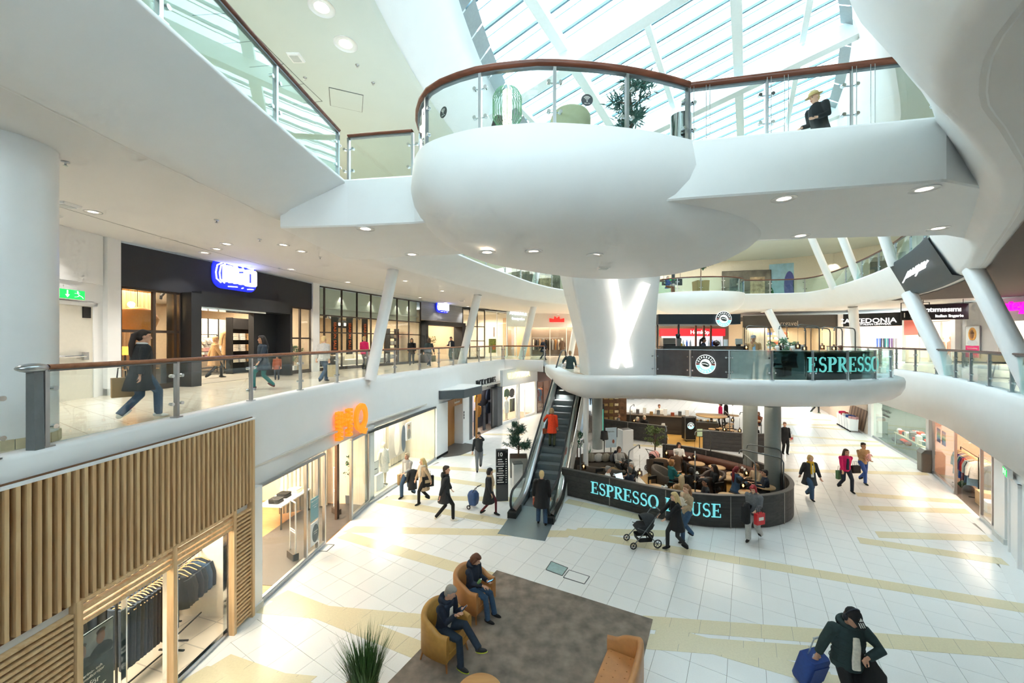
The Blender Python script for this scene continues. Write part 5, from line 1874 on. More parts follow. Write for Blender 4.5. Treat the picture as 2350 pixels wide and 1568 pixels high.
letters('Get ready for', .24, bG.p(2.2, -.03, 1.95), bG.rz, M_BLACK, .006, 0, wr)
letters('halloween', .24, bG.p(2.2, -.03, 1.68), bG.rz, M_BLACK, .006, 0, wr)
# gift tables with boxes and jars
GB = [('white', CL['white']), ('cream', CL['cream']), ('teal', CL['teal']), ('orange', CL['orange']), ('grey', CL['grey']), ('white', CL['white']), ('black', CL['black'])]
tg = table('long cream display table piled with gift boxes in the gift shop window', bG.p(4.2, .9, .01), bG.rz, (4.6, 1.0, .72), pm('cream_table', '#e6dcc2', .6), M_WHITE2)
k = 0
for row in range(3):
 for c in range(13):
  nm, mt = random.choice(GB)
  s = random.uniform(.13, .24)
  pu, pv = 2.1 + c * .345, .58 + row * .32
  if random.random() < .3:
   m1 = MB()
   m1.lathe([(s * .4, 0), (s * .55, s * .4), (s * .45, s * .95), (s * .25, s * 1.1)], n=14)
   o = m1.build('gift_jar', mt, None, bG.p(pu, pv, .735))
   tag(o, '%s round jar on the gift shop table, %s row, %s along' % (nm, ords[row], ords[c]), 'jar', 'gifts on the cream display table')
  else:
   o = inst(G_BLOCK, 'gift_box', None, bG.p(pu, pv, .735), bG.rz + random.uniform(-.1, .1), mt, (s * 1.2, s, s * random.uniform(.7, 1.8)))
   tag(o, '%s gift box on the gift shop table, %s row, %s along' % (nm, ords[row], ords[c]), 'box', 'gifts on the cream display table')
for k in range(6):
 t = MB()
 t.ell((0, 0, .12), (.14, .14, .12), 14, 8)
 o = t.build('pumpkin', CL['orange'] if k % 2 else CL['charcoal'], None, bG.p(1.0 + k * .2, .7 + .3 * (k % 2), .012))
 tag(o, ('orange' if k % 2 else 'grey') + ' pumpkin on the gift shop floor, %s along' % ords[k], 'pumpkin', 'pumpkins in the gift shop')
for k in range(3):
 o = inst(G_BLOCK, 'green_crate', None, bG.p(3.2 + k * .9, 3.0, .012), bG.rz, pm('mint_crate', '#5fae86', .6), (.7, .4, 1.0))
 tag(o, 'mint green display crate at the back of the gift shop, %s' % ('far', 'middle', 'near')[k], 'crate', 'mint crates')
t = thing('litter_bin', 'brown grey litter bin with slanted top beside the right pier', 'bin', gr(2124, 1082), bG.rz)
m1 = MB()
m1.rings([rrect(0, 0, .5, .42, .05, 0), rrect(0, 0, .52, .44, .05, .85)], 0, False, False)
m1.build('body', pm('taupe_metal', '#6d665e', .4, .5, var=.05), t)
m1 = MB()
m1.add([V(-.27, -.23, .85), V(.27, -.23, .85), V(.27, .23, .85), V(-.27, .23, .85), V(-.27, .23, 1.02), V(.27, .23, 1.02), V(.27, -.1, 1.02), V(-.27, -.1, 1.02)], [(3, 2, 1, 0), (0, 1, 6, 7), (7, 6, 5, 4), (4, 5, 2, 3), (1, 2, 5, 6), (0, 7, 4, 3)])
m1.build('hood', M_DKSTEEL, t)
# second-hand shop
room('second_hand_shop', bH, .02, bH.L, 4.5, 3.0, M_PINKW, pm('brown_lino', '#6f6258', .5, var=.08), M_SHOPC)
shop_light(bH, 3.4, 1.6, 2.85, 5, 2.2, 190, (1, .8, .62))
window(18, bH, .05, bH.u(2193), 0, 0, 2.6, [], (), M_STEEL, M_SHOPGL, .05, .12, M_STEEL)
window(19, bH, bH.u(2253), bH.L, 0, 0, 2.6, [bH.u(2280)], (), M_STEEL, M_SHOPGL, .05, .12, M_STEEL)
pbox(bH, bH.u(2236), bH.u(2238), -.3, .7, 0, 2.4).build('window_20', M_SHOPGL)['kind'] = 'structure'
sg = thing('light_box_sign', 'white projecting light box sign above the second-hand shop door', 'shop sign', bH.p(bH.u(2218, -.35), -.35, bH.z(2218, 962)), bH.rz)
m1 = MB()
m1.box((0, .18, 0), (1.25, .34, .95))
m1.build('housing', M_WHITE2, sg)
m1 = MB()
m1.box((0, 0, 0), (1.2, .02, .9))
m1.build('face', em('white_sign_panel', '#f5f6f6', .62), sg)
letters('Second Hand', .2, (0, -.02, .12), 0, M_BLACK, .008, .003, sg)
m1 = MB()
m1.box((-.2, -.02, -.14), (.03, .008, .12))
m1.box((-.2, -.02, -.14), (.12, .008, .03))
m1.build('red_cross', em('red_cross_print', '#d8232a', .5), sg)
letters('Röda Korset', .07, (.08, -.02, -.15), 0, M_BLACK, .006, 0, sg)
cols = ['brown', 'black', 'black', 'ltgrey', 'dkgreen', 'purple', 'blue', 'ltgrey', 'teal', 'maroon', 'purple', 'red', 'denim', 'orange', 'ltgrey', 'sky', 'black', 'white']
it = [(G_JACKET if k % 3 else G_DRESS, CL[c], ('brown suede' if c == 'brown' else c) + ' garment on the second-hand doorway rack, %s along' % ords[k], 'garment') for k, c in enumerate(cols)]
rack('black rail packed with second-hand clothes in the shop doorway', bH.p(bH.u(2222, .55) + .1, .55, .01), bH.rz, 1.9, 1.55, it, M_BLACK, group='second-hand clothes on the doorway rack')
it = [(G_DRESS, CL[c], c + ' dress on the rack behind the right pane, %s along' % ords[k], 'dress') for k, c in enumerate(('white', 'ltgrey', 'cream', 'sky', 'white', 'ltgrey', 'grey'))]
rack('second rail of pale dresses behind the right shop pane', bH.p(bH.u(2262, .8), .8, .01), bH.rz, 1.3, 1.5, it, M_STEEL, group='pale dresses behind the pane')
for k, (px, c, lb) in enumerate(((2204, 'red', 'red jumper hung on the second-hand shop wall'), (2215, 'pink', 'pink jacket hung on the second-hand shop wall'))):
 tag(inst(G_JACKET, 'hung_garment', None, bH.p(bH.u(px, 2.6), 2.6, 2.0), bH.rz, CL[c]), lb, 'garment', 'garments on the second-hand shop wall')
for k, (px, h_, lb) in enumerate(((2150, .75, 'pink plinth in the second-hand window'), (2265, .5, 'wooden crate plinth behind the right pane'), (2282, .35, 'low white plinth behind the right pane'))):
 tag(inst(G_BLOCK, 'display_plinth', None, bH.p(bH.u(px, .55), .55, .01), bH.rz, [M_PINKW, M_OAKH, M_WHITE2][k], (.5, .45, h_)), lb, 'plinth', 'second-hand window plinths')
for k in range(3):
 m1 = MB()
 m1.lathe([(.1, 0), (.16, .08), (.13, .2), (.05, .26)], n=14)
 o = m1.build('vase', [CL['green'], CL['grey'], CL['olive']][k], None, bH.p(bH.u((2170, 2180, 2282)[k]), .5, .013 if k < 2 else .37))
 tag(o, ['green glass vase on the window floor', 'grey vase on the window floor', 'olive bowl on the low white plinth'][k], 'vase')
rb = thing('rainbow_print', 'row of rainbow striped shirt prints on the second-hand shop pane', 'window print', bH.p(bH.u(2160, .04), .04, 1.55), bH.rz)
for j, c in enumerate(('#8f2f3a', '#b5652c', '#b9a53a', '#3f7a46', '#345a94', '#5b3a78')):
 m1 = MB()
 for s in (-.35, .35):
  m1.box((s, 0, .55 - j * .1), (.5, .006, .095))
 m1.build('stripe', pm('rainbow_%d' % j, c, .6, var=.1), rb)
# service door on the far right
ws = tag(bpy.data.objects.new('wall_right_service', None), kind='structure')
COL.objects.link(ws)
pbox(bD, 0, bD.L, .0, .2, 0, 2.75).build('wall_face', M_WHITE2, ws)
dr = tag(bpy.data.objects.new('door_2', None), kind='structure')
COL.objects.link(dr)
pbox(bD, .25, 1.3, -.03, .02, 0, 2.1).build('leaf', M_WHITE2, dr)
for a, c, z0_, z1_ in ((.15, .25, 0, 2.2), (1.3, 1.4, 0, 2.2), (.15, 1.4, 2.1, 2.2)):
 pbox(bD, a, c, -.07, .02, z0_, z1_).build('frame', M_WHITE, dr)
es = thing('exit_sign', 'green emergency exit sign over the right service door', 'exit sign', bD.p(.55, -.12, 2.32), bD.rz)
m1 = MB()
m1.box((0, 0, 0), (.6, .1, .22))
m1.build('housing', M_WHITE2, es)
m1 = MB()
m1.box((0, -.052, 0), (.56, .01, .19))
m1.build('panel', em('exit_green', '#12b04c', .7), es)
m1 = MB()
m1.box((-.15, -.06, 0), (.1, .004, .13))
m1.box((.1, -.06, 0), (.05, .004, .13))
m1.build('symbol', M_EXW, es)
cv = thing('security_camera', 'white dome camera with dark lens on the right wall', 'camera', bH.p(bH.L + .45, -.2, 2.95), bH.rz)
m1 = MB()
m1.cyl((0, .2, 0), (0, 0, 0), .09, 14)
m1.build('mount', M_WHITE2, cv)
m1 = MB()
m1.ell((-.04, -.02, -.01), (.09, .09, .085))
m1.build('lens', M_BLACK, cv)

# beyond the gift shop: passage with chevron boards, checkout bins
bZ = Bay((28.5, 37.0), (22.75, 24.9))
pbox(bZ, 0, bZ.L, 0, .2, 0, 3.7).build('wall_right_far', pm('warm_far_wall', '#c8b6a4', .6, var=.06))['kind'] = 'structure'
cb = thing('board_wall', 'wall of slanted brown boards beyond the gift shop', 'wall panelling')
bcol = [wood('board_brown_a', '#6b4f3c', '#80614a', .6, 0), wood('board_brown_b', '#8f7258', '#a2866b', .6, 0), wood('board_brown_c', '#54402f', '#6b5240', .6, 0)]
for k in range(18):
 m1 = MB()
 u0 = bZ.L - 3.4 + k * .17
 a, c = bZ.p(u0, -.03, .1), bZ.p(u0 + .7, -.03, 1.5)
 m1.bar(a, c, .02, .14, up=(0, 0, 1))
 m1.build('board', bcol[k % 3], cb)
for k in range(5):
 t = thing('wheeled_bin', 'white wheeled display bin full of coloured parcels beyond the gift shop, %s' % ('first', 'second', 'third', 'fourth', 'fifth')[k], 'display bin', bZ.p(bZ.L - .5 - k * .55, -.55, 0), bZ.rz, 'row of white display bins')
 m1 = MB()
 m1.rings([rrect(0, 0, .42, .42, .04, .1), rrect(0, 0, .48, .48, .04, .85)], 0, False, False)
 m1.build('tub', M_WHITE2, t)
 m1 = MB()
 for s in (-1, 1):
  m1.cyl((s * .16, -.2, .05), (s * .16 + .03, -.2, .05), .05, 10)
 m1.build('wheel', M_BLACK, t)
 m1 = MB()
 for q in range(5):
  m1.box((random.uniform(-.14, .14), random.uniform(-.14, .14), .88), (.2, .18, .25), random.uniform(0, 2))
 m1.build('parcel', CL[('palepink', 'blue', 'white', 'red', 'pink')[k]], t)['kind'] = 'stuff'
# back of the ground floor
pbox(Bay((-12, 41), (30, 41)), 0, 42, 0, .2, 0, 3.8).build('wall_back_ground', pm('pale_far_wall', '#cfd3d6', .6, var=.04))['kind'] = 'structure'
for (x, y, sx, sy, pw) in ((0, 33, 3, 8, 120), (9, 34, 8, 4, 260), (20, 34, 6, 6, 260), (24, 30, 2, 4, 100)):
 area_light('ceiling_panel_light', (x, y, 3.66), sx, sy, pw, (1, .93, .82))  # fill lamps added under the ground-floor ceiling, no fittings drawn
pbox(Bay((2, 40.5), (10, 40.5)), 0, 8, 0, .2, 0, 3.0).build('wall_blue_shop', em('blue_lit_wall', '#1f9fd6', .35))['kind'] = 'structure'

# ================================================================ first floor, right and far
bI = Bay((27.6, 27.3), (26.1, 22.9), L1)
bK = Bay((26.0, 22.7), (24.9, 19.9), L1)
bE = Bay((24.9, 19.9), (21.6, 12.4), L1)
M_GREYPANEL = pm('grey_wall_panel', '#b9bcc0', .6, var=.02)
room('lingerie_shop', bI, .05, bI.L, 4, 3.5, pm('cream_shop_wall', '#e6ddcd', .7, var=.03), M_GREYFL, M_SHOPC)
shop_light(bI, 2.3, 1.8, 3.2, 3.4, 2, 170, (1, .88, .72))
pbox(bI, 0, 1.5, -.03, .1, 1.9, 3.6).build('wall_coral_head', pm('coral_panel', '#c9604f', .6, var=.04))['kind'] = 'structure'
window(21, bI, 1.6, bI.L - .1, 0, 0, 2.7, [2.6, 3.6], (), M_WHITE2, M_SHOPGL, .06, .1, M_WHITE2)
pk = tag(bpy.data.objects.new('wall_grey_panels', None), kind='structure')
COL.objects.link(pk)
pbox(bK, 0, .35, -.25, .3, 0, 3.6).build('pier', M_WHITE, pk)
pbox(bK, .35, bK.L, 0, .2, 0, 3.6).build('panel', M_GREYPANEL, pk)
pbox(bE, 0, bE.L, -.08, .3, 2.45, 3.6).build('head', M_GREYPANEL, pk)
room('optician', bE, .1, bE.L, 4.5, 3.3, pm('white_optician_wall', '#efe9e0', .6, var=.02), M_GREYFL, M_SHOPC, pm('warm_white_back', '#f0e6d8', .6, var=.02))
shop_light(bE, 4, 1.8, 3.1, 6, 2.2, 320, (1, .9, .76))
hs = thing('hanging_sign', 'black hanging box sign with white lingerie shop name', 'shop sign', at(2164, 716, 20.5), -.35)
m1 = MB()
m1.box((0, 0, 0), (1.95, .14, .82))
m1.build('box', M_BLACK, hs)
M_SIGNL = em('white_sign_letter', '#ffffff', .6)
letters('ıntımıssımı', .36, (-.08, -.09, .12), 0, M_SIGNL, .02, .008, hs)
letters('Italian lingerie', .2, (.2, -.09, -.22), 0, M_SIGNL, .02, .004, hs)
for s in (-.8, .8):
 m1 = MB()
 m1.cyl((s, 0, .41), (s, 0, .78), .012, 6)
 m1.build('hanger_rod', M_BLACK, hs)
hd = thing('direction_sign', 'black hanging direction board with the number one', 'sign', at(2100, 724, 21.5), -.3)
m1 = MB()
m1.box((0, 0, 0), (1.25, .1, .52))
m1.build('board', M_BLACK, hd)
letters('1', .36, (-.5, -.06, 0), 0, M_POSTT, .01, .004, hd)
for r in range(5):
 for c in range(2):
  m1 = MB()
  m1.box((-.1 + c * .5, -.055, .18 - r * .09), (.3 - .08 * ((r + c) % 3), .006, .03))
  m1.build('text_line', M_POSTT, hd)
m1 = MB()
for q in ((-.62, .02), (.62, .02)):
 m1.box((q[0], 0, .45), (.03, .03, .5))
m1.box((0, 0, .7), (1.25, .03, .03))
m1.build('bracket', M_BLACK, hd)
ps = thing('shop_sign', 'bright magenta lower-case optician lettering at the right edge', 'shop sign', bE.p(bE.u(2318, -.15), -.15, bE.z(2318, 703)), bE.rz)
letters('smarteyes', .82, (0, 0, 0), 0, em('magenta_sign', '#ff12c8', .5), .14, .004, ps)
lp = bpy.data.lights.new('magenta_glow', 'POINT')
lp.energy = 12
lp.color = (1, .1, .55)
lo = bpy.data.objects.new('magenta_glow', lp)
COL.objects.link(lo)
lo.parent = ps
lo.location = (0, -.3, .5)
letters('smarteyes', .5, bE.p(bE.u(2345, 4.4) + .7, 4.4, 1.75), bE.rz, pm('dark_wall_letters', '#4a423c', .6), .03, .012, pk)
poster('optician_poster', 'light box poster of a smiling blond woman with glasses over pink', bK.p(bK.u(2232, -.06), -.06, .55), bK.rz, 1.05, 1.75,
  [pm('poster_pale_blue', '#dfe8ef', .5, var=.03), (pm('poster_blond', '#d9a24e', .6, var=.15), .0, 1.3, .62, .75, 'o'), (M_SKINP, -.03, 1.3, .36, .5, 'o'), (pm('poster_white_shirt', '#cdd9e4', .6), 0, .82, .8, .35, 'o'), (pm('poster_glasses', '#4a3328', .5), -.03, 1.36, .36, .06),
  (pm('poster_magenta', '#e0127a', .5), 0, .34, 1.03, .66), ('Synundersökning', .11, 0, .52, M_POSTT), ('för 199 kr', .09, -.1, .38, M_POSTT), ('smarteyes', .09, .1, .12, M_POSTT)], 'poster', M_STEEL)
for r in range(5):
 t = thing('glasses_shelf', 'white shelf of spectacles in the optician, %s from the top' % ('first', 'second', 'third', 'fourth', 'fifth')[r], 'shelf', bE.p(2.6, 3.9, 1.35 - r * .2), bE.rz, 'spectacle shelves')
 m1 = MB()
 m1.box((0, 0, 0), (4.4, .3, .02))
 m1.build('board', M_WHITE2, t)
 g_ = MB()
 for q in range(16):
  for e in (-.045, .045):
   g_.tube([(-2.1 + q * .28 + e + .036 * math.cos(a_), -.05, .05 + .03 * math.sin(a_)) for a_ in [2 * PI * j / 8 for j in range(8)]], .006, 4, closed=True)
 o = g_.build('spectacles', M_BLACK, t)
 o['kind'] = 'stuff'
# mannequin bodies and clock by the lingerie window
for k in range(3):
 mannequin('pale mannequin ' + ('nearest the grey panel', 'in the middle', 'farthest')[k] + ' in the lingerie window', bI.p(2.4 + .75 * k, .7, .01), bI.rz + .2 * k, pm('pale_pink_mannequin', '#e2bcae', .5))
ck = thing('wall_clock', 'round dark wall clock beside the lingerie shop', 'clock', bI.p(1.85, -.05, 2.0), bI.rz)
m1 = MB()
m1.cyl((0, 0, 0), (0, -.05, 0), .26, 24)
m1.build('case', pm('dark_clock', '#4c4c4a', .5), ck)
m1 = MB()
m1.bar((0, -.055, 0), (.1, -.055, .1), .006, .02, up=(0, 1, 0))
m1.bar((0, -.055, 0), (.02, -.055, .17), .006, .014, up=(0, 1, 0))
m1.build('hands', M_POSTT, ck)
# far wall shops
bX = Bay((19.4, 32.6), (25.9, 30.9), L1)
bY = Bay((26.1, 30.8), (28.6, 28.4), L1)
M_CHAR = pm('charcoal_fascia', '#4b4742', .7, var=.05)
for nm, b, lw, wallm in (('interior_shop', bX, 220, pm('sand_wall', '#c2b295', .7, var=.06)), ('legwear_shop', bY, 330, pm('bright_shop_wall', '#f1e8de', .6, var=.02))):
 room(nm, b, .05, b.L - .05, 4, 3.1, wallm, M_GREYFL, M_SHOPC)
 shop_light(b, b.L / 2, 1.6, 2.7, b.L * .8, 2, lw, (1, .86, .68) if b is bX else (1, .94, .88))
 pbox(b, 0, b.L, -.1, .1, 2.62, 3.6).build('wall_head_' + nm, M_CHAR if b is bX else M_BLACKM)['kind'] = 'structure'
pbox(bX, bX.L - .05, bX.L + .4, -.2, .3, 0, 3.6).build('wall_far_pier', M_WHITE)['kind'] = 'structure'
pbox(bY, bY.L - .05, bY.L + .5, -.2, .3, 0, 3.6).build('wall_far_pier', M_WHITE)['kind'] = 'structure'
window(22, bX, .1, bX.L - .1, 0, 0, 2.6, [1.6, 3.2, 4.9], (), M_BRZ, M_SHOPGL, .05, .08, M_BRZ)
t = thing('shop_sign', 'pale thin lower-case lettering on the charcoal far fascia', 'shop sign', bX.p(bX.u(1803, -.14), -.14, bX.z(1803, 743)), bX.rz)
letters('norrgavel', .55, (0, 0, 0), 0, pm('taupe_letters', '#b9aa98', .5), .03, 0, t, xs=.85)
t = thing('shop_sign', 'white lit legwear shop name on the black far fascia', 'shop sign', bY.p(bY.u(1988, -.14), -.14, bY.z(1988, 737)), bY.rz)
letters('CALZEDONIA', .5, (0, 0, 0), 0, M_SIGNL, .04, .008, t, xs=1.05)
letters('ITALIAN LEGWEAR', .2, (.5, 0, -.26), 0, M_SIGNL, .03, .004, t)
m1 = MB()
rows = []
for k in range(50):
 rows.append([bX.p(.3 + 1.9 * k / 49, 1.2 + .05 * math.sin(k * 1.8), z) for z in (.1, 2.6)])
m1.sheet(rows)
tag(m1.build('curtain', M_CURT), 'pleated curtain in the far interior shop', 'curtain')
shelf_unit('shelf of colourful towels in the far interior shop', bX.p(3.3, 2.4, .01), bX.rz, 1.7, 2.3, .4, (.4, .8, 1.2, 1.6, 2.0), M_OAK, M_OAKH)
for k in range(15):
 c = ('orange', 'teal', 'cream', 'sky', 'beige', 'blue', 'white')[k % 7]
 tag(inst(G_FOLD, 'folded_towels', None, bX.p(2.75 + .55 * (k % 3), 2.38, (.41, .81, 1.21, 1.61, 2.01)[k // 3] + .01), bX.rz, CL[c], (1.3, .8, 1.6)), c + ' folded towels in the far interior shop, tier %s, %s along' % (ords[k // 3], ords[k % 3]), 'towels', 'towels in the far interior shop')
for k in range(5):
 c = ('blue', 'navy', 'teal', 'purple', 'grey')[k]
 tag(inst(G_TROUSER, 'tights', None, bY.p(bY.L - 1.3 + .22 * k, 1.2, 1.7), bY.rz, CL[c], (.8, .6, .8)), c + ' tights hung in the legwear shop', 'tights', 'tights in the legwear shop')
for k in range(2):
 o = inst(G_BLOCK, 'legwear_table', None, bY.p(.8 + k * .9, .9, .01), bY.rz, M_WHITE2, (.7, .5, .8))
 tag(o, 'white display block in the legwear shop, ' + ('left' if k == 0 else 'right'), 'plinth')
# grocery shop at the very back with red band
bF = Bay((12, 39.5), (24, 39.5), L1)
pbox(bF, -14, 22, 0, .2, 0, 4.2).build('wall_back_first', pm('brown_far_wall', '#8a7766', .7, var=.1))['kind'] = 'structure'
pbox(bF, 3.0, 9.6, -.2, 0, 2.0, 2.75).build('wall_red_band', em('red_band', '#c8202c', .5))['kind'] = 'structure'
letters('Hemköp', .55, bF.p(7.0, -.23, 2.38), bF.rz, M_SIGNL, .02, .006, wr)
pbox(bF, 3.2, 9.4, -.1, 0, .1, 2.0).build('wall_lit_shop', em('pale_lit_shop', '#c9ccd6', .4))['kind'] = 'structure'
for k, (x, y, w) in enumerate(((14, 36, 8), (8, 36, 4))):
 area_light('ceiling_panel_light', (x, y, 8.0), w, 3, 160, (1, .9, .75))  # added fill lamp for the far first floor

# ================================================================ black name panel on the right gallery edge
i_a = min(range(len(E2)), key=lambda i: (E2[i][0] - 17.6) ** 2 + (E2[i][1] - 17.9) ** 2)
i_b = min(range(len(E2)), key=lambda i: (E2[i][0] - 14.3) ** 2 + (E2[i][1] - 13.35) ** 2)
seg = E2[i_a:i_b + 1]
jp = thing('name_panel', 'curved dark panel with white juice bar name on the gallery edge', 'shop sign')
m1 = MB()
sweep(m1, seg, lambda p: [(.05, L2C + .02), (.06, L2C - .1), (-.5, e2_soff(p[2]) + .05), (-.75, e2_soff(p[2]) - .02), (-.8, e2_soff(p[2]) - .03)], 0, True)
m1.build('panel', pm('dark_juice_panel', '#39464d', .6, var=.08, scale=60), jp)
q = seg[len(seg) // 2]
d = np.array(seg[-1][:2]) - np.array(seg[0][:2])
rz_ = math.atan2(d[1], d[0])
nn = np.array((d[1], -d[0])) / np.linalg.norm(d)
me = text_mesh('JOE & THE JUICE', .74, .04, .0, 1.0, M_SIGNL, xs=.6)
me.transform(Matrix.Rotation(-.33, 4, 'X'))
obj('lettering', me, jp, (q[0] + nn[0] * -.1, q[1] + nn[1] * -.1, 8.85), rz_)
dk = MB()
sweep(dk, E2[i_a - 2:i_b + 8], lambda p: [(-1.0, e2_soff(p[2]) - .03), (-6.0, e2_soff(p[2]) - .03)], 0, False)
tag(dk.build('ceiling_dark_panel', pm('brown_ceiling_panel', '#4a403a', .7, var=.05)), kind='structure')

# ================================================================ gallery walls on the second floor
M_GALW = pm('cream_gallery_wall', '#ded6c4', .7, var=.03)
m1 = MB()
sweep(m1, E2[1:-1], [(-6.5, L2), (-6.5, CZ)], 0, False)
struct('wall_gallery', m1, M_GALW)
E2o = offset([(p[0], p[1]) for p in E2], -6.4)
def gal_pt(px, o=-6.35, lo=0):
 ns_ = normals(E2)
 best = None
 for i, (p, n) in enumerate(zip(E2, ns_)):
  x, y = p[0] + n[0] * o, p[1] + n[1] * o
  if y < 8 or (p[0] < 0) != (px < 1175) and False:
   continue
  e = abs(1175 + F * x / y - px)
  if best is None or e < best[0]:
   d = np.array(E2[min(i + 1, len(E2) - 1)][:2]) - np.array(E2[max(i - 1, 0)][:2])
   best = (e, x, y, math.atan2(d[1], d[0]))
 return best[1:]
x, y, a = gal_pt(1835)
mu = poster('mural', 'large leafy cartoon-like jungle mural on the gallery wall', (x, y, L2), a, 4.2, 3.4, [pm('mural_sky', '#9cc4d6', .7, var=.15, scale=2), (pm('mural_green', '#1f6a3a', .7, var=.5, scale=3), 1.4, 1.5, 1.3, 2.8, 'o'), (pm('mural_purple', '#5a62a8', .7, var=.2), .5, 1.4, .8, 2.6, 'o'), (pm('mural_green', '#1f6a3a', .7, var=.5, scale=3), -1.3, .8, 1.3, 1.6, 'o')], 'mural')
for k, px in enumerate((1868, 1892, 1520, 1990)):
 x, y, a = gal_pt(px, -6.1)
 l = bpy.data.lights.new('scallop', 'SPOT')
 l.energy = 60
 l.spot_size = 1.1
 l.spot_blend = .4
 l.color = (1, .92, .8)
 l.shadow_soft_size = .03
 lo = bpy.data.objects.new('wall_washer', l)
 COL.objects.link(lo)
 lo.location = (x, y, 13.1)
for k, (px, w_) in enumerate(((1240, 5), (1700, 4), (2025, 5))):
 x, y, a = gal_pt(px, -6.3)
 gd = poster('gallery_shopfront', 'dark glazed shop front on the second-floor gallery, %s from the left' % ords[k], (x, y, L2), a, w_, 2.9, [pm('dim_shop_inside', '#6d6a60', .3, var=.5, scale=1.2), (pm('dim_shop_goods', '#3f5257', .5, var=.5, scale=3), -.8, 1.2, 1.2, 2.0), (pm('lit_shop_goods', '#b9a789', .5, var=.5, scale=3), .9, 1.5, 1.2, 1.6)], 'shop front', M_BLACK)
for (x, y, sx, sy, pw) in ((14, 33, 12, 2.5, 160), (-5.8, 14, 2, 8, 120), (23.5, 22, 2.5, 8, 140), (1, 28, 2.5, 4, 80)):
 area_light('ceiling_panel_light', (x, y, 13.25), sx, sy, pw, (1, .94, .84))  # fill lamps added to brighten the galleries
# ================================================================ escalator
esc = thing('escalator', 'escalator with glass sides rising from the ground floor to the island', 'escalator', (.82, 13.55, 0), math.atan2(8, 2.5))
S0, RUN, TOPF = .85, 7.79, 1.4
def ez(s):
 return 0 if s < S0 else (L1 if s > S0 + RUN else (s - S0) * L1 / RUN)
def esm(s):
 """pitch line with eased ends"""
 a = ez(s - .35)
 b = ez(s + .35)
 return (a + b + ez(s) * 2) / 4
W2 = .52
M_STEP = pm('grey_escalator_step', '#7d8588', .45, .6, var=.1, scale=6, stretch=(1, 60, 1))
m1 = MB()
m1.box((.2, 0, -.02), (.4, W2 * 2 - .02, .04))
m1.add([V(0, -W2 + .01, 0), V(0, W2 - .01, 0), V(.03, W2 - .01, -.24), V(.03, -W2 + .01, -.24)], [(0, 1, 2, 3)])
st_me = m1.mesh('step', M_STEP)
for k in range(21):
 s = .35 + k * .4
 z = max(.0, min(L1, math.floor((ez(s + .2)) / .231) * .231))
 z = min(L1, max(0, (k - 1) * .2311)) if k > 1 else 0.005
 obj('step', st_me, esc, (s, 0, z + .01))
m1 = MB()
m1.box((-.75, 0, .006), (2.2, 1.5, .012))
m1.build('landing_plate', pm('ribbed_landing_plate', '#9fb0b6', .35, .7, var=.06, scale=4, stretch=(1, 60, 1)), esc)
m1 = MB()
m1.box((S0 + RUN + 1.2, 0, L1 + .005), (1.6, 1.3, .03))
m1.build('landing_plate', M_STEP, esc)
ss = [-.55 + i * .3 for i in range(int((S0 + RUN + TOPF + .6) / .3) + 1)]
for sd in (-1, 1):
 yb = sd * (W2 + .02)
 rows = [[V(s, yb, esm(s) - .12), V(s, yb, esm(s) + .2)] for s in ss]
 m1 = MB()
 m1.sheet(rows)
 m1.build('skirt', M_STEEL, esc)
 m1 = MB()
 rows = [[V(s, yb, esm(s) + .2), V(s, yb + sd * .06, esm(s) + .24), V(s, yb + sd * .16, esm(s) + .25), V(s, yb + sd * .26, esm(s) + .2), V(s, yb + sd * .28, esm(s) - .05)] for s in ss]
 m1.sheet(rows)
 m1.build('deck', M_CHROME if sd < 0 else M_STEEL, esc)
 m1 = MB()
 rows = [[V(s, yb + sd * .285, esm(s) + .02), V(s, yb + sd * .29, max(-.0, esm(s) - .95))] for s in ss if s < S0 + RUN + .4]
 m1.sheet(rows)
 m1.build('side_cladding', pm('white_escalator_cladding', '#dfe3e4', .4, .1, var=.02), esc)
 # glass sides, one pane per 1.6 m
 i = 0
 while i < len(ss) - 1:
  j = min(i + 5, len(ss) - 1)
  m1 = MB()
  rows = [[V(s, yb + sd * .1, esm(s) + .22), V(s, yb + sd * .1, esm(s) + .9)] for s in ss[i:j + 1]]
  if i > 0:
   rows[0] = [p + V(.012, 0, 0) for p in rows[0]]
  m1.sheet(rows)
  m1.build('glass_side', M_GLASST, esc)
  i = j
 hp = [(s, yb + sd * .1, esm(s) + .93) for s in ss]
 a0 = [(ss[0] - .32 * math.sin(t), yb + sd * .1, .6 + .33 * math.cos(t)) for t in (2.9, 2.4, 1.9, 1.4, .9, .45)]
 a1 = [(ss[-1] + .32 * math.sin(t), yb + sd * .1, L1 + .6 + .33 * math.cos(t)) for t in (.45, .9, 1.4, 1.9, 2.4)]
 m1 = MB()
 m1.tube(a0 + hp + a1, .042, 8)
 m1.build('handrail', pm('black_rubber_handrail', '#1b2126', .45, var=.03), esc)
 m1 = MB()
 m1.prism([(ss[0] - .3 * math.sin(t), .6 + .3 * math.cos(t)) for t in [PI * q / 8 for q in range(9)]] + [(ss[0], .3)], -.006, .006, 0, Matrix.Translation(V(0, yb + sd * .1, 0)) @ Matrix.Rotation(PI / 2, 4, 'X'))
 m1.build('newel_glass', M_GLASST, esc)
 m1 = MB()
 m1.box((ss[0] + .15, yb + sd * .1, .1), (.7, .3, .2))
 m1.build('newel_base', M_BLACK, esc)
m1 = MB()
m1.sheet([[V(s, -W2 - .3, max(0, esm(s) - .95)), V(s, W2 + .3, max(0, esm(s) - .95))] for s in ss])
m1.build('underside', M_WHITE2, esc)

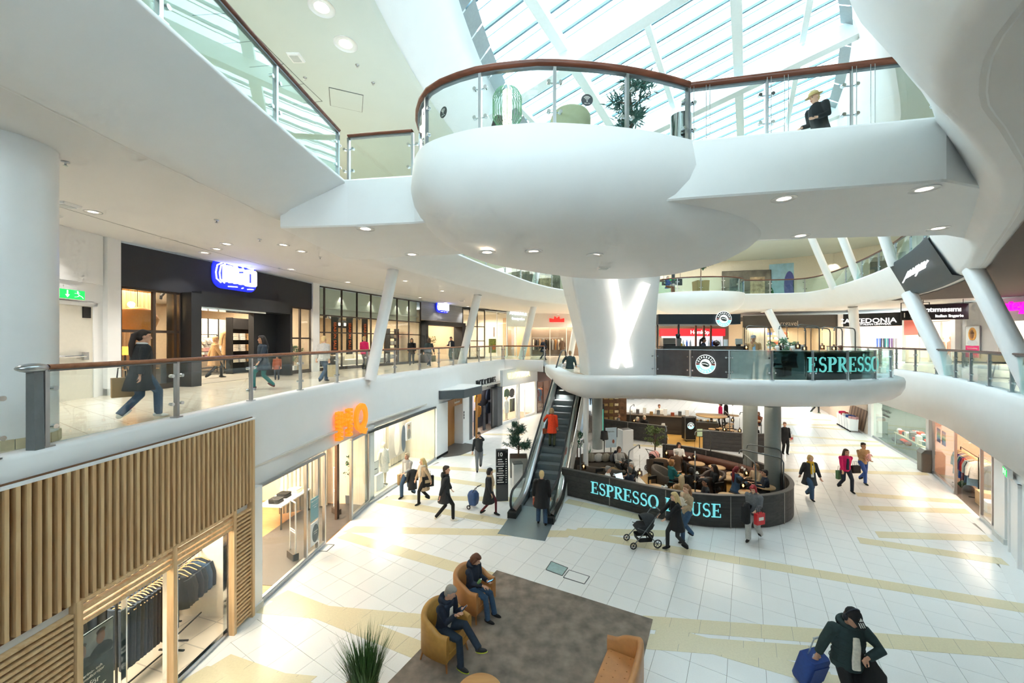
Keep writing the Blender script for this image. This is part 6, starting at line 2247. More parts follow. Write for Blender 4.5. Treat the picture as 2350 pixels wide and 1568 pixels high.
# ================================================================ things around the escalator foot
dt = thing('directory_totem', 'dark directory totem with white shop list beside the escalator', 'totem', gr(1152, 1149), .1)
m1 = MB()
m1.rings([rrect(0, 0, .46, .14, .02, z) for z in (0, 1.92)], 0, False, False)
m1.build('slab', pm('dark_totem', '#4b4e4f', .4, .3, var=.04), dt)
m1 = MB()
m1.box((0, -.072, 1.25), (.4, .006, 1.25))
m1.build('screen', pm('black_screen', '#1d2022', .2), dt)
letters('10', .2, (-.08, -.08, 1.74), 0, M_POSTT, .006, .004, dt)
for k in range(11):
 m1 = MB()
 m1.box((-.08 + .02 * (k % 3), -.078, 1.56 - k * .085), (.16 + .04 * (k % 4), .005, .03))
 m1.box((.15, -.078, 1.56 - k * .085), (.05, .005, .03))
 m1.build('text_line', M_POSTT, dt)
bn = thing('recycling_bin', 'white steel bin beside the escalator newel', 'bin', gr(1187, 1116), .2)
m1 = MB()
m1.rings([rrect(0, 0, .38, .38, .02, z) for z in (0, .95)], 0, False, False)
m1.build('body', pm('pale_bin_steel', '#c6cbcb', .35, .4, var=.03), bn)
m1 = MB()
m1.box((0, 0, .965), (.4, .4, .03))
m1.build('lid', M_DKSTEEL, bn)
tree('potted_pine', 'bushy blue-green pine in a large grey planter behind the totem', gr(1190, 1096) + V(0, .3, 0), 2.5, .62, (.8, .8, .85), pm('grey_planter', '#7b7d7a', .6, var=.05), M_LEAFD, 'cone', 3000, .12, .16, .02, 31)
m1 = MB()

# ================================================================ ground-floor cafe: dark pens
M_DKPLANK = wood('charcoal_plank', '#2c2a29', '#3f3b38', .6, 0, 1.5)
M_CAP = pm('pale_steel_cap', '#9b978f', .4, .6, var=.05)
def pen(label, pts, h=1.0, t=.12, n=4, rows=5, letters_=None):
 path = [(p[0], p[1]) for p in smooth_path(pts, n)]
 th = thing('cafe_screen', label, 'low wall')
 rp, L = resample(path, 2.0)
 fine, _ = resample(path, .2)
 k = len(rp) - 1
 hh = h / rows
 for i in range(k):
  seg_ = [(q[0], q[1]) for q in resample([(p[0], p[1]) for p in cut_path(path, L * i / k + .015, L * (i + 1) / k - .015)], .25)[0]]
  for r in range(rows):
   m1 = MB()
   z0_, z1_ = .02 + r * hh, .02 + (r + 1) * hh - .006
   sweep(m1, seg_, [(-t / 2, z0_), (-t / 2, z1_), (t / 2, z1_), (t / 2, z0_)], 0, False, True)
   m1.build('plank', M_DKPLANK, th)
 for i in range(1, k):
  x, y, a = rp[i]
  m1 = MB()
  m1.box((0, 0, h / 2), (.03, t + .012, h))
  m1.build('joint_strip', M_CAP, th, (x, y, 0), a)
 m1 = MB()
 sweep(m1, [(q[0], q[1]) for q in fine], [(-t / 2 - .01, h + .015), (-t / 2 - .01, h + .04), (t / 2 + .01, h + .04), (t / 2 + .01, h + .015)], 0, False, True)
 m1.build('cap', pm('grey_cap_rail', '#5d5a57', .45, .3, var=.05), th)
 return th, path
def cut_path(path, s0, s1):
 P = [np.array(p[:2]) for p in path]
 Ls = [0]
 for a, b in zip(P, P[1:]):
  Ls.append(Ls[-1] + np.linalg.norm(b - a))
 out = [path_at(P, Ls, s0)[:2]]
 out += [tuple(p) for p, l in zip(P, Ls) if s0 < l < s1]
 out.append(path_at(P, Ls, s1)[:2])
 return out
def g2(x, y):
 p = gr(x, y)
 return (p.x, p.y)
front_pts = [g2(1290, 1134), g2(1400, 1161), g2(1500, 1187), g2(1600, 1206), (7.2, 12.42), (8.3, 12.5), (9.3, 13.0), (9.95, 13.9), (10.15, 15.0), (9.9, 16.2), (9.2, 17.2), (8.2, 18.2), (7.2, 18.6)]
M_CAFEFL = pm('honey_cafe_floor', '#c1974f', .4, var=.12, scale=3, stretch=(1, 7, 1))
fpen, fpath = pen('curved dark plank screen round the front cafe pen with turquoise name', front_pts)
m1 = MB()
m1.prism([(p[0], p[1]) for p in fpath[:-1]] + [(6.8, 18.2), (5.6, 17.0), (5.6, 15.6), (2.6, 16.0)], 0, .008)
tag(m1.build('floor_cafe', M_CAFEFL), kind='structure')
rl = [g2(1382, 992), g2(1392, 1000), g2(1405, 1004), g2(1460, 1012), g2(1531, 1021)]
rl = [(5.5, 27.5), (5.3, 25.8), (5.9, 24.6), (7.3, 23.6), (9.0, 22.5)]
pen('dark plank screen of the rear left cafe pen', rl)
rr_ = [(10.6, 21.6), (11.8, 21.0), (13.2, 20.7), (14.2, 20.9)]
pen('dark plank screen of the rear right cafe pen', rr_)
m1 = MB()
m1.prism([(5.5, 27.5), (5.4, 25.8), (6.0, 24.7), (7.3, 23.7), (9.0, 22.6), (10.6, 21.7), (11.8, 21.1), (13.2, 20.8), (14.2, 21.0), (15, 24), (15, 28), (9, 30)], 0, .008)
tag(m1.build('floor_cafe_rear', M_CAFEFL), kind='structure')

# turquoise serif letters
def serif(ch, mb, x, k, y0, y1):
 """one serif capital in the x-z plane, height k"""
 def bx(a, b, c, d):
  mb.prism([(x + a * k, c * k), (x + b * k, c * k), (x + b * k, d * k), (x + a * k, d * k)], -y1, -y0, 0, Matrix.Rotation(PI / 2, 4, 'X'))
 def strip(pts, ws):
  n = len(pts)
  L, R = [], []
  for i, p in enumerate(pts):
   q0, q1 = pts[max(i - 1, 0)], pts[min(i + 1, n - 1)]
   d = V(q1[0] - q0[0], q1[1] - q0[1], 0).normalized()
   nrm = V(-d.y, d.x, 0)
   w = ws[i] / 2
   L.append((x + (p[0] + nrm.x * w) * k, (p[1] + nrm.y * w) * k))
   R.append((x + (p[0] - nrm.x * w) * k, (p[1] - nrm.y * w) * k))
  for i in range(n - 1):
   mb.prism([R[i], R[i + 1], L[i + 1], L[i]], -y1, -y0, 0, Matrix.Rotation(PI / 2, 4, 'X'))
 def arc(cx, cz, rx, rz, a0, a1, w0, w1, n=14):
  pts, ws = [], []
  for i in range(n + 1):
   t = a0 + (a1 - a0) * i / n
   pts.append((cx + rx * math.cos(t), cz + rz * math.sin(t)))
   ws.append(w0 + (w1 - w0) * abs(math.cos(t)))
  strip(pts, ws)
 sw, tw = .17, .065
 if ch == 'E':
  bx(.1, .1 + sw, 0, 1); bx(0, .62, 1 - tw, 1); bx(0, .66, 0, tw); bx(.27, .5, .47, .53); bx(.57, .62, .76, 1); bx(.61, .66, 0, .26); bx(.46, .5, .38, .62)
  return .72
 if ch == 'H':
  for a in (.1, .52):
   bx(a, a + sw, 0, 1); bx(a - .09, a + sw + .09, 0, .05); bx(a - .09, a + sw + .09, .95, 1)
  bx(.27, .52, .47, .54)
  return .86
 if ch in 'PR':
  bx(.1, .1 + sw, 0, 1); bx(0, .37, 0, .05); bx(0, .35, .95, 1)
  arc(.34, .74, .24, .23, -PI / 2, PI / 2, tw, sw); bx(.27, .34, .475, .54); bx(.27, .36, .935, 1)
  if ch == 'R':
   strip([(.36, .5), (.5, .25), (.68, .02)], [.13, .15, .14]); bx(.58, .78, 0, .05)
   return .78
  return .68
 if ch == 'O':
  arc(.4, .5, .32, .48, 0, 2 * PI, tw, sw, 28)
  return .84
 if ch == 'U':
  bx(.08, .08 + sw, .32, 1); bx(.58, .58 + .09, .32, 1); bx(0, .34, .95, 1); bx(.48, .76, .95, 1)
  arc(.4, .33, .235, .3, PI, 2 * PI, .08, .13)
  return .78
 if ch == 'S':
  pts, ws = [], []
  for i in range(13):
   t = .55 + (1.55 * PI - .55) * i / 12
   pts.append((.3 + .2 * math.cos(t), .745 + .23 * math.sin(t)))
   ws.append(.075 + .05 * (i / 12))
  q, qs = [], []
  for i in range(13):
   t = PI / 2 + .45 - (1.55 * PI) * i / 12
   q.append((.3 + .215 * math.cos(t), .27 + .25 * math.sin(t)))
   qs.append(.14 - .06 * i / 12)
  strip(pts, ws); strip(q, qs)
  bx(.46, .5, .76, .97); bx(.07, .11, .03, .24)
  return .6
 return .35
M_TURQ = em('turquoise_letters', '#6fc4ca', .4)
def serif_on_path(word, path, s0, k, z, off, parent, mat, gap=.06):
 P = [np.array(p[:2]) for p in path]
 Ls = [0]
 for a, b in zip(P, P[1:]):
  Ls.append(Ls[-1] + np.linalg.norm(b - a))
 s = s0
 for ch in word:
  if ch == ' ':
   s += .4 * k
   continue
  mb = MB()
  w = serif(ch, mb, 0, k, -.012, .012) * k
  x, y, a = path_at(P, Ls, s + w / 2)
  o = mb.build('letter', mat, parent, (x + math.sin(a) * off - math.cos(a) * w / 2, y - math.cos(a) * off - math.sin(a) * w / 2, z), a)
  s += w + gap * k
 return s
P_ = [np.array(p) for p in fpath]
def s_at_px(path, px):
 s = 0
 pa = path[0]
 for pb in path[1:]:
  xa, xb = 1175 + F * pa[0] / pa[1], 1175 + F * pb[0] / pb[1]
  d = math.hypot(pb[0] - pa[0], pb[1] - pa[1])
  if xa <= px <= xb:
   return s + d * (px - xa) / (xb - xa)
  s += d
  pa = pb
 return s
sA, sB = s_at_px(fpath, 1358), s_at_px(fpath, 1585)
kk = (sB - sA) / 9.55
serif_on_path('ESPRESSO HOUSE', fpath, sA, .43, .34, .085, fpen, M_TURQ, .02)
M_TURQ2 = em('teal_glass_letters', '#68c2bd', .3)
isl2 = [(p[0], p[1]) for p in ISL]
ig = [o for o in COL.objects if o.name.startswith('balustrade')][-1]
serif_on_path('ESPRESSO', isl2, s_at_px([p for p in isl2], 1852) if False else None or 0, .5, 0, 0, ig, M_TURQ2) if False else None
def s_front(path, px):
 best = None
 s = 0
 for a, b in zip(path, path[1:]):
  d = math.hypot(b[0] - a[0], b[1] - a[1])
  if a[1] < 17 and b[0] > a[0]:
   xa, xb = 1175 + F * a[0] / a[1], 1175 + F * b[0] / b[1]
   if xa <= px <= xb:
    return s + d * (px - xa) / (xb - xa)
  s += d
 return s
serif_on_path('ESPRESSO', isl2, s_front(isl2, 1852), .52, L1C + .3, .02, ig, M_TURQ2, .05)

def round_logo(label, loc, rz, r, glow=.5):
 t = thing('round_sign', label, 'shop sign', loc, rz)
 RX = Matrix.Rotation(PI / 2, 4, 'X')
 def disc(rad, y, mat, nm, a0=0, a1=2 * PI, r0=0):
  m1 = MB()
  n = 36
  if r0 == 0:
   m1.prism([(rad * math.cos(a0 + (a1 - a0) * i / n), rad * math.sin(a0 + (a1 - a0) * i / n)) for i in range(n if a1 - a0 > 6.2 else n + 1)], 0, .012, 0, Matrix.Translation(V(0, y, 0)) @ RX)
  else:
   for i in range(n):
    t0, t1 = a0 + (a1 - a0) * i / n, a0 + (a1 - a0) * (i + 1) / n
    m1.prism([(r0 * math.cos(t0), r0 * math.sin(t0)), (rad * math.cos(t0), rad * math.sin(t0)), (rad * math.cos(t1), rad * math.sin(t1)), (r0 * math.cos(t1), r0 * math.sin(t1))], 0, .012, 0, Matrix.Translation(V(0, y, 0)) @ RX)
  m1.build(nm, mat, t)
 Wm, Bm, Tm, Rm = em('logo_white', '#e6efec', glow), pm('logo_black', '#23211f', .5), em('logo_turquoise', '#7ccfd2', glow), pm('logo_red', '#8c3a33', .5)
 disc(r, 0, Wm, 'disc')
 disc(r * .93, -.014, Bm, 'upper_ring', .15, PI - .15, r * .55)
 disc(r * .93, -.014, Tm, 'lower_ring', PI + .15, 2 * PI - .15, r * .55)
 disc(r * .93, -.015, Rm, 'side_bar', -.12, .12, r * .58)
 disc(r * .93, -.015, Rm, 'side_bar', PI - .12, PI + .12, r * .58)
 for wd, rad, a0, sgn in (('ESPRESSO', r * .66, 1.15, -1), ('HOUSE', r * .82, -.75, 1)):
  n = len(wd)
  for i, ch in enumerate(wd):
   a = a0 * (1 - 2 * i / (n - 1))
   me = text_mesh(ch, r * .27, .006, r * .008, mat=Wm)
   if sgn < 0:
    p = (-math.sin(a) * rad, math.cos(a) * rad)
    rot = a
   else:
    p = (math.sin(a) * rad, -math.cos(a) * rad)
    rot = a
   p = (-math.sin(a) * (rad + r * .08), math.cos(a) * (rad + r * .08)) if sgn < 0 else (math.sin(a) * (rad - r * .06), -math.cos(a) * (rad - r * .06))
   me.transform(Matrix.Rotation(-rot, 4, 'Y'))
   obj('lettering', me, t, (p[0], -.026, p[1]))
 m1 = MB()
 m1.ell((0, -.02, 0), (r * .42, .02, r * .26), 18, 8, 0, Matrix.Rotation(.35, 3, 'Y'))
 m1.build('bean', pm('logo_bean', '#4b4f4c', .4), t)
 m1 = MB()
 m1.tube([(-r * .3, -.045, r * .05), (0, -.045, r * .06), (r * .3, -.045, -r * .06)], r * .03, 6)
 m1.build('bean_crease', Wm, t)
 return t

# ================================================================ cafe kiosk on the island
kx, ky = 8.65, 18.3
kd = thing('kiosk_canopy', 'dark flat canopy over the island coffee bar', 'canopy', (kx, ky, 0), -.02)
m1 = MB()
m1.box((0, .9, 6.98), (3.75, 2.6, .46))
m1.build('canopy_board', pm('dark_blue_canopy', '#222a30', .5, var=.05), kd)
for sx in (-1.75, -.75, .55, .95, 1.3):
 m1 = MB()
 m1.box((sx, .1 if sx < 0 else 1.2, (L1 + 6.75) / 2), (.07, .07, 6.75 - L1))
 m1.build('post', M_DKSTEEL if sx < 0 else pm('copper_post', '#9b6a58', .3, .8), kd)
round_logo('round black, white and turquoise coffee sign on the canopy front', (kx + 1.05, ky - .5, 6.98), -.02, .36, .6)
round_logo('round coffee sign on the dark printed island pane', V(7.15, 14.58, 5.1) + V(.07, -.1, 0), -.82, .36, .4)
cn = thing('coffee_bar', 'steel fronted coffee bar counter under the canopy', 'counter', (kx, ky - .8, L1), -.02)
m1 = MB()
m1.box((0, 0, .6), (3.9, .7, 1.2))
m1.build('body', pm('reflective_bar_front', '#6a6d6e', .2, .7, var=.2, scale=3), cn)
m1 = MB()
m1.box((0, 0, 1.22), (4.0, .8, .04))
m1.build('worktop', M_BLACK, cn)
def simple(nm, lb, cat, loc, parts, rz=0, group=None):
 t = thing(nm, lb, cat, loc, rz, group)
 for pn, mb, mt in parts:
  mb.build(pn, mt, t)
 return t
wt = L1 + 1.245
simple('coffee_grinder', 'coffee grinder with dark hopper on the bar', 'grinder', (kx - 1.15, ky - .75, wt), [('body', MB().box((0, 0, .17), (.18, .22, .34)), M_STEEL), ('hopper', MB().lathe([(.07, .34), (.11, .52), (.02, .56)], n=12), M_BLACK)])
simple('espresso_machine', 'steel espresso machine on the left of the bar', 'coffee machine', (kx - 1.6, ky - .7, wt), [('body', MB().box((0, 0, .18), (.55, .4, .36)), M_CHROME), ('drip_tray', MB().box((0, -.22, .05), (.5, .12, .06)), M_BLACK)])
simple('till_screen', 'till screen on the right of the bar', 'screen', (kx + 1.6, ky - .75, wt), [('screen', MB().box((0, 0, .2), (.32, .03, .26)), pm('pale_screen', '#b9bcb6', .3)), ('foot', MB().box((0, .03, .04), (.14, .14, .08)), M_BLACK)])
simple('glass_lamp', 'dark round glass lamp on the bar front', 'lamp', (kx + .45, ky - 1.0, wt), [('globe', MB().ell((0, 0, .13), (.15, .15, .13)), pm('dark_red_globe', '#3a1d1c', .1)), ('ring', MB().cyl((0, -.14, .13), (0, -.16, .13), .05, 12), M_CHROME)])
for k in range(7):
 c = (('white', M_WHITE2), ('blue', pm('blue_plastic', '#2b62c9', .4)), ('clear', M_STEEL), ('white', M_WHITE2), ('blue', pm('blue_plastic', '#2b62c9', .4)), ('green', CL['olive']), ('white', M_WHITE2))[k]
 simple('bottle', '%s bottle on the coffee bar, number %s from the left' % (c[0], ('one', 'two', 'three', 'four', 'five', 'six', 'seven')[k]), 'bottle', (kx - .95 + (.16 * k if k < 3 else 1.15 + .17 * (k - 3)), ky - .85, wt),
   [('body', MB().lathe([(.035, 0), (.035, .17), (.014, .23), (.014, .28)], n=10), c[1])], 0, 'bottles on the coffee bar')
simple('paper_stack', 'white stack of cups on the bar', 'cups', (kx + .98, ky - .8, wt), [('stack', MB().lathe([(.09, 0), (.09, .3)], n=14), M_WHITE2)])
# dark lower counter along the right of the island with high seats
bar2 = smooth_path([(11.1, 14.6), (12.7, 14.9), (14.2, 15.8), (15.1, 17.0)], 4)
t = thing('bar_shelf', 'long brown bar shelf along the glazed island edge', 'shelf')
m1 = MB()
sweep(m1, bar2, [(-.2, L1 + .98), (-.2, L1 + 1.03), (.22, L1 + 1.03), (.22, L1 + .98)], 0, False, True)
m1.build('worktop', wood('walnut_bar', '#6e3b2c', '#8a4f3b', .4, 0, 1), t)
m1 = MB()
sweep(m1, bar2, [(-.02, L1 + .0), (-.02, L1 + .98), (.02, L1 + .98), (.02, L1)], 0, False, True)
m1.build('front_panel', pm('dark_teal_panel', '#22363a', .4, var=.1), t)
M_LAMPG = glass('smoked_lamp_glass', (.35, .3, .28), 1.0)
def pendant(t, loc, s=1.0):
 p = t
 m1 = MB()
 m1.cyl((loc[0], loc[1], loc[2]), (loc[0], loc[1], loc[2] + .5 * s), .005, 5)
 m1.build('cord', M_BLACK, p)
 m1 = MB()
 m1.lathe([(.03, -.02), (.035, -.1), (.1, -.12), (.105, -.3), (.09, -.32)], loc, 14, cap=False)
 m1.build('lamp_glass', M_LAMPG, p)
 m1 = MB()
 m1.ell((loc[0], loc[1], loc[2] - .2), (.03, .03, .05), 8, 6)
 m1.build('bulb', em('amber_bulb', '#ffb765', 9), p)
def hoop(label, a, b, h, lamp=True, z=L1, group=None, drop=.55):
 """steel tube hoop with a pendant"""
 t = thing('lamp_hoop', label, 'lamp', (a[0], a[1], z), 0, group)
 dx, dy = b[0] - a[0], b[1] - a[1]
 m1 = MB()
 m1.tube([(0, 0, 0), (0, 0, h - .15), (dx * .04, dy * .04, h - .04), (dx * .12, dy * .12, h), (dx * .88, dy * .88, h + .06), (dx * .97, dy * .97, h + .03), (dx, dy, h - .1)], .022, 8)
 m1.build('tube', M_DKSTEEL, t)
 pendant(t, (dx, dy, h - .1 - drop))
 return t
HI = 'lamp hoops over the island seats'
for k, (x0, x1, y_, hh) in enumerate(((9.9, 10.9, 16.4, 2.05), (11.0, 12.1, 16.0, 2.05), (12.0, 12.9, 16.3, 2.1), (12.5, 13.6, 16.6, 2.0), (13.6, 14.5, 16.4, 2.0), (13.9, 14.8, 17.4, 2.05))):
 hoop('steel lamp hoop over the island seats, %s from the left' % ('first', 'second', 'third', 'fourth', 'fifth', 'last')[k], (x1, y_), (x0, y_), hh, group=HI)
tree('potted_fern', 'bushy potted plant on the island between the lamps', (11.6, 16.6, L1), 1.55, .5, (.45, .45, .8), M_BLACK, pm('grey_green_leaf', '#6f9a78', .5, var=.35, scale=9), 'round', 420, .1, .12, .06, 44)
o = inst(G_BLOCK, 'white_cabinet', None, (12.6, 17.6, L1 + .003), 0, pm('pale_grey_cabinet', '#c8d2d3', .5), (.9, .5, 1.3))
tag(o, 'pale grey cabinet on the island behind the plant', 'cabinet')

# ================================================================ cafe furniture
M_TABLETOP = wood('ash_table_top', '#b8956a', '#cfae82', .45, 0, 1.5)
M_DKLEATH = pm('dark_brown_leather', '#3d2c25', .45, var=.15, scale=14)
M_GREYSOFA = pm('taupe_sofa_cloth', '#5d544b', .9, var=.12, scale=30)
def bistro(label, loc, r=.32, h=.74, group='round cafe tables'):
 t = thing('cafe_table', label, 'table', loc, 0, group)
 m1 = MB()
 m1.lathe([(0.0, h - .035), (r, h - .035), (r, h), (0, h)], n=24)
 m1.build('tabletop', M_TABLETOP, t)
 m1 = MB()
 m1.cyl((0, 0, .03), (0, 0, h - .035), .03, 10)
 m1.build('column', M_BLACK, t)
 m1 = MB()
 m1.lathe([(.24, 0), (.24, .015), (.03, .05)], n=18)
 m1.build('foot', M_BLACK, t)
 return t
def chair_proto(nm, lb, tall=False, seat=M_BLACKM):
 t = thing(nm, lb, 'chair', (0, 0, 0))
 h = .46
 m1 = MB()
 m1.rings([rrect(0, 0, .42, .42, .06, z) for z in (h - .04, h)], 0, False, False)
 m1.build('seat', seat, t)
 lg = MB()
 lg.box((0, 0, h / 2 - .02), (.035, .035, h - .04))
 lg = lg.mesh('leg', M_BLACK)
 for sx in (-1, 1):
  for sy in (-1, 1):
   obj('leg', lg, t, (sx * .18, sy * .18, 0))
 for sx in (-1, 1):
  m1 = MB()
  m1.box((sx * .19, .19, h + .17), (.03, .03, .38))
  m1.build('back_post', M_BLACK, t)
 m1 = MB()
 m1.box((0, .19, h + .32), (.4, .03, .12))
 m1.build('backrest', M_BLACK, t)
 return t
def arm_chair(label, loc, rz, body, legm, k=1.0, group=None, seatm=None, tuft=False, w=.66):
 t = thing('armchair' if w < 1 else 'sofa', label, 'armchair' if w < 1 else 'sofa', loc, rz, group)
 m1 = MB()
 m1.rings([rrect(0, -.02, w - .16, .52, .05, z) for z in (.28, .3, .42)] + [rrect(0, -.02, w - .2, .48, .05, .45)], 0, False, True)
 m1.build('seat', seatm or body, t)
 # wrap-around back and arms, height falling to the front
 pts = [(-w / 2 + .03, -.3), (-w / 2, -.1), (-w / 2 + .02, .18), (-w / 2 + .14, .31), (0, .35), (w / 2 - .14, .31), (w / 2 - .02, .18), (w / 2, -.1), (w / 2 - .03, -.3)]
 pth = smooth_path(pts, 4)
 n = len(pth)
 rows = []
 nr = normals(pth)
 for i, (p, q) in enumerate(zip(pth, nr)):
  f = i / (n - 1)
  top = .62 + (.22 * math.sin(PI * min(1, max(0, (f - .12) / .76))) ** .6 if .12 < f < .88 else 0)
  rows.append([V(p[0] + q[0] * .05, p[1] + q[1] * .05, .2), V(p[0] + q[0] * .05, p[1] + q[1] * .05, top - .03), V(p[0] + q[0] * .02, p[1] + q[1] * .02, top), V(p[0] - q[0] * .03, p[1] - q[1] * .03, top), V(p[0] - q[0] * .05, p[1] - q[1] * .05, top - .04), V(p[0] - q[0] * .05, p[1] - q[1] * .05, .2), V(p[0] + q[0] * .05, p[1] + q[1] * .05, .2)])
 m1 = MB()
 m1.sheet(rows, 0, True)
 m1.poly(rows[0][:-1])
 m1.poly(rows[-1][:-1][::-1])
 m1.build('shell', body, t)
 m1 = MB()
 m1.rings([rrect(0, 0, w - .06, .6, .08, z) for z in (.2, .3)], 0, False, False)
 m1.build('base_frame', body, t)
 for sx in (-1, 1):
  for sy in (-1, 1):
   m1 = MB()
   m1.cyl((sx * (w / 2 - .08), sy * .24 + .02, .22), (sx * (w / 2 - .04), sy * .29 + .02, 0), .022, 8, r2=.014)
   m1.build('leg', legm, t)
 if tuft:
  bt = MB()
  bt.ell((0, 0, 0), (.014, .014, .006), 8, 4)
  be = bt.mesh('button', body)
  nx = max(2, int(w / .17))
  for i in range(nx):
   for j in range(3):
    obj('button', be, t, (-w / 2 + .14 + (w - .28) * (i + .5 * (j % 2)) / nx, -.2 + j * .17, .452))
 if k != 1:
  t.scale = (k, k, k)
 return t
# front pen: bistro tables and chairs (spots in metres on the floor plan)
cp = chair_proto('cafe_chair', 'black wooden cafe chair')
cp_used = [False]
def cafe_chair(x, y, rz, lb):
 if not cp_used[0]:
  cp_used[0] = True
  cp.location = (x, y, .008)
  cp.rotation_euler = (0, 0, rz)
  cp['label'] = lb
  cp['group'] = 'black cafe chairs'
  return cp
 return copy_tree(cp, None, (x, y, .008), rz, lb, 'black cafe chairs')
row = [(2.75, 15.3), (3.35, 14.95), (4.15, 14.45), (5.15, 13.9), (6.35, 13.35), (7.3, 13.1), (8.15, 13.35)]
for k, (x, y) in enumerate(row):
 bistro('round cafe table along the inside of the front screen, %s from the escalator' % ords[k], (x, y, .008))
for k, (x, y, rz) in enumerate(((3.6, 15.4, .3), (5.4, 14.55, .4), (5.9, 14.2, 2.8), (6.85, 13.95, .5), (7.55, 13.85, .3), (8.6, 14.2, -.6), (4.6, 15.0, .6))):
 cafe_chair(x, y, rz, 'black cafe chair near the front screen, %s from the escalator' % ords[k])
for k, (x, y) in enumerate(((6.6, 17.1), (7.9, 16.6), (8.5, 16.1), (8.2, 14.9), (8.75, 15.2), (9.1, 13.95))):
 bistro('round cafe table by the brown bench, %s from the left' % ords[k], (x, y, .008))
for k, (x, y, rz) in enumerate(((6.3, 16.6, 2.6), (7.6, 16.0, 2.4), (8.1, 15.6, 2.2), (9.0, 14.7, -.8))):
 cafe_chair(x, y, rz, 'black cafe chair facing the brown bench, %s from the left' % ords[k])
bench = smooth_path([(7.3, 18.25), (8.1, 17.85), (8.95, 16.95), (9.6, 16.0), (9.82, 15.0)], 4)
t = thing('bench_seat', 'long curved brown leather bench at the back of the front cafe pen', 'bench')
m1 = MB()
sweep(m1, bench, [(0, .1), (0, .4), (0, .45), (.06, .47), (.44, .47), (.48, .44), (.48, .1)], 0, True, True)
m1.build('seat', M_DKLEATH, t)
m1 = MB()
sweep(m1, bench, [(-.04, .47), (-.04, .85), (.04, .85), (.1, .5)], 0, True, True)
m1.build('backrest', pm('reddish_leather', '#5a3527', .45, var=.15, scale=14), t)
arm_chair('grey wicker-look armchair in the middle of the front cafe pen', (6.05, 15.55, .008), .9, M_GREYSOFA, M_BLACK, 1.1, 'cafe armchairs')
arm_chair('dark armchair with its back to the front screen', (7.1, 14.7, .008), 3.3, M_DKLEATH, M_BLACK, 1.1, 'cafe armchairs')
arm_chair('dark leather armchair turned to the left table', (7.75, 15.0, .008), -1.2, M_DKLEATH, M_BLACK, 1.1, 'cafe armchairs')
arm_chair('brown armchair with its back to us beside the prams', (6.35, 17.0, .008), 3.0, pm('brown_wool', '#54453a', .9, var=.1), M_BLACK, 1.1, 'cafe armchairs')
arm_chair('long taupe sofa heaped with striped cushions', (4.2, 17.5, .008), 0.1, M_GREYSOFA, M_BLACK, 1.0, None, None, False, 2.1)
arm_chair('low taupe sofa with its back to the front screen', (3.75, 16.0, .008), 2.75, M_GREYSOFA, M_BLACK, 1.0, None, None, False, 2.0)
t = table('low wooden coffee table between the two sofas', (4.2, 16.75, .008), .1, (1.4, .6, .42), M_TABLETOP, M_BLACK)
M_STRIPE = pm('striped_cushion', '#8f8a7c', .9, var=.35, scale=5, stretch=(9, .5, .5))
for k in range(4):
 m1 = MB()
 m1.ell((0, 0, .0), (.24, .09, .2), 14, 8)
 o = m1.build('cushion', [M_STRIPE, CL['ltgrey'], M_STRIPE, CL['grey']][k], None, (3.6 + k * .33, 17.62, .68), .2 * k)
 tag(o, ['striped grey cushion at the left end of the sofa', 'pale grey cushion beside the striped one', 'striped cushion in the middle of the sofa', 'mid grey cushion near the backpack'][k], 'cushion', 'sofa cushions')
t = thing('backpack', 'navy backpack with a pink patch on the sofa', 'backpack', (4.75, 17.5, .47), .2)
m1 = MB()
m1.rings([rrect(0, 0, .34, .24, .08, 0), rrect(0, 0, .38, .28, .1, .15), rrect(0, 0, .36, .25, .1, .4), rrect(0, .02, .24, .16, .07, .55)], 0, False, True)
m1.build('body', CL['navy'], t)
m1 = MB()
m1.box((-.06, -.14, .42), (.14, .03, .1))
m1.build('patch', CL['pink'], t)
tl = thing('floor_lamp', 'table lamp with a dark drum shade behind the sofa', 'lamp', (4.35, 18.3, .0))
m1 = MB()
m1.lathe([(.19, 1.35), (.15, 1.72)], n=20, cap=False)
m1.build('lamp_shade', pm('dark_drum_shade', '#3a3a3c', .8, var=.1), tl)
m1 = MB()
m1.lathe([(.14, 0), (.14, .02), (.02, .05), (.02, 1.4)], n=12)
m1.build('stand', M_BLACK, tl)
# hoops of the front pen
HG = 'lamp hoops of the ground-floor cafe'
for k, (a, b) in enumerate((((2.65, 15.05), (2.9, 15.7)), ((4.25, 14.15), (4.9, 14.9)), ((6.2, 13.15), (6.6, 14.0)), ((8.0, 12.75), (8.1, 13.6)), ((9.3, 13.3), (8.3, 14.2)), ((10.0, 14.4), (9.0, 14.9)), ((8.9, 17.4), (8.0, 17.0)), ((7.3, 18.5), (7.0, 17.6)))):
 hoop('steel lamp hoop of the front cafe pen, %s from the escalator' % ords[k], a, b, 1.95, z=0, group=HG, drop=.75)
tree('potted_tree', 'leafy potted tree at the mouth of the front cafe pen', (7.1, 19.3, 0), 1.75, .55, (.4, .4, .4), M_BLACK, M_LEAFY, 'round', 600, .25, .11, .05, 17)
tree('potted_ficus', 'tall dark potted ficus beside the escalator side', (3.0, 17.9, 0), 2.2, .3, (.45, .45, .55), pm('brown_planter', '#4a4038', .7), M_LEAF, 'round', 420, .2, .11, .05, 18)
t = thing('aloe_plant', 'spiky aloe plant in a pot behind the sofa', 'plant', (3.6, 18.3, 0))
m1 = MB()
m1.rings([rrect(0, 0, .42, .42, .04, z) for z in (0, .6)], 0, False, False)
m1.build('pot', pm('taupe_pot', '#6a6156', .7), t)
grass_tuft(70, .5, .16, M_LEAF, 5).build('leaves', M_LEAF, t, (0, 0, .58))
ts = thing('screen_totem', 'black display totem with a green screen beside the cafe', 'totem', (5.15, 23.2, 0), .35)
m1 = MB()
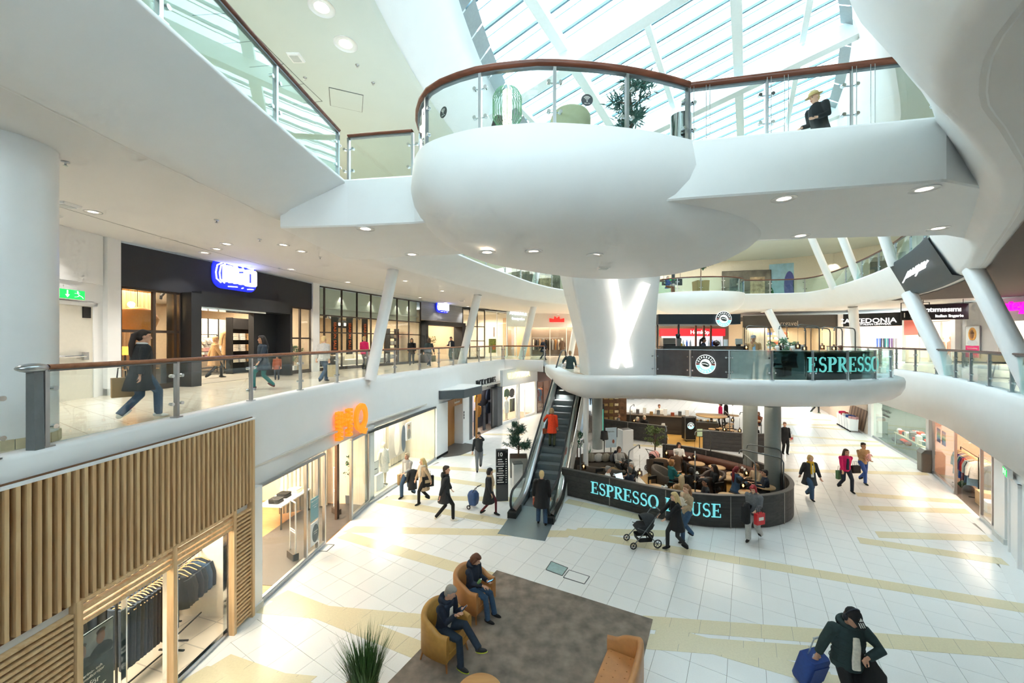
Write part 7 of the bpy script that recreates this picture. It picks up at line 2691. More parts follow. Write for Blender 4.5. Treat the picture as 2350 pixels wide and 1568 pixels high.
m1.box((0, 0, 1.1), (.75, .16, 2.2))
m1.build('case', M_BLACK, ts)
m1 = MB()
m1.box((0, -.085, 1.25), (.6, .01, 1.3))
m1.build('screen', em('green_screen', '#3f9a86', .5), ts)
t = thing('bin_cabinet', 'white framed bin cabinet behind the cafe sofa', 'bin', (5.75, 19.7, 0), .3)
m1 = MB()
m1.rings([rrect(0, 0, .62, .5, .02, z) for z in (0, 1.5)], 0, False, False)
m1.build('body', M_WHITE2, t)
m1 = MB()
m1.box((0, 0, 1.505), (.5, .38, .015))
m1.build('tray_top', M_DKSTEEL, t)
poster('menu_board', 'pale blue drinks board behind the cafe sofa', (5.0, 19.6, .6), .2, .6, 1.0, [pm('pale_blue_board', '#bcd0de', .5, var=.03), ('Nytt namn.', .08, 0, .8, M_BLACK), (pm('drink_print', '#8b4a35', .6), .12, .3, .12, .2, 'o')], 'sign', None, .6)
# rear pen: counter, high chair, trolley, bench, standing table
rc = thing('rear_counter', 'long dark counter at the back of the ground-floor cafe', 'counter', (9.0, 25.6, 0), -.32)
m1 = MB()
m1.box((0, 0, .55), (5.4, .7, 1.1))
m1.build('front', M_DKPLANK, rc)
m1 = MB()
m1.box((0, 0, 1.12), (5.5, .8, .04))
m1.build('worktop', pm('brown_worktop', '#6b5a48', .4, var=.08), rc)
for k in range(12):
 c = ('cream', 'tan', 'brown', 'white', 'rust')[k % 5]
 tag(inst(G_BLOCK, 'counter_item', None, V(9.0, 25.6, 1.14) + Matrix.Rotation(-.32, 3, 'Z') @ V(-2.4 + k * .43, .0, 0), -.32, [CL[c], M_STEEL, M_WHITE2][k % 3], (.2, .2, .2 + .12 * (k % 3))), '%s on the rear cafe counter, %s from the left' % (('basket of buns', 'steel jug', 'white box')[k % 3], ords[k]), 'counter goods', 'goods on the rear cafe counter')
cs = thing('cake_display', 'glazed cake display beside the rear cafe counter', 'display case', (12.2, 24.4, 0), -.32)
m1 = MB()
m1.box((0, 0, .45), (1.3, .7, .9))
m1.build('base', M_DKPLANK, cs)
m1 = MB()
m1.box((0, 0, 1.2), (1.3, .7, .6))
m1.build('glass_hood', M_SHOPGL, cs)
for k in range(6):
 m1 = MB()
 m1.ell((-.5 + k * .2, 0, .98), (.08, .1, .07), 10, 6)
 m1.build('cake', CL[('tan', 'brown', 'cream')[k % 3]], cs)
bkc = poster('bookcase_print', 'tall panel printed like a bookcase in the rear cafe', (6.7, 25.5, 0), .1, 1.7, 3.2, [pm('bookcase_brown', '#5c4330', .7, var=.5, scale=3)] + [(pm('book_print_%d' % (k % 4), ('#b39a63', '#8a7a45', '#d2c9a8', '#6d4f38')[k % 4], .7, var=.3), -.55 + .36 * (k % 4), .45 + .45 * (k // 4), .26, .16 + .08 * (k % 2)) for k in range(24)], 'panel')
hc = thing('high_chair', 'white plastic baby high chair in the rear cafe', 'high chair', (9.15, 23.7, .008), .2)
for sx in (-1, 1):
 for sy in (-1, 1):
  m1 = MB()
  m1.cyl((sx * .14, sy * .12, .55), (sx * .28, sy * .26, 0), .02, 8)
  m1.build('leg', M_WHITE2, hc)
m1 = MB()
m1.rings([rrect(0, 0, .3, .28, .06, z) for z in (.5, .58)], 0, False, True)
m1.build('seat', M_WHITE2, hc)
m1 = MB()
m1.rings([rrect(0, -.12, .3, .05, .02, .56), rrect(0, -.13, .34, .05, .02, .75), rrect(0, -.14, .2, .04, .02, .98)], 0, False, True)
m1.build('backrest', M_WHITE2, hc)
tr = thing('tray_trolley', 'black tray trolley with steel frame and round sign', 'trolley', (10.6, 23.3, .008), .0)
m1 = MB()
m1.box((0, 0, .75), (.62, .5, 1.3))
m1.build('body', M_BLACKM, tr)
m1 = MB()
for sx in (-1, 1):
 m1.box((sx * .32, -.24, .78), (.04, .04, 1.4))
m1.box((0, -.24, 1.47), (.68, .04, .04))
m1.box((0, -.24, .1), (.68, .04, .04))
m1.build('frame', M_STEEL, tr)
m1 = MB()
for sx in (-1, 1):
 m1.cyl((sx * .25, -.2, .05), (sx * .25 + .03, -.2, .05), .05, 10)
m1.build('wheel', M_BLACK, tr)
round_logo('small round coffee sign on the tray trolley', (10.6, 23.02, .95), 0, .2, .25)
ht = thing('standing_table', 'large round wooden standing table in the rear cafe', 'table', (13.3, 25.9, .008))
m1 = MB()
m1.lathe([(0, .98), (.95, .98), (.95, 1.04), (0, 1.04)], n=32)
m1.build('tabletop', M_TABLETOP, ht)
m1 = MB()
m1.cyl((0, 0, 0), (0, 0, .98), .08, 12)
m1.build('column', M_BLACK, ht)
stp = thing('bar_stool', 'round wooden bar stool', 'stool', (0, 0, 0))
m1 = MB()
m1.lathe([(0, .58), (.19, .58), (.19, .62), (0, .62)], n=18)
m1.build('seat', M_TABLETOP, stp)
for a in range(3):
 m1 = MB()
 m1.cyl((.08 * math.cos(a * 2.09), .08 * math.sin(a * 2.09), .58), (.2 * math.cos(a * 2.09), .2 * math.sin(a * 2.09), 0), .018, 7)
 m1.build('leg', M_BLACK, stp)
sp = [(12.2, 23.7), (12.75, 23.9), (13.2, 23.4), (13.5, 24.1), (13.8, 24.7), (14.2, 25.2)]
for k, (x, y) in enumerate(sp):
 lb = 'round wooden stool by the standing table, %s from the left' % ords[k]
 if k == 0:
  stp.location = (x, y, .008)
  stp['label'] = lb
  stp['group'] = 'round wooden stools'
 else:
  copy_tree(stp, None, (x, y, .008), 0, lb, 'round wooden stools')
for k, (x, y) in enumerate(((15.0, 26.3), (15.4, 24.6))):
 bistro('round cafe table in the far right corner of the rear cafe, %s one' % ('back', 'front')[k], (x, y, .008), .34, .95)
cafe_chair(14.4, 26.2, 1.2, 'black cafe chair at the back of the rear cafe')
for k, (a, b) in enumerate((((7.3, 24.0), (7.8, 24.8)), ((12.0, 21.4), (12.2, 22.3)), ((13.6, 21.2), (12.9, 22.0)), ((15.0, 24.0), (14.2, 25.0)))):
 hoop('steel lamp hoop of the rear cafe pen, %s from the left' % ords[k], a, b, 1.9, z=0, group=HG, drop=.7)
poster('green_menu', 'small pale green menu on a stand at the rear pen', (10.3, 21.3, .75), .1, .3, .4, [pm('pale_green_menu', '#b9cfa8', .6, var=.1)], 'sign', None, .75)
area_light('cafe_light', (8, 16, 3.46), 5, 3, 55, (1, .86, .66))
area_light('cafe_light', (10.5, 24.2, 3.46), 6, 4, 120, (1, .86, .66))

# ================================================================ carpet and lounge in the foreground
m1 = MB()
q = [(p.x, p.y) for p in CARPET]
m1.prism(q, .001, .014)
cm_ = pm('mottled_brown_carpet', '#84796e', .95, var=.34, scale=3.4, bump=.3, bscale=400)
tag(m1.build('carpet', cm_), 'mottled grey brown carpet under the lounge seats', 'carpet')
M_TAN = pm('mustard_leather', '#b98a45', .45, var=.1, scale=10)
M_COGN = pm('cognac_leather', '#bf8550', .4, var=.08, scale=8)
M_LEGW = wood('pale_leg_wood', '#a06a3c', '#b67d4b', .45, 2)
LG = 'leather lounge seats on the carpet'
A1, A2 = gr(1020, 1515) , gr(1086, 1412)
A1.z = A2.z = .014
arm_chair('mustard leather armchair with a man using a phone', A1 + V(0, .1, 0), 2.2 - 1.15, M_TAN, M_LEGW, 1.08, LG)
arm_chair('cognac leather armchair with a woman in a navy jacket', A2 + V(0, .1, 0), 2.2 - 1.15, M_COGN, M_LEGW, 1.08, LG)
arm_chair('tufted cognac leather sofa at the lower right of the carpet', (1.6, 6.2, .014), -2.09, M_COGN, M_LEGW, 1.0, LG, None, True, 1.6)
lt = thing('lounge_table', 'round wooden lounge table at the bottom of the carpet', 'table', gr(1100, 1660) + V(0, 0, .014))
m1 = MB()
m1.lathe([(0, .42), (.36, .42), (.37, .44), (.37, .455), (.36, .465), (0, .465)], n=36)
m1.build('tabletop', wood('light_oak_top', '#bd8b55', '#d2a36c', .45, 0, 1.4), lt)
for a in range(3):
 m1 = MB()
 m1.cyl((.18 * math.cos(a * 2.09), .18 * math.sin(a * 2.09), .42), (.28 * math.cos(a * 2.09), .28 * math.sin(a * 2.09), 0), .02, 8)
 m1.build('leg', M_LEGW, lt)
gp = thing('grass_planter', 'long wooden planter with tall green grass at the bottom edge', 'plant', (-2.25, 6.15, 0), -.55)
m1 = MB()
m1.rings([rrect(0, 0, .9, .34, .02, z) for z in (0, .42)], 0, False, False)
m1.build('planter_box', M_LEGW, gp)
grass_tuft(620, .75, .19, pm('tall_grass', '#4c6b38', .6, var=.4, scale=6), 9).build('grass', pm('tall_grass', '#4c6b38', .6, var=.4, scale=6), gp, (-.12, 0, .4))

# ================================================================ bowl lounge on the second floor
lz = L2C - .02
ll = thing('lantern_lamp', 'tall green wire lantern lamp glowing on the hanging bowl', 'lamp', at(1164, 290, 7.3) * 1.0)
ll.location.z = lz
M_WIRE = pm('green_wire', '#3f8a58', .4, .3, var=.05)
for k in range(28):
 a = 2 * PI * k / 28
 m1 = MB()
 m1.tube([(r_ * math.cos(a), r_ * math.sin(a), z_) for r_, z_ in ((.17, .0), (.13, .3), (.1, .42), (.2, .5), (.27, .62), (.27, 1.0), (.2, 1.12), (.1, 1.17))], .005, 4)
 m1.build('wire', M_WIRE, ll)
m1 = MB()
m1.cyl((0, 0, .5), (0, 0, 1.12), .085, 16)
m1.build('tube_light', em('warm_tube', '#fff0cf', 2.5), ll)
t = tree('potted_palm', 'feathery palm-like tree in a wooden planter on the hanging bowl', V(*at(1448, 296, 7.6)[:2], lz - .15), 1.9, .42, (.5, .5, .42), wood('slatted_planter', '#a77a49', '#bd925f', .5, 2), M_LEAFT, 'round', 900, .2, .2, .03, 23)
t = thing('steel_pillar_bin', 'tall shiny steel cylinder behind the bridge rail', 'cylinder', V(*at(1563, 322, 7.35)[:2], lz))
m1 = MB()
m1.cyl((0, 0, 0), (0, 0, .68), .19, 28)
m1.build('body', M_CHROME, t)
m1 = MB()
m1.lathe([(.19, .68), (.15, .71), (0, .72)], n=28)
m1.build('dome', M_STEEL, t)
arm_chair('pale olive armchair on the hanging bowl', V(*at(1308, 290, 7.4)[:2], lz - .12), 3.1, pm('pale_olive_cloth', '#a9a988', .9, var=.05), M_LEGW, 1.0)
t = thing('speaker_column', 'small grey white cylinder beside the olive armchair', 'cylinder', V(*at(1225, 288, 7.2)[:2], lz))
MB().cyl((0, 0, 0), (0, 0, .24), .09, 18).build('body', pm('pale_grey_plastic', '#b7bab4', .5), t)
for k, (px, py, D_) in enumerate(((1018, 258, 7.12), (1347, 230, 6.5))):
 p = at(px, py, D_)
 t = thing('round_sticker', 'round dark wireless sticker on the bowl glass, ' + ('left one' if k == 0 else 'middle one'), 'sticker', p, -.75 if k == 0 else .05)
 m1 = MB()
 m1.cyl((0, 0, 0), (0, -.006, 0), .1, 28)
 m1.build('disc', pm('dark_sticker', '#3a4144', .4), t)
 m1 = MB()
 for r_ in (.03, .052, .074):
  m1.tube([(r_ * math.sin(a), -.01, -.02 + r_ * math.cos(a)) for a in [-.75 + 1.5 * j / 8 for j in range(9)]], .006, 5)
 m1.ell((0, -.01, -.02), (.012, .004, .012), 8, 6)
 m1.build('waves', M_POSTT, t)
 letters('FREE WIFI', .022, (0, -.01, -.06), 0, M_POSTT, .002, 0, t)
# tree and seats on the far bowl
tree('potted_ficus', 'round ficus in a square wooden planter on the far gallery bowl', (13.9, 28.6, L2C), 3.0, 1.15, (.9, .9, .85), wood('slatted_planter', '#a77a49', '#bd925f', .5, 2), M_LEAF, 'round', 1300, .3, .2, .1, 29)
t = thing('black_post', 'slim black post on the far gallery', 'post', (12.0, 28.9, L2C))
MB().box((0, 0, 1.5), (.18, .18, 3.0)).build('post', pm('dark_blue_post', '#27343b', .5), t)
hb = thing('direction_sign', 'black hanging direction board with number two on the far gallery', 'sign', (13.6, 33.0, 11.0))
MB().box((0, 0, 0), (1.7, .1, .55)).build('board', M_BLACK, hb)
letters('2', .4, (-.65, -.06, 0), 0, M_POSTT, .01, .004, hb)
MB().box((.0, -.055, .2), (.5, .006, .12)).build('green_strip', em('exit_green', '#12b04c', .7), hb)
for s in (-.7, .7):
 MB().cyl((s, 0, .27), (s, 0, 2.25), .015, 6).build('rod', M_BLACK, hb)
# X light on the pillar
xl = thing('x_light', 'two crossed light strips forming a tall X on the white pillar', 'light')
def pil(px, py):
 # point on the front face of the pillar
 D_ = 16.06
 for _ in range(6):
  z = H - (py - 784) / F * D_
  t_ = (z - 4.3) / 5.2
  D_ = (17.25 - 1.1) + (16.5 - 1.6 - 16.15) * max(0, t_) ** 1.6
 return at(px, py, D_ - .1)
for a, b in (((1406, 634), (1444, 842)), ((1484, 650), (1410, 844))):
 m1 = MB()
 A_, B_ = pil(*a), pil(*b)
 m1.bar(A_, B_, .05, .3, up=(1, 0, 0))
 m1.build('light_strip', em('cool_white_strip', '#fffaf2', .72), xl)

# extra downlight rows added as fill light for the walkways and cafe
def fill_row(path, o, z, step, lb, power):
 pts_, _ = resample(offset(path, o), step)
 for k, (x, y, a) in enumerate(pts_):
  if y > 4:
   downlight((x, y, z), .15, 'added fill downlight %s, %s from its start' % (lb, ords[k]), power=power)
fill_row(sub(E1L, lambda p: p[1] > 5), -3.1, S1, 3.2, 'on the shop side of the left walkway', 90)
fill_row(sub(E1R, lambda p: p[1] > 5)[::-1], 4.0, 8.1, 3.6, 'on the shop side of the right walkway', 90)
fill_row([(4, 33.5), (20, 31.0)], 0, 8.3, 4, 'over the far first-floor walkway', 150)
fill_row([(2.5, 19.5), (15.5, 20.5)], 0, 3.5, 3.2, 'under the cafe island', 70)
# ceiling fittings seen in the photo
def ceil_pt(px, py, z):
 return gr(px, py, z)
dl = [((839, 525), Z1b, 'soffit of the bridge left of the bowl'), ((945, 584), Z1b, 'rear soffit left of the bowl'), ((1799, 456), Z1b, 'bridge soffit right of the bowl'), ((2121, 434), Z1b, 'bridge soffit nearest the right gallery'), ((1837, 541), Z1b, 'rear bridge soffit'), ((2153, 524), Z1b, 'rear bridge soffit at the right end')]
for (pp_, z, lb) in dl:
 downlight(ceil_pt(*pp_, z) - V(0, 0, .0), .2, 'recessed downlight in the ' + lb)
for k, (px, py) in enumerate(((1118, 579), (1225, 577), (1365, 585))):
 downlight(ceil_pt(px, py, 7.905), .19, 'recessed downlight under the bowl, %s from the left' % ords[k])
for k, (px, py) in enumerate(((650, 562), (692, 577), (470, 580), (120, 493), (1015, 668), (930, 645), (520, 560))):
 downlight(ceil_pt(px, py, S1), .16, 'recessed downlight in the walkway ceiling, %s of the left row' % ords[k], power=80)
for k, (px, py) in enumerate(((738, 17), (793, 101))):
 downlight(ceil_pt(px, py, CZ), .28, 'recessed downlight in the upper gallery ceiling, %s one' % ('near', 'far')[k], power=90)
for k, (px, py, z) in enumerate(((150, 468, S1), (679, 131, CZ), (1385, 613, 7.9), (1060, 690, S1))):
 t = thing('emergency_light', 'small square emergency light fitting on the %s' % ('walkway ceiling near the round column', 'upper gallery ceiling', 'underside of the bowl before the pillar', 'walkway ceiling before the salon')[k], 'emergency light', gr(px, py, z), 0)
 m1 = MB()
 m1.rings([rrect(0, 0, .3, .3, .02, -.05), rrect(0, 0, .34, .34, .02, -.01), rrect(0, 0, .34, .34, .02, 0.0)], 0, False, False)
 m1.build('housing', M_WHITE2, t)
 MB().box((0, 0, -.053), (.22, .22, .01)).build('diffuser', pm('grey_diffuser', '#c2c8c8', .4), t)
for k, (px, py, z) in enumerate(((150, 371, S1), (497, 505, S1), (596, 549, S1), (820, 149, CZ), (856, 190, CZ), (700, 178, CZ), (735, 590, S1))):
 t = thing('sprinkler', 'small ceiling sprinkler, %s of those seen on the left' % ords[k], 'sprinkler', gr(px, py, z), 0, 'ceiling sprinklers')
 m1 = MB()
 m1.lathe([(.05, 0), (.05, -.01), (.012, -.012), (.012, -.06), (.03, -.062), (.03, -.066)], n=12)
 m1.build('head', M_STEEL, t)
t = thing('ceiling_hatch', 'square access hatch in the upper gallery ceiling', 'hatch', gr(795, 230, CZ), .4)
MB().box((0, 0, -.008), (.9, .9, .016)).build('panel', pm('grey_green_ceiling', '#cfd8d3', .7), t)
m1 = MB()
for s in (-1, 1):
 m1.box((s * .46, 0, -.006), (.012, .93, .012))
 m1.box((0, s * .46, -.006), (.93, .012, .012))
m1.build('joint', M_DKSTEEL, t)
# ================================================================ people
TMP = bpy.data.scenes.new('workshop')
def remeshed(mb, voxel, smooth=4, factor=.5):
 me = mb.mesh('raw', M_BLACKM)
 o = bpy.data.objects.new('raw', me)
 TMP.collection.objects.link(o)
 r = o.modifiers.new('r', 'REMESH')
 r.mode = 'VOXEL'
 r.voxel_size = voxel
 r.use_smooth_shade = True
 if smooth:
  s = o.modifiers.new('s', 'SMOOTH')
  s.factor = factor
  s.iterations = smooth
 TMP.view_layers[0].update()
 dg = TMP.view_layers[0].depsgraph
 out = bpy.data.meshes.new_from_object(o.evaluated_get(dg))
 bpy.data.objects.remove(o)
 bpy.data.meshes.remove(me)
 out.materials.clear()
 out.polygons.foreach_set('use_smooth', [True] * len(out.polygons))
 return out

def skin_mat(c):
 return pm('skin_' + c.strip('#'), c, .55, var=.05, scale=20)
def hair_mat(c):
 return pm('hair_' + c.strip('#'), c, .6, var=.2, scale=30, stretch=(6, 6, .6))
M_EYE = pm('eye_dark', '#2a211d', .3, var=0)
M_LIP = pm('lip_tone', '#a8564c', .5, var=0)

def ik(a, b, l1, l2, pole):
 """middle joint of a two-bone limb"""
 d = b - a
 L = min(d.length, (l1 + l2) * .999)
 if d.length < 1e-5:
  d = V(0, 0, -1)
 dn = d.normalized()
 b = a + dn * L
 x = (l1 * l1 - l2 * l2 + L * L) / (2 * L)
 h = math.sqrt(max(0, l1 * l1 - x * x))
 p = V(*pole) - dn * V(*pole).dot(dn)
 p = p.normalized() if p.length > 1e-5 else V(0, 0, 1)
 return a + dn * x + p * h, b

def ring(c, w, d, R=None, n=12):
 out = []
 for j in range(n):
  a = 2 * PI * j / n
  p = V(w * math.cos(a), d * math.sin(a), 0)
  out.append(c + (R @ p if R is not None else p))
 return out

WALK = dict(feet=[(-.08, -.24, .09, .12), (.08, .26, .13, -.6)], hands=[(-.25, .18, .83), (.25, -.22, .86)], pelvis=(0, 0, .9), lean=.06)
WALK2 = dict(feet=[(-.08, .26, .13, -.6), (.08, -.24, .09, .12)], hands=[(-.25, -.2, .86), (.25, .18, .83)], pelvis=(0, 0, .9), lean=.06)
STAND = dict(feet=[(-.1, 0, .08, 0), (.1, -.04, .08, 0)], hands=[(-.25, -.05, .8), (.25, -.05, .8)], pelvis=(0, 0, .93), lean=0)
SIT = dict(feet=[(-.12, -.48, .08, 0), (.12, -.5, .08, 0)], hands=[(-.12, -.36, .66), (.12, -.36, .68)], pelvis=(0, 0, .54), lean=.06)

def person(label, loc, rz, h=1.7, pose=STAND, top=('jumper', 'black', .82), legs=('black', 1.0), shoes='black', hair=('short', '#3a2a20'), skin='#d6a488',
   res=.014, head=(0, 0), inner=None, scarf=None, cap=None, wide=1.0, collar=None, group=None, eyes=None, hands_open=True, baldness=0, skirt=None, extra=None, cat='person'):
 k = h / 1.7
 t = thing('person', label, cat, loc, rz, group)
 t.scale = (k, k, k)
 pel = V(*pose['pelvis'])
 lean = pose.get('lean', 0)
 tw = pose.get('twist', 0)
 RL = Matrix.Rotation(lean, 3, 'X')
 def up(x, y, z):
  return pel + RL @ (Matrix.Rotation(tw, 3, 'Z') @ V(x, y, z) if z > .2 else V(x, y, z))
 chest, nk = up(0, 0, .33), up(0, .005, .53)
 sh = [up(-.185, .01, .47), up(.185, .01, .47)]
 hp = [pel + V(-.09, 0, -.03), pel + V(.09, 0, -.03)]
 hands = [V(*p) for p in pose['hands']]
 el, wr_ = [], []
 for i in (0, 1):
  pole = pose.get('poles', [(-.25, .9, -.2), (.25, .9, -.2)])[i]
  e, w = ik(sh[i], hands[i], .285, .255, pole)
  el.append(e)
  wr_.append(w)
 kn, an = [], []
 for i in (0, 1):
  f = pose['feet'][i]
  e, w = ik(hp[i], V(*f[:3]), .43, .42, (0, -1, .2))
  kn.append(e)
  an.append(w)
 yaw, pit = head
 HR = Matrix.Rotation(yaw, 3, 'Z') @ Matrix.Rotation(lean * .4 + pit, 3, 'X')
 hc = nk + V(0, 0, .03) + HR @ V(0, -.02, .105)
 def hd(x, y, z):
  return hc + HR @ V(x, y, z)
 # ---- body: one continuous surface (head, neck, trunk, arms with hands, legs)
 b = MB()
 b.ell(hd(0, .012, .02), (.074, .094, .1), 16, 12, 0, HR)
 b.ell(hd(0, -.028, -.05), (.055, .064, .068), 14, 10, 0, HR)
 b.ell(hd(0, -.06, -.1), (.03, .026, .024), 10, 8, 0, HR)
 b.tube([hd(0, -.083, .018), hd(0, -.104, -.018), hd(0, -.098, -.032)], [.009, .015, .013], 8)
 for s in (-1, 1):
  b.ell(hd(s * .076, .012, -.012), (.011, .02, .031), 8, 8, 0, HR)
 b.tube([hd(0, .02, -.05), nk + V(0, .0, -.03)], [.05, .056], 12)
 b.rings([ring(up(0, 0, -.06), .125, .09), ring(up(0, 0, .12), .105, .078), ring(up(0, 0, .3), .125, .088), ring(up(0, .005, .43), .12, .07), ring(up(0, .005, .5), .06, .055)])
 fine = res < .011
 for i in (0, 1):
  b.tube([sh[i] + V(0, 0, -.02), el[i], wr_[i]], [.032, .033, .026], 10)
  d = (wr_[i] - el[i]).normalized()
  hv = V(*pose.get('hand_dir', [None, None])[i]) if pose.get('hand_dir') and pose['hand_dir'][i] else (d + V(0, -.15, -.1)).normalized()
  s = -1 if i == 0 else 1
  side = hv.cross(V(0, -1, .3) if abs(hv.y) < .8 else V(0, 0, 1))
  side = side.normalized() if side.length > .01 else V(1, 0, 0)
  pn = side.cross(hv).normalized()
  pc = wr_[i] + hv * .05
  R = Matrix((side, pn, hv)).transposed()
  b.ell(pc, (.038, .017, .054), 10, 8, 0, R)
  for q, (off, ln) in enumerate(((-.029, .062), (-.01, .076), (.01, .072), (.028, .056))):
   k0 = wr_[i] + hv * .09 + side * off
   k1 = k0 + (hv * .75 + pn * .35 * s).normalized() * ln * .5 + side * off * .2
   k2 = k1 + (hv * .4 + pn * .75 * s).normalized() * ln * .5
   b.tube([k0, k1, k2], [.0088, .0082, .0066] if fine else [.0105, .01, .009], 6)
  tside = side if side.dot(V(0, -1, 0)) * 1 > 0 else -side
  b.tube([wr_[i] + hv * .03 + tside * .03, wr_[i] + hv * .06 + tside * .055 + pn * s * .01, wr_[i] + hv * .095 + tside * .05 + pn * s * .025], [.012, .0105, .008], 6)
  b.tube([hp[i], kn[i], an[i]], [.07, .046, .034], 10)
  if not shoes:
   b.ell(an[i] + V(0, -.05, -.04), (.036, .1, .035), 10, 6)
 me = remeshed(b, res * .8 if not fine else res, 2)
 me.materials.append(skin_mat(skin))
 me.materials.append(M_EYE)
 me.materials.append(M_LIP)
 me.materials.append(hair_mat(hair[1]) if hair else M_EYE)
 n = len(me.polygons)
 cen = np.zeros(n * 3, np.float32)
 me.polygons.foreach_get('center', cen)
 cen = cen.reshape(-1, 3)
 Hi = np.array(HR.transposed())
 loc_ = (cen - np.array(hc)) @ Hi.T
 mi = np.zeros(n, np.int32)
 er = .011 if fine else .015
 for s in (-1, 1):
  mi[np.linalg.norm((loc_ - np.array((s * .031, -.085, .004))) * (1, .6, 1.5), axis=1) < er] = 1
  mi[(abs(loc_[:, 0] - s * .034) < .018) & (abs(loc_[:, 2] - .027) < .005 * (1 if fine else 1.5)) & (loc_[:, 1] < -.06)] = 3
 mi[(abs(loc_[:, 0]) < .022) & (abs(loc_[:, 2] + .066) < .0065 * (1 if fine else 1.5)) & (loc_[:, 1] < -.07)] = 2
 me.polygons.foreach_set('material_index', mi)
 obj('body', me, t)
 # ---- trousers or tights
 if legs:
  m, wd = legs
  b = MB()
  b.rings([ring(pel + RL @ V(0, 0, .1), .15, .115), ring(pel + V(0, .005, 0), .165, .13), ring(pel + V(0, .005, -.09), .165, .125)])
  for i in (0, 1):
   a2 = an[i] + (an[i] - kn[i]).normalized() * .02
   b.tube([hp[i] + V(0, 0, .03), hp[i].lerp(kn[i], .5), kn[i], kn[i].lerp(a2, .5), a2], [.098, .086 * wd, .066 * wd, .06 * wd, .055 * wd], 12)
  me = remeshed(b, res, 3)
  me.materials.append(CL[m])
  obj('trousers', me, t)
 if shoes:
  for i in (0, 1):
   b = MB()
   toe = pose['feet'][i][3]
   R = Matrix.Rotation(toe, 3, 'X')
   a_ = an[i]
   b.ell(a_ + R @ V(0, -.055, -.045), (.043, .125, .034), 12, 8, 0, R)
   b.ell(a_ + R @ V(0, .03, -.03), (.04, .055, .045), 10, 8, 0, R)
   b.ell(a_ + R @ V(0, -.0, -.005), (.042, .055, .045), 10, 8, 0, R)
   me = remeshed(b, max(res, .012), 2)
   me.materials.append(CL[shoes])
   obj('shoe', me, t)
   if extra and 'sole' in extra:
    b = MB()
    b.ell(a_ + R @ V(0, -.045, -.066), (.046, .135, .016), 12, 6, 0, R)
    b.build('sole', CL[extra['sole']] if extra['sole'] in CL else pm('sole_' + extra['sole'].strip('#'), extra['sole'], .5), t)
 # ---- top
 if top:
  kind, m, hem = top[0], top[1], top[2]
  puff = {'jumper': 1.0, 'jacket': 1.1, 'coat': 1.14, 'puffer': 1.22, 'tee': .98}[kind] * wide
  b = MB()
  rr = [ring(up(0, .005, .535), .058, .062), ring(up(0, .008, .5), .115, .085 * puff), ring(up(0, .005, .45), .165, .108 * puff), ring(up(0, 0, .3), .165 * puff, .124 * puff), ring(up(0, 0, .12), .15 * puff, .118 * puff), ring(up(0, 0, -.03), .168 * puff, .132 * puff)]
  hz = hem - pel.z if pel.z > .7 else max(hem - .93, -.12)
  if hz < -.1:
   fl = 1 + .28 * min(1, (-hz) / .5)
   rr += [ring(pel + V(0, .01, hz * .5), .178 * puff, .15 * puff * (1 + fl) / 2), ring(pel + V(0, .015, hz), .18 * puff * fl, .16 * puff * fl)]
  else:
   rr += [ring(up(0, .003, min(-.06, hz)), .168 * puff, .135 * puff)]
  b.rings(rr)
  for i in (0, 1):
   b.ell(sh[i] + V(0, 0, -.03), (.064 * puff, .064 * puff, .058 * puff), 12, 8)
   if kind == 'tee':
    b.tube([sh[i] + V(0, 0, -.01), sh[i].lerp(el[i], .7)], [.068, .062], 10)
   else:
    b.tube([sh[i] + V(0, 0, -.03), sh[i].lerp(el[i], .5), el[i], el[i].lerp(wr_[i], .93)], [.07 * puff, .058 * puff, .054 * puff, .042 * puff], 10)
  me = remeshed(b, res, 4)
  me.materials.append(CL[m])
  obj({'jumper': 'jumper', 'tee': 'shirt'}.get(kind, kind), me, t)
  if kind in ('puffer',):
   q = MB()
   for z in (0.0, .09, .18, .27, .36):
    q.tube(ring(up(0, 0, z), (.158 + .02 * (z < .05)) * puff, .122 * puff, None, 20), .006, 5, closed=True)
   q.build('quilting', CL[m], t)
  if inner:
   q_ = .022 if kind == 'puffer' else .0
   b = MB()
   b.rings([ring(up(0, -.1 * puff - q_, .43), .045, .02), ring(up(0, -.116 * puff - q_, .3), .055, .022), ring(up(0, -.112 * puff - q_, .1), .06, .022), ring(up(0, -.125 * puff - q_, -.02), .06, .022)])
   me = remeshed(b, .012, 2)
   me.materials.append(CL[inner])
   obj('shirt_front', me, t)
  if top[0] in ('jacket', 'puffer', 'coat') and len(top) > 3:
   b = MB()
   b.tube([up(.1 * math.cos(a), .02 + .09 * math.sin(a), .53 + .02 * math.sin(a)) for a in [2 * PI * j / 12 for j in range(12)]], .035, 8, closed=True)
   b.ell(up(0, .1, .5), (.12, .06, .1))
   me = remeshed(b, res, 3)
   me.materials.append(CL[top[3]])
   obj('hood', me, t)
 if collar:
  b = MB()
  b.tube([up(.068 * math.cos(a), .005 + .066 * math.sin(a), .53) for a in [2 * PI * j / 14 for j in range(14)]], .022, 8, closed=True)
  b.build('collar', CL[collar], t)
 if scarf:
  b = MB()
  b.tube([up(.085 * math.cos(a), -.005 + .08 * math.sin(a), .52 - .015 * math.sin(a)) for a in [2 * PI * j / 14 for j in range(14)]], .038, 8, closed=True)
  b.tube([up(-.04, -.1, .5), up(-.05, -.15, .3), up(-.04, -.15, .1)], [.03, .04, .035], 8)
  b.tube([up(.04, -.1, .5), up(.05, -.15, .3), up(.045, -.15, .16)], [.03, .04, .035], 8)
  me = remeshed(b, .014, 2)
  me.materials.append(CL[scarf])
  obj('scarf', me, t)
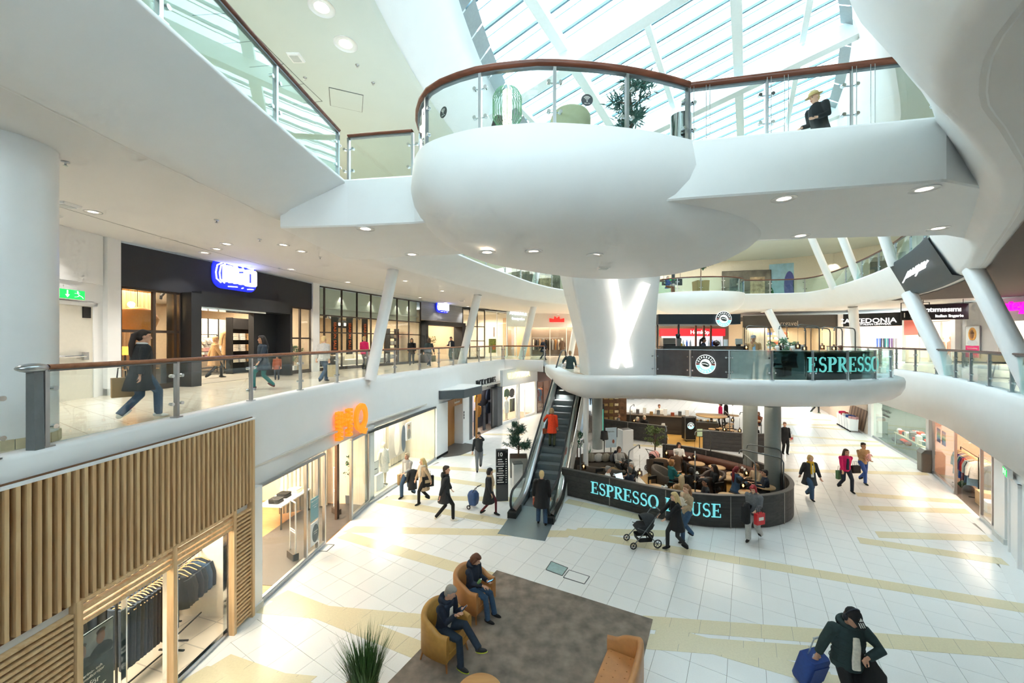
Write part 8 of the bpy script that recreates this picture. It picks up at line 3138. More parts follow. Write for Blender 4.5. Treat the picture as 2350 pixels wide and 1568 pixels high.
 if skirt:
  b = MB()
  b.rings([ring(pel + V(0, 0, .08), .15, .12), ring(pel + V(0, 0, -.1), .18, .145), ring(pel + V(0, .01, -skirt[1]), .2, .17)])
  b.build('skirt', CL[skirt[0]], t)
 # ---- hair
 if hair:
  st_, hcol = hair
  b = MB()
  if st_ != 'bald':
   b.ell(hd(0, .03, .042), (.083, .092, .096), 16, 12, 0, HR)
   b.ell(hd(0, -.005, .085), (.068, .085, .045), 14, 8, 0, HR)
   b.ell(hd(0, .055, -.02), (.074, .06, .08), 14, 10, 0, HR)
  else:
   b.ell(hd(0, .045, -.0), (.08, .07, .06), 14, 10, 0, HR)
  if st_ in ('bob', 'long', 'pony'):
   for s in (-1, 1):
    if st_ != 'pony':
     b.tube([hd(s * .06, -.01, .06), hd(s * .078, .0, -.02), hd(s * .075, .02, -.1 if st_ == 'bob' else -.2)], [.035, .03, .024], 8)
   if st_ == 'bob':
    b.tube([hd(0, .06, .02), hd(0, .075, -.05), hd(0, .06, -.12)], [.08, .075, .055], 10)
   if st_ == 'long':
    b.tube([hd(0, .06, .02), hd(0, .09, -.08), nk + V(0, .12, -.12), nk + V(0, .12, -.24)], [.08, .08, .075, .04], 10)
   if st_ == 'pony':
    b.tube([hd(0, .1, .06), hd(0, .15, .02), nk + V(0, .15, -.02), nk + V(0, .15, -.2), nk + V(0, .14, -.32)], [.028, .042, .05, .045, .015], 9)
  if st_ == 'bun':
   b.ell(hd(0, .1, .07), (.045, .045, .045), 10, 8)
  me = remeshed(b, min(res, .012), 2)
  me.materials.append(hair_mat(hcol))
  obj('hair', me, t)
 if cap:
  kind, m = cap
  b = MB()
  b.rings([[hc + HR @ V(.088 * c * math.cos(a), .012 + .104 * c * math.sin(a), z) for a in [2 * PI * j / 18 for j in range(18)]] for z, c in ((.045, 1.02), (.08, 1.0), (.115, .8), (.135, .4), (.138, .05))], 0, False, True)
  if kind == 'cap':
   b.add([hc + HR @ V(x, y, z) for x, y, z in ((-.075, -.06, .05), (-.06, -.15, .03), (0, -.18, .025), (.06, -.15, .03), (.075, -.06, .05), (0, -.08, .065))], [(0, 1, 2, 3, 4, 5)])
  if kind == 'hat':
   b.rings([[hc + HR @ V(r_ * math.cos(a), .012 + r_ * 1.1 * math.sin(a), z) for a in [2 * PI * j / 18 for j in range(18)]] for r_, z in ((.088, .05), (.15, .035), (.15, .03), (.088, .042))], 0, False, True, False)
  b.build(kind, CL[m] if m in CL else pm('hat_' + m.strip('#'), m, .8), t)
 t['hand_l'] = [float(x) for x in hands[0]]
 return t

def face(dx, dy):
 return math.atan2(dy, dx) + PI / 2
def away():
 return PI

def P_(px, py, z=0):
 return gr(px, py, z)

def bag(label, loc, rz, w, hgt, d, mat, handle=M_BLACK, cat='bag', strap=.18, name='shopping_bag', print_=None, group=None):
 t = thing(name, label, cat, loc, rz, group)
 m1 = MB()
 m1.rings([rrect(0, 0, w, d, .01, 0), rrect(0, 0, w * 1.02, d, .01, hgt)], 0, False, False)
 m1.build('body', mat, t)
 m1 = MB()
 for s in (-1, 1):
  m1.tube([(-w * .25, s * d * .3, hgt - .01), (-w * .2, s * d * .2, hgt + strap), (w * .2, s * d * .2, hgt + strap), (w * .25, s * d * .3, hgt - .01)], .006, 5)
 m1.build('handles', handle, t)
 if print_:
  MB().box((0, -d / 2 - .003, hgt * .55), (w * .6, .004, hgt * .3)).build('print', print_, t)
 return t
M_KRAFT = pm('kraft_paper', '#b08f63', .8, var=.08)

# ---- first-floor walkway
ponyw = person('woman with a long ponytail in black jumper and grey coat on the left walkway', P_(322, 962, L1), face(.45, .9), 1.68, dict(WALK, hands=[(-.24, .1, .8), (.25, -.12, .85)]), ('coat', 'charcoal', .55), ('denim', 1.15), 'white', ('pony', '#2b1d17'), '#d3a184', .01, (-.25, .1), collar='white', wide=1.12)
bag('kraft paper bag carried by the ponytail woman', P_(322, 962, L1) + V(-.28, -.05, .42), .9, .3, .36, .14, M_KRAFT)
person('person in a beige hooded coat walking into the furniture shop', P_(492, 868, L1), face(.7, .7), 1.66, WALK2, ('coat', 'camel', .5), ('black', .9), 'black', ('short', '#b89468'), '#caa083', .014, collar='camel')
person('woman with dark curly hair in a grey blue coat pushing along the walkway', P_(604, 893, L1), face(-.55, -.75), 1.64, WALK, ('coat', 'dkdenim', .6), ('teal', 1.0), 'maroon', ('long', '#1d1614'), '#b98767', .014)
person('small child in a red jacket beside the curly-haired woman', P_(636, 872, L1), face(.3, -.8), .95, STAND, ('jacket', 'rust', .7), ('dkdenim', 1.0), 'black', ('short', '#2a1c16'), '#c9967a', .02, cat='child')
person('woman with short blond hair in a grey hoodie and blue jeans seen from behind', P_(742, 877, L1), face(.25, .95), 1.66, dict(WALK2, hands=[(-.25, .0, .8), (.27, .05, .78)]), ('jumper', 'ltgrey', .78), ('denim', 1.15), 'navy', ('short', '#d9bd86'), '#d6a488', .012, wide=1.15)
bag('large pale paper bag carried by the woman in the grey hoodie', P_(742, 877, L1) + V(.38, -.05, .2), .3, .36, .42, .16, pm('pale_kraft', '#cbb892', .8, var=.08))
person('person in a magenta jumper seen from behind on the walkway', P_(836, 848, L1), face(.3, .95), 1.7, STAND, ('jumper', 'pink', .8), ('black', 1.0), 'black', ('short', '#c9a870'), '#d6a488', .016)
person('woman in black facing us near the second furniture entrance', P_(945, 838, L1), face(.15, -1), 1.66, WALK, ('coat', 'black', .7), ('dkdenim', 1.0), 'black', ('long', '#2a1b15'), '#caa083', .018)
person('woman in a dark teal parka walking away with a green bag', P_(984, 842, L1), face(.3, .9), 1.64, WALK2, ('coat', 'dkgreen', .72), ('dkdenim', .95), 'white', ('bob', '#4a3527'), '#d6a488', .018)
bag('small olive bag beside the teal parka', P_(990, 842, L1) + V(.12, 0, .3), .4, .25, .35, .12, CL['olive'])
person('man in a navy blazer and white shirt looking at his phone', P_(1036, 830, L1), face(-.6, -.8), 1.78, dict(STAND, hands=[(-.1, -.34, 1.12), (.25, -.02, .8)]), ('jacket', 'navy', .8), ('dkdenim', 1.0), 'white', ('short', '#3a2a20'), '#d6a488', .018, (0, .35), inner='white')
person('person in a blue grey coat by the far balcony rail', P_(1246, 826, L1), face(.8, -.5), 1.7, WALK, ('coat', 'navy', .6), ('dkdenim', 1.0), 'black', ('short', '#b9b2a6'), '#d6a488', .022)

# ---- on the escalator
EM = Matrix.Translation(esc.location) @ Matrix.Rotation(esc.rotation_euler[2], 4, 'Z')
def on_esc(px, y=0.0):
 best = None
 s = 0.4
 while s < 9.5:
  k_ = round((s - .35) / .4)
  p = EM @ V(.35 + k_ * .4 + .18, y, max(0, (k_ - 1) * .2311) + .03)
  e = abs(784 + F * (H - p.z) / p.y - px)
  if best is None or e < best[0]:
   best = (e, p)
  s += .2
 return best[1]
ehead = esc.rotation_euler[2] + PI / 2
person('woman in a bright red orange coat riding up the escalator', on_esc(1033, .1), ehead, 1.64, dict(STAND, hands=[(-.25, -.05, .82), (.42, -.3, 1.05)]), ('coat', 'orange', .62), ('olive', 1.05), 'black', ('bob', '#a98a62'), '#d6a488', .011)
bag('small red handbag of the red-coated woman', on_esc(1033, .1) + V(-.3, .02, .55), 0, .2, .22, .08, CL['rust'])
person('person in a dark green puffer and jeans near the escalator top', on_esc(878, -.05), ehead, 1.72, dict(STAND, hands=[(-.3, -.2, .95), (.4, -.25, 1.05)], lean=.2, feet=[(-.1, 0, .08, 0), (.1, -.25, .3, 0)]), ('puffer', 'dkgreen', .78), ('blue', .95), 'sky', ('short', '#8a6a48'), '#d6a488', .014)

# ---- second floor
person('woman with a straw hat and black jacket walking on the bridge', (6.35, 8.0, L2 + .01), face(-1, -.15), 1.66, dict(WALK, hands=[(-.2, -.25, 1.0), (.2, -.3, 1.0)], lean=.2), ('jacket', 'black', .72), ('navy', 1.0), 'black', ('short', '#c9a870'), '#d6a488', .011, (.0, .25), cap=('hat', '#b9a06a'))
person('seated person in black with dark hair on the hanging bowl', (-.28, 7.55, L2 - .42), face(.9, .4), 1.68, SIT, ('jacket', 'black', .8), ('black', 1.0), 'black', ('long', '#17120f'), '#b98767', .014)
person('person in blue sitting on the far gallery bowl', (11.6, 29.0, L2C - .05), face(.5, -.8), 1.7, SIT, ('jumper', 'blue', .8), ('rust', 1.0), 'black', ('short', '#8d8a84'), '#d6a488', .025)

# ---- cafe island
person('man in a tan jacket and flat cap holding his chin on the cafe island', (9.55, 15.35, L1), face(-.4, -.9), 1.68, dict(STAND, hands=[(-.06, -.2, 1.38), (.2, -.2, 1.0)]), ('jacket', 'camel', .8), ('grey', 1.0), 'brown', ('short', '#9a958c'), '#c99a7c', .013, (-.3, .1), inner='sky', cap=('cap', 'grey'))
person('barista with dark tied hair behind the coffee bar', (9.05, 18.35, L1), face(.9, -.3), 1.62, STAND, ('jumper', 'navy', .8), ('black', 1.0), 'black', ('pony', '#1d1614'), '#a5745a', .016)
person('barista in yellow behind the left of the coffee bar', (8.0, 18.5, L1), face(.5, .5), 1.6, STAND, ('jumper', 'yellow', .8), ('black', 1.0), 'black', ('short', '#1d1614'), '#b98767', .018)
for k, (x, y, c, hcol, lb) in enumerate(((10.75, 15.7, 'ltgrey', '#d4d0c8', 'white-haired guest seated behind the frosted pane'), (11.3, 15.6, 'dkgrey', '#d9d6cf', 'second white-haired guest beside the potted plant'), (14.75, 17.4, 'navy', '#5a3a28', 'brown-haired guest at the right end of the island'))):
 person(lb, (x, y, L1), face(-.3, .9), 1.62, SIT, ('jumper', c, .8), ('black', 1.0), 'black', ('short', hcol), '#d6a488', .02, group='guests on the cafe island')
person('person in black sitting on a high stool at the right edge of the picture', (14.35, 10.75, L1 + .28), face(.5, .8), 1.78, SIT, ('jacket', 'black', .8), ('black', 1.0), 'black', ('short', '#2a1c16'), '#c99a7c', .014)

# ---- ground floor walkers
person('woman in a grey hoodie with a dark coat over her arm by the shop window', P_(936, 1140), face(-.5, -.8), 1.7, dict(WALK, hands=[(-.22, -.1, .85), (.1, -.28, 1.0)]), ('jumper', 'ltgrey', .8), ('denim', 1.15), 'black', ('short', '#cbb994'), '#d6a488', .011, inner='white', wide=1.08)
bag('kraft paper bag of the woman in the grey hoodie', P_(922, 1128) + V(0, 0, .3), .9, .34, .4, .13, M_KRAFT)
o = inst(G_COAT, 'coat', None, P_(943, 1140) + V(.12, -.22, 1.12), .6, CL['charcoal'], (.7, 1.3, .72))
tag(o, 'dark coat folded over the arm of the hoodie woman', 'coat')
person('blond woman in a beige coat with a black tote bag', P_(972, 1154), face(-.7, -.6), 1.66, WALK2, ('coat', 'beige', .5), ('black', .95), 'black', ('long', '#d8bd84'), '#dcae92', .011, (-.2, 0), scarf='cream')
bag('black tote bag with pale lettering on the blond woman', P_(982, 1150) + V(.05, -.22, .62), .5, .42, .38, .12, CL['black'], print_=pm('tote_print', '#b9a888', .7))
person('tall man in a dark hooded coat walking to the right', P_(1021, 1196), face(.95, .25), 1.84, WALK, ('coat', 'charcoal', .6, 'charcoal'), ('black', .9), 'cream', ('short', '#3a2d24'), '#d6a488', .01, (-.15, 0))
person('woman in a dark coat, knitted hat and red tights walking right', P_(1122, 1182), face(.85, -.3), 1.62, WALK2, ('coat', 'charcoal', .45), ('maroon', .72), 'black', ('bob', '#1d1614'), '#caa083', .011, (.25, 0), inner='beige', scarf='beige', cap=('beanie', 'charcoal'))
tr = thing('shopping_trolley', 'blue two-wheeled shopping trolley pulled by the woman in red tights', 'trolley', P_(1087, 1166), face(.85, -.3))
m1 = MB()
m1.rings([rrect(0, 0, .3, .26, .06, .14), rrect(0, 0, .38, .32, .08, .3), rrect(0, .02, .4, .34, .1, .48), rrect(0, .03, .3, .26, .1, .58)], 0, False, True)
m1.build('bag_body', pm('blue_nylon', '#2c4a78', .5, var=.1), tr)
for s in (-1, 1):
 m1 = MB()
 m1.tube([(s * .17 + .03 * 0, .12 + .06 * math.cos(a), .07 + .06 * math.sin(a)) for a in [2 * PI * j / 12 for j in range(12)]], .02, 6, closed=True)
 m1.build('wheel', M_BLACK, tr)
m1 = MB()
m1.tube([(-.1, .1, .4), (-.1, -.1, .75), (0, -.3, .86), (.1, -.1, .75), (.1, .1, .4)], .012, 6)
m1.box((0, .1, .12), (.3, .03, .05))
m1.build('handle', M_BLACK, tr)
person('bearded man in dark jacket and grey jeans with a hand at his mouth', P_(1099, 1079), face(.1, -1), 1.78, dict(WALK, hands=[(-.28, -.05, .82), (.04, -.16, 1.47)]), ('jacket', 'charcoal', .82), ('grey', 1.15), 'black', ('short', '#3a2a20'), '#caa083', .012, (0, .15))
person('short-haired blond woman in a dark fur coat seen from behind at the escalator', P_(1243, 1203), face(.1, 1), 1.74, dict(WALK, feet=[(-.12, .12, .1, 0), (.11, -.05, .08, 0)], hands=[(-.26, -.05, .85), (.26, -.1, .85)]), ('coat', 'black', .58), ('denim', 1.2), 'black', ('short', '#dcc08a'), '#d6a488', .01, wide=1.12)
bag('coral leaflet bag in the hand of the fur-coated woman', P_(1233, 1190) + V(-.08, -.2, .55), .2, .16, .24, .04, pm('coral_paper', '#e2775c', .7))
person('blond woman in a black coat pushing the stroller', P_(1553, 1262), face(-1, -.1), 1.66, dict(WALK, hands=[(-.16, -.46, .98), (.16, -.46, .98)], lean=.12), ('coat', 'black', .6), ('charcoal', .95), 'black', ('long', '#d8bd84'), '#dcae92', .01)
person('woman in a beige jumper and blue jeans holding a baby', P_(1577, 1240), face(-.9, -.3), 1.68, dict(WALK2, hands=[(-.1, -.24, 1.12), (.1, -.25, 1.05)]), ('jumper', 'beige', .8), ('denim', 1.1), 'black', ('pony', '#8a5e3f'), '#dcae92', .011)
def baby(label, loc, rz, c, s=.62):
 return person(label, loc, rz, s, dict(SIT, pelvis=(0, 0, .45), feet=[(-.12, -.2, .05, 0), (.12, -.22, .08, 0)], hands=[(-.25, -.2, .75), (.25, -.2, .75)]), ('jumper', c, .8), (c, 1.3), None, ('short', '#d8b898'), '#e2b49a', .02, cat='baby')
baby('bald baby held by the woman in the beige jumper', P_(1577, 1240) + V(-.22, -.12, .98), face(.9, .3), 'cream')
def stroller(label, loc, rz, c, hood, k=1.0):
 t = thing('stroller', label, 'stroller', loc, rz)
 t.scale = (k, k, k)
 m1 = MB()
 m1.tube([(0, -.42, .12), (0, -.1, .42), (0, .38, 1.0), (0, .48, 1.02)], .014, 7)
 fr_ = m1.v[:]
 m1 = MB()
 for s in (-1, 1):
  m1.tube([(s * .24, -.38, .14), (s * .23, -.1, .42), (s * .22, .36, .98), (s * .2, .46, 1.02)], .014, 7)
  m1.tube([(s * .24, .3, .13), (s * .23, .0, .48), (s * .2, -.25, .58)], .012, 7)
 m1.tube([(-.2, .46, 1.02), (.2, .46, 1.02)], .016, 7)
 m1.build('frame', M_DKSTEEL, t)
 for s in (-1, 1):
  for y, r in ((-.4, .085), (.32, .11)):
   w = MB()
   w.tube([(s * .25, y + r * math.cos(a), r + .02 + r * math.sin(a)) for a in [2 * PI * j / 16 for j in range(16)]], .018, 6, closed=True)
   for a in range(3):
    w.bar((s * .25, y + r * math.cos(a * PI / 3), r + .02 + r * math.sin(a * PI / 3)), (s * .25, y - r * math.cos(a * PI / 3), r + .02 - r * math.sin(a * PI / 3)), .012)
   w.build('wheel', M_BLACK, t)
 m1 = MB()
 m1.rings([rrect(0, -.05, .34, .3, .06, .42), rrect(0, -.02, .38, .5, .08, .52), rrect(0, .06, .36, .46, .08, .62)], 0, False, True)
 m1.build('seat', c, t)
 m1 = MB()
 m1.sheet([[V(.2 * math.cos(u_), .18 + .26 * math.sin(v_) * (.4 + .6 * math.sin(u_)) - .1, .62 + .3 * math.sin(u_) * math.cos(v_ * .6)) for u_ in [PI * j / 10 for j in range(11)]] for v_ in [-.9 + 2.2 * q / 6 for q in range(7)]])
 m1.build('hood', hood, t)
 m1 = MB()
 m1.rings([rrect(0, .0, .36, .4, .04, .16), rrect(0, .0, .42, .46, .05, .3)], 0, False, True, False)
 m1.build('basket', M_BLACKM, t)
 return t
stroller('dark grey stroller pushed across the floor', P_(1476, 1250), face(-1, -.1), CL['dkgrey'], CL['dkgrey'], 1.0)
stroller('black pram parked by the cafe sofa', (5.0, 16.6, .008), 2.6, CL['black'], CL['black'], 1.0)
stroller('black pram with a pink hood parked in the cafe', (6.6, 17.9, .008), 2.2, CL['black'], CL['palepink'], 1.0)
person('red-haired woman in a grey jumper and pale trousers looking at her phone', P_(1731, 1239), face(-.75, -.6), 1.68, dict(WALK, hands=[(-.1, -.28, 1.08), (.12, -.26, .98)]), ('jumper', 'grey', .78), ('ltgrey', 1.35), 'black', ('bob', '#a3222c'), '#dcae92', .01, (0, .35), collar='grey', wide=1.08)
bag('red and white shopping bag of the red-haired woman', P_(1731, 1239) + V(-.05, -.32, .62), .3, .3, .32, .12, pm('red_bag', '#d3292f', .5), print_=M_POSTT)
o = inst(G_JACKET, 'jacket', None, P_(1718, 1239) + V(-.12, -.1, 1.15), .8, CL['black'], (.8, 1.6, .85))
tag(o, 'black jacket carried by the red-haired woman', 'jacket')
person('older woman in an open dark coat and yellow scarf walking towards us', P_(1858, 1144), face(-.05, -1), 1.66, WALK, ('coat', 'dkgrey', .55), ('denim', 1.25), 'black', ('bob', '#c9a870'), '#d6a488', .011, inner='white', scarf='yellow', wide=1.12)
person('woman in a pink jacket carrying a black handbag', P_(1940, 1126), face(-.1, -1), 1.68, WALK2, ('jacket', 'pink', .8), ('navy', 1.0), 'black', ('long', '#4a3022'), '#d6a488', .011, inner='navy')
bag('green paper bag in the pink jacket woman\'s hand', P_(1924, 1120) + V(-.02, -.1, .4), .1, .28, .34, .12, pm('green_paper', '#4f7a55', .7))
bag('black leather handbag on the pink jacket woman\'s arm', P_(1957, 1122) + V(.02, -.1, .68), .1, .34, .28, .14, CL['black'])
person('woman in a camel jumper and blue jeans carrying a baby', P_(1980, 1108), face(-.1, -1), 1.7, dict(WALK, hands=[(-.08, -.25, 1.1), (.1, -.26, 1.02)]), ('jumper', 'camel', .8), ('blue', 1.0), 'black', ('bun', '#2a1c16'), '#c99a7c', .012)
baby('baby in pale pink on the camel jumper woman\'s arm', P_(1980, 1108) + V(0, -.3, .95), face(0, 1), 'palepink')
person('woman in a black jumper with a clear carrier bag beside the grey column', P_(1801, 1042), face(-.2, -1), 1.66, STAND, ('jumper', 'black', .78), ('black', 1.1), 'black', ('bun', '#6a4a34'), '#d6a488', .014, (-.3, 0), wide=1.12)
bag('pale carrier bag with red print by the black jumper woman', P_(1814, 1030) + V(0, 0, .35), .2, .3, .42, .12, pm('pale_plastic', '#d9d6d2', .5), print_=pm('red_print', '#c3454a', .5))
person('distant walker with green shoes near the far shops', P_(1870, 948), face(.9, -.2), 1.72, WALK, ('coat', 'black', .6), ('charcoal', 1.0), 'green', ('short', '#3a2a20'), '#d6a488', .022)
person('distant walker in black with a paper bag near the far shops', P_(1943, 962), face(.8, -.3), 1.72, WALK2, ('coat', 'black', .6), ('black', 1.0), 'black', ('short', '#3a2a20'), '#d6a488', .022)
bag('kraft bag of the distant walker in black', P_(1952, 958) + V(0, 0, .5), .3, .4, .45, .14, pm('pale_kraft', '#cbb892', .8), print_=pm('red_print', '#c3454a', .5))
person('distant person in dark blue beyond the thin white column', P_(1357, 930), face(.2, .9), 1.7, WALK, ('coat', 'navy', .6), ('black', 1.0), 'black', ('short', '#3a2a20'), '#d6a488', .025)

# ---- traveller with a wheeled case
tp = at(1945, 784, 6.1)
trav = person('man in a dark green quilted jacket, cap and headphones with a suitcase', (tp.x, tp.y, 0), face(-.15, -1), 1.84, dict(WALK, feet=[(-.1, -.2, .09, .1), (.11, .22, .12, -.4)], hands=[(-.34, .1, .84), (.1, -.24, 1.1)], poles=[(-.6, .4, -.3), (1.2, .1, -.2)]), ('puffer', 'dkgreen', .8, 'dkgreen'), ('black', 1.0), 'black', ('short', '#3a2a20'), '#cf9c80', .0085, (.2, .42), inner='cream', cap=('cap', 'black'), wide=1.05)
kt = 1.84 / 1.7
hp_ = MB()
# headphones and cap stripes travel with the head
def trav_head(x, y, z):
 pel = V(0, 0, .9)
 RL = Matrix.Rotation(.06, 3, 'X')
 nk = pel + RL @ V(0, .005, .53)
 HR = Matrix.Rotation(.2, 3, 'Z') @ Matrix.Rotation(.06 * .4 + .42, 3, 'X')
 return nk + V(0, 0, .03) + HR @ V(0, -.02, .105) + HR @ V(x, y, z)
hp_.tube([trav_head(.1 * math.cos(a), .03, .02 + .135 * math.sin(a)) for a in [PI * j / 10 for j in range(11)]], .012, 6)
for s in (-1, 1):
 hp_.ell(trav_head(s * .098, .02, .0), (.03, .042, .048), 10, 8)
hp_.build('headphones', pm('navy_headphones', '#20242f', .4), trav)
for j in range(3):
 st_ = MB()
 x = -.03 + j * .03
 st_.bar(trav_head(x, -.1, .062), trav_head(x, -.155, .036), .012, .004)
 st_.build('cap_stripe', M_POSTT, trav)
st_ = MB()
st_.add([trav_head(-.03, -.098, .085), trav_head(.03, -.098, .085), trav_head(0, -.07, .125)], [(0, 1, 2)])
st_.build('cap_mark', M_POSTT, trav)
sb = MB()
sb.tube([(-.12, .02, 1.42), (0, -.16, 1.2), (.12, -.14, 1.02)], .025, 6)
sb.build('bag_strap', CL['black'], trav)
tb = thing('gym_bag', 'black gym bag with a white tick held in the traveller\'s hand', 'bag', (tp.x + .24, tp.y - .18, .52), .2)
m1 = MB()
m1.rings([rrect(0, 0, .2, .14, .05, 0), rrect(0, 0, .36, .22, .09, .1), rrect(0, 0, .34, .22, .09, .36), rrect(-.02, 0, .14, .1, .04, .52), rrect(-.04, 0, .06, .05, .02, .62)], 0, False, True)
m1.build('body', CL['black'], tb)
m1 = MB()
m1.prism([(-.07, .02), (-.03, -.03), (.09, .06), (-.02, .0)], 0, .004, 0, Matrix.Translation(V(.0, -.112, .22)) @ Matrix.Rotation(PI / 2, 4, 'X'))
m1.build('tick_mark', M_POSTT, tb)
scs = thing('suitcase', 'blue soft suitcase with wheels pulled behind the traveller', 'suitcase', (tp.x - .12, tp.y + .72, .0), .25)
scs.rotation_euler = (.3, 0, .25)
M_CASE = pm('blue_case_cloth', '#1f3f86', .6, var=.12, scale=20)
m1 = MB()
m1.rings([rrect(0, 0, .38, .24, .05, .05), rrect(0, 0, .42, .28, .06, .1), rrect(0, 0, .42, .28, .06, .56), rrect(0, 0, .38, .24, .05, .6)], 0, False, True)
m1.build('shell', M_CASE, scs)
m1 = MB()
m1.box((0, -.145, .33), (.32, .02, .34))
m1.build('front_pocket', M_CASE, scs)
m1 = MB()
for s in (-1, 1):
 m1.cyl((s * .1, .05, .58), (s * .1, .05, .95), .011, 8)
m1.cyl((-.11, .05, .95), (.11, .05, .95), .018, 8)
m1.build('pull_handle', M_STEEL, scs)
for s in (-1, 1):
 m1 = MB()
 m1.cyl((s * .15, .08, .04), (s * .15 + .03, .08, .04), .04, 10)
 m1.build('wheel', M_BLACK, scs)
m1 = MB()
m1.box((-.05, -.02, .62), (.07, .02, .1))
m1.build('luggage_tag', pm('tag_print', '#d3d5e6', .6, var=.3, scale=60), scs)

# ---- lounge sitters
def phone(label, loc, rz, tilt=.9):
 t = thing('phone', label, 'phone', loc, rz)
 t.rotation_euler = (tilt, 0, rz)
 MB().box((0, 0, 0), (.075, .012, .15)).build('case', M_BLACK, t)
 MB().box((0, -.007, 0), (.068, .002, .14)).build('screen', em('phone_screen', '#5aa0d8', .8), t)
a1 = Matrix.Rotation(2.2 - 1.15, 3, 'Z')
q1 = A1 + V(0, .1, 0)
q2 = A2 + V(0, .1, 0)
person('grey-haired man in a navy jacket sitting with crossed legs and a phone', q1 + a1 @ V(0, .02, -.02), 2.2 - 1.15, 1.76, dict(SIT, pelvis=(0, .02, .54), feet=[(-.12, -.46, .09, 0), (.02, -.74, .42, -.35)], hands=[(-.1, -.34, .92), (.12, -.32, .9)], lean=.16), ('jacket', 'navy', .82, 'navy'), ('dkdenim', 1.05), 'charcoal', ('short', '#9c958c'), '#cf9c80', .0085, (.35, .42), inner='cream', extra=dict(sole='#c9d63a'))
phone('black phone in the grey-haired man\'s hands', q1 + a1 @ V(.02, -.42, 1.0), 2.2 - 1.15 + PI, -.6)
person('brown-haired woman in a navy jacket sitting with a phone and bottle', q2 + a1 @ V(0, .02, -.02), 2.2 - 1.15, 1.66, dict(SIT, pelvis=(0, .02, .56), hands=[(-.1, -.34, .74), (.1, -.33, .74)], lean=.08), ('jacket', 'navy', .8, 'navy'), ('denim', 1.05), 'black', ('bob', '#6a3f2a'), '#d6a488', .0085, (.15, .5))
phone('grey phone in the seated woman\'s hands', q2 + a1 @ V(.0, -.44, .8), 2.2 - 1.15 + PI, -1.0)
t = thing('water_bottle', 'green drink bottle lying in the seated woman\'s lap', 'bottle', q2 + a1 @ V(-.12, -.2, .74), .4)
t.rotation_euler = (.7, 0, .6)
MB().lathe([(.03, 0), (.033, .02), (.033, .14), (.013, .19)], n=12).build('body', pm('green_liquid', '#8fc07a', .25), t)
MB().lathe([(.014, .19), (.014, .215)], n=10).build('cap', M_WHITE2, t)

# ---- cafe guests (head height decides the distance)
def seat_px(px, py, zh=1.2):
 D_ = F * (H - zh) / (py - 784)
 return V((px - 1175) / F * D_, D_, .008)
guests = [
 (1393, 1078, (.8, -.2), 'white', '#8f8a84', 'short', 'grey-haired man in a white shirt at the cafe tables by the front screen', '#cf9c80', 'jumper'),
 (1451, 1068, (-.8, -.4), 'black', '#c9c4ba', 'short', 'white-haired man in a dark tee leaning on the cafe table', '#dcae92', 'tee'),
 (1447, 1092, (-.5, .8), 'navy', '#6f6b66', 'short', 'man in navy with a laptop seen from behind in the cafe', '#cf9c80', 'jumper'),
 (1420, 1032, (.2, -.9), 'ltgrey', '#4a3527', 'bob', 'woman in a striped top beside the black pram', '#d6a488', 'jumper'),
 (1540, 1063, (.9, .1), 'teal', '#9a6a3c', 'bob', 'woman in a teal cardigan in the wicker armchair', '#dcae92', 'jumper'),
 (1587, 1082, (.3, .9), 'black', '#1d1614', 'bob', 'dark-haired woman in a black top seen from behind in the cafe', '#caa083', 'jumper'),
 (1641, 1075, (-.9, .2), 'black', '#2a1c16', 'long', 'long-haired woman in a leather jacket raising a hand to her face', '#c99a7c', 'jacket'),
 (1689, 1090, (.9, .2), 'denim', '#7a1f2a', 'pony', 'red-haired woman in a denim jacket at the round tables', '#dcae92', 'jacket'),
 (1737, 1073, (-.9, -.2), 'beige', '#8a6a48', 'bob', 'woman in a beige jumper bending over the cafe table', '#dcae92', 'jumper'),
 (1758, 1098, (-.8, .3), 'navy', '#1f1a18', 'short', 'dark-haired man in a navy jumper beside the grey column', '#c99a7c', 'jumper'),
 (1565, 1112, (.1, .9), 'camel', '#bda27a', 'long', 'fair-haired guest seen from behind over the front screen', '#d6a488', 'jumper'),
 (1622, 1120, (-.9, .2), 'charcoal', '#15110f', 'bun', 'black-haired guest in profile behind the front screen', '#a5745a', 'jumper'),
 (1557, 1022, (.0, -1), 'white', '#2a1c16', 'long', 'long-haired woman in white with a baby at the back of the pen', '#d6a488', 'jumper'),
 (1553, 1040, (.1, 1), 'brown', '#c4bfb6', 'short', 'white-haired man in brown seen from behind in the cafe', '#cf9c80', 'jacket'),
 (1462, 962, (.5, -.6), 'black', '#e2d9c2', 'bob', 'white-haired woman on the left behind the rear screen', '#dcae92', 'jumper'),
 (1479, 959, (-.4, -.7), 'black', '#dcd2ba', 'bob', 'white-haired woman in black on the right behind the rear screen', '#dcae92', 'jumper'),
 (1412, 937, (.9, -.1), 'palepink', '#3a2a20', 'short', 'man in a pink shirt at the back of the rear cafe', '#cf9c80', 'jumper'),
 (1418, 955, (.8, -.3), 'grey', '#7a6a52', 'short', 'man in a grey jumper and cap behind the rear screen', '#cf9c80', 'jumper'),
 (1719, 978, (.5, -.6), 'black', '#6a4a34', 'bald', 'man in a black tee at the rear right tables', '#cf9c80', 'tee'),
 (1721, 961, (.6, -.2), 'charcoal', '#8a5e3f', 'short', 'brown-haired guest behind the man in the black tee', '#d6a488', 'jumper'),
 (1741, 950, (-.6, -.4), 'rust', '#5a3a28', 'bob', 'guest in a rust top beside the grey column in the rear cafe', '#c99a7c', 'jumper'),
 (1388, 945, (.3, -.9), 'tan', '#b9965e', 'long', 'fair-haired guest left of the grey rear column', '#d6a488', 'jumper'),
]
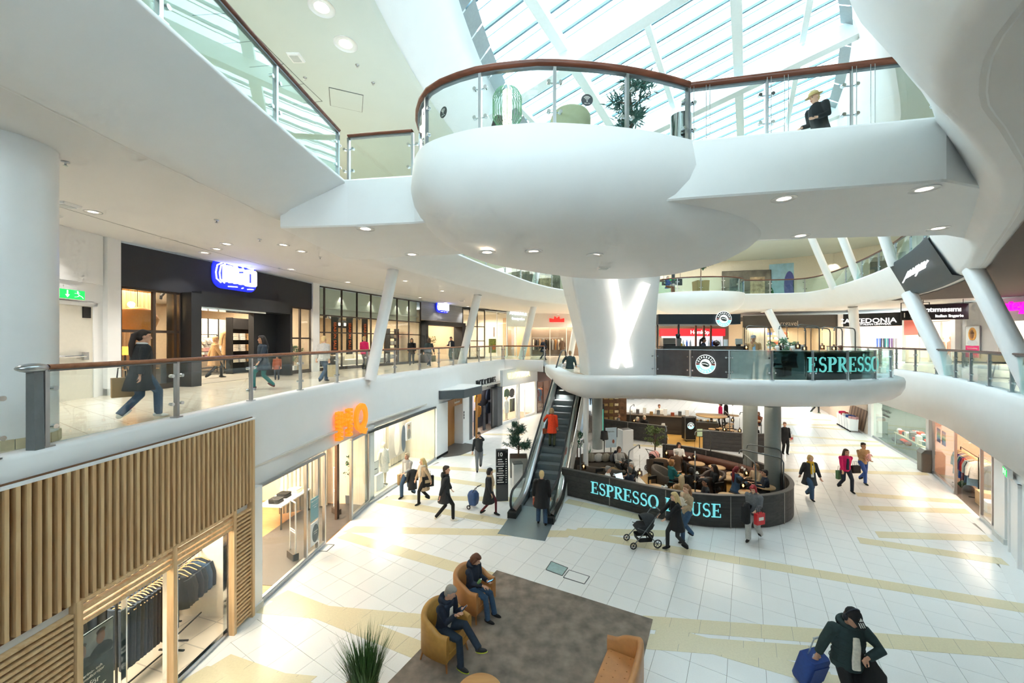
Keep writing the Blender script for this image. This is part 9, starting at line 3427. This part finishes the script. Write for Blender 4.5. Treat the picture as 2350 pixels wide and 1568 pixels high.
for (px, py, f, c, hcol, st_, lb, sk, tp_) in guests:
 person(lb, seat_px(px, py) * (1.035 if py > 1085 else 1), face(*f), 1.7, dict(SIT, hands=[(-.14, -.36, .78), (.14, -.36, .78)]), (tp_, c, .8), ('black', 1.0), 'black', (st_, hcol), sk, .015 if py > 1000 else .02, group='seated cafe guests')
baby('baby on the lap of the long-haired woman in white', seat_px(1563, 1040) + V(0, .35, .55), 0, 'palepink')
t = thing('laptop', 'open laptop with a pale blue screen on the cafe table', 'laptop', seat_px(1431, 1090) * 1.03 + V(0, .15, .75), .5)
MB().box((0, 0, .01), (.34, .24, .02)).build('keyboard', M_STEEL, t)
MB().add([V(-.17, .12, .02), V(.17, .12, .02), V(.17, .2, .24), V(-.17, .2, .24)], [(0, 1, 2, 3)]).build('screen', em('laptop_screen', '#bfe0ee', .7), t)
for k, (px, py) in enumerate(((1528, 1116), (1520, 1118), (1600, 1085), (1704, 1074), (1710, 1078), (1582, 1050), (1410, 1090))):
 m1 = MB()
 p = seat_px(px, py, .78)
 p.z = .752
 t = thing('coffee_cup', 'white coffee cup on a cafe table, %s counted from the left' % (ords[(k * 3) % 7]), 'cup', p, 0, 'white cups on the cafe tables')
 m1.lathe([(.025, 0), (.04, .07), (.036, .07), (.022, .01)], n=12)
 m1.build('cup', M_WHITE2, t)
 MB().lathe([(.03, -.002), (.07, .006), (.07, .008), (.03, .002)], n=16).build('saucer', M_WHITE2, t)
person('barista at the till of the rear cafe counter', (9.9, 26.1, 0), face(-.3, -1), 1.7, STAND, ('jumper', 'white', .8), ('black', 1.0), 'black', ('short', '#6a3f2a'), '#d6a488', .02)
person('woman in a pink jacket queueing in the rear cafe', (14.55, 27.1, 0), face(-.9, .3), 1.68, STAND, ('jacket', 'pink', .8), ('navy', 1.0), 'black', ('bob', '#2a1c16'), '#d6a488', .02)
person('person in a black parka queueing in the rear cafe', (15.1, 27.4, 0), face(-.9, .3), 1.74, STAND, ('coat', 'black', .6), ('charcoal', 1.0), 'black', ('short', '#2a1c16'), '#d6a488', .02)

# ---- high tables with chairs on the right walkway
def plastic_chair(label, loc, rz, m):
 t = thing('bar_chair', label, 'chair', loc, rz, 'blue high chairs on the right walkway')
 m1 = MB()
 m1.sheet([[V(-.22 + .44 * i / 6, -.2 + .4 * j / 5, .72 + .06 * ((i - 3) / 3) ** 2) for i in range(7)] for j in range(6)])
 m1.sheet([[V(-.23 + .46 * i / 6, .2 + .05 * j / 4 - .07 * ((i - 3) / 3) ** 2, .72 + .3 * j / 4) for i in range(7)] for j in range(5)])
 m1.build('shell', m, t)
 for sx in (-1, 1):
  for sy in (-1, 1):
   m1 = MB()
   m1.cyl((sx * .13, sy * .12, .72), (sx * .24, sy * .23, 0), .014, 7)
   m1.build('leg', M_DKSTEEL, t)
 m1 = MB()
 m1.tube([(-.2, -.19, .25), (.2, -.19, .25), (.2, .19, .25), (-.2, .19, .25)], .01, 6, closed=True)
 m1.build('foot_ring', M_DKSTEEL, t)
for k, (x, y) in enumerate(((15.8, 12.9), (15.0, 11.6), (14.45, 11.0), (14.1, 10.3))):
 plastic_chair('blue grey plastic high chair behind the right balustrade, %s from the left' % ords[k], (x + .35, y - .1, L1), 2.2 + .3 * k, pm('blue_grey_plastic', '#3e5560', .5, var=.05))
bpy.data.scenes.remove(TMP)
bpy.data.scenes.remove(TXT)
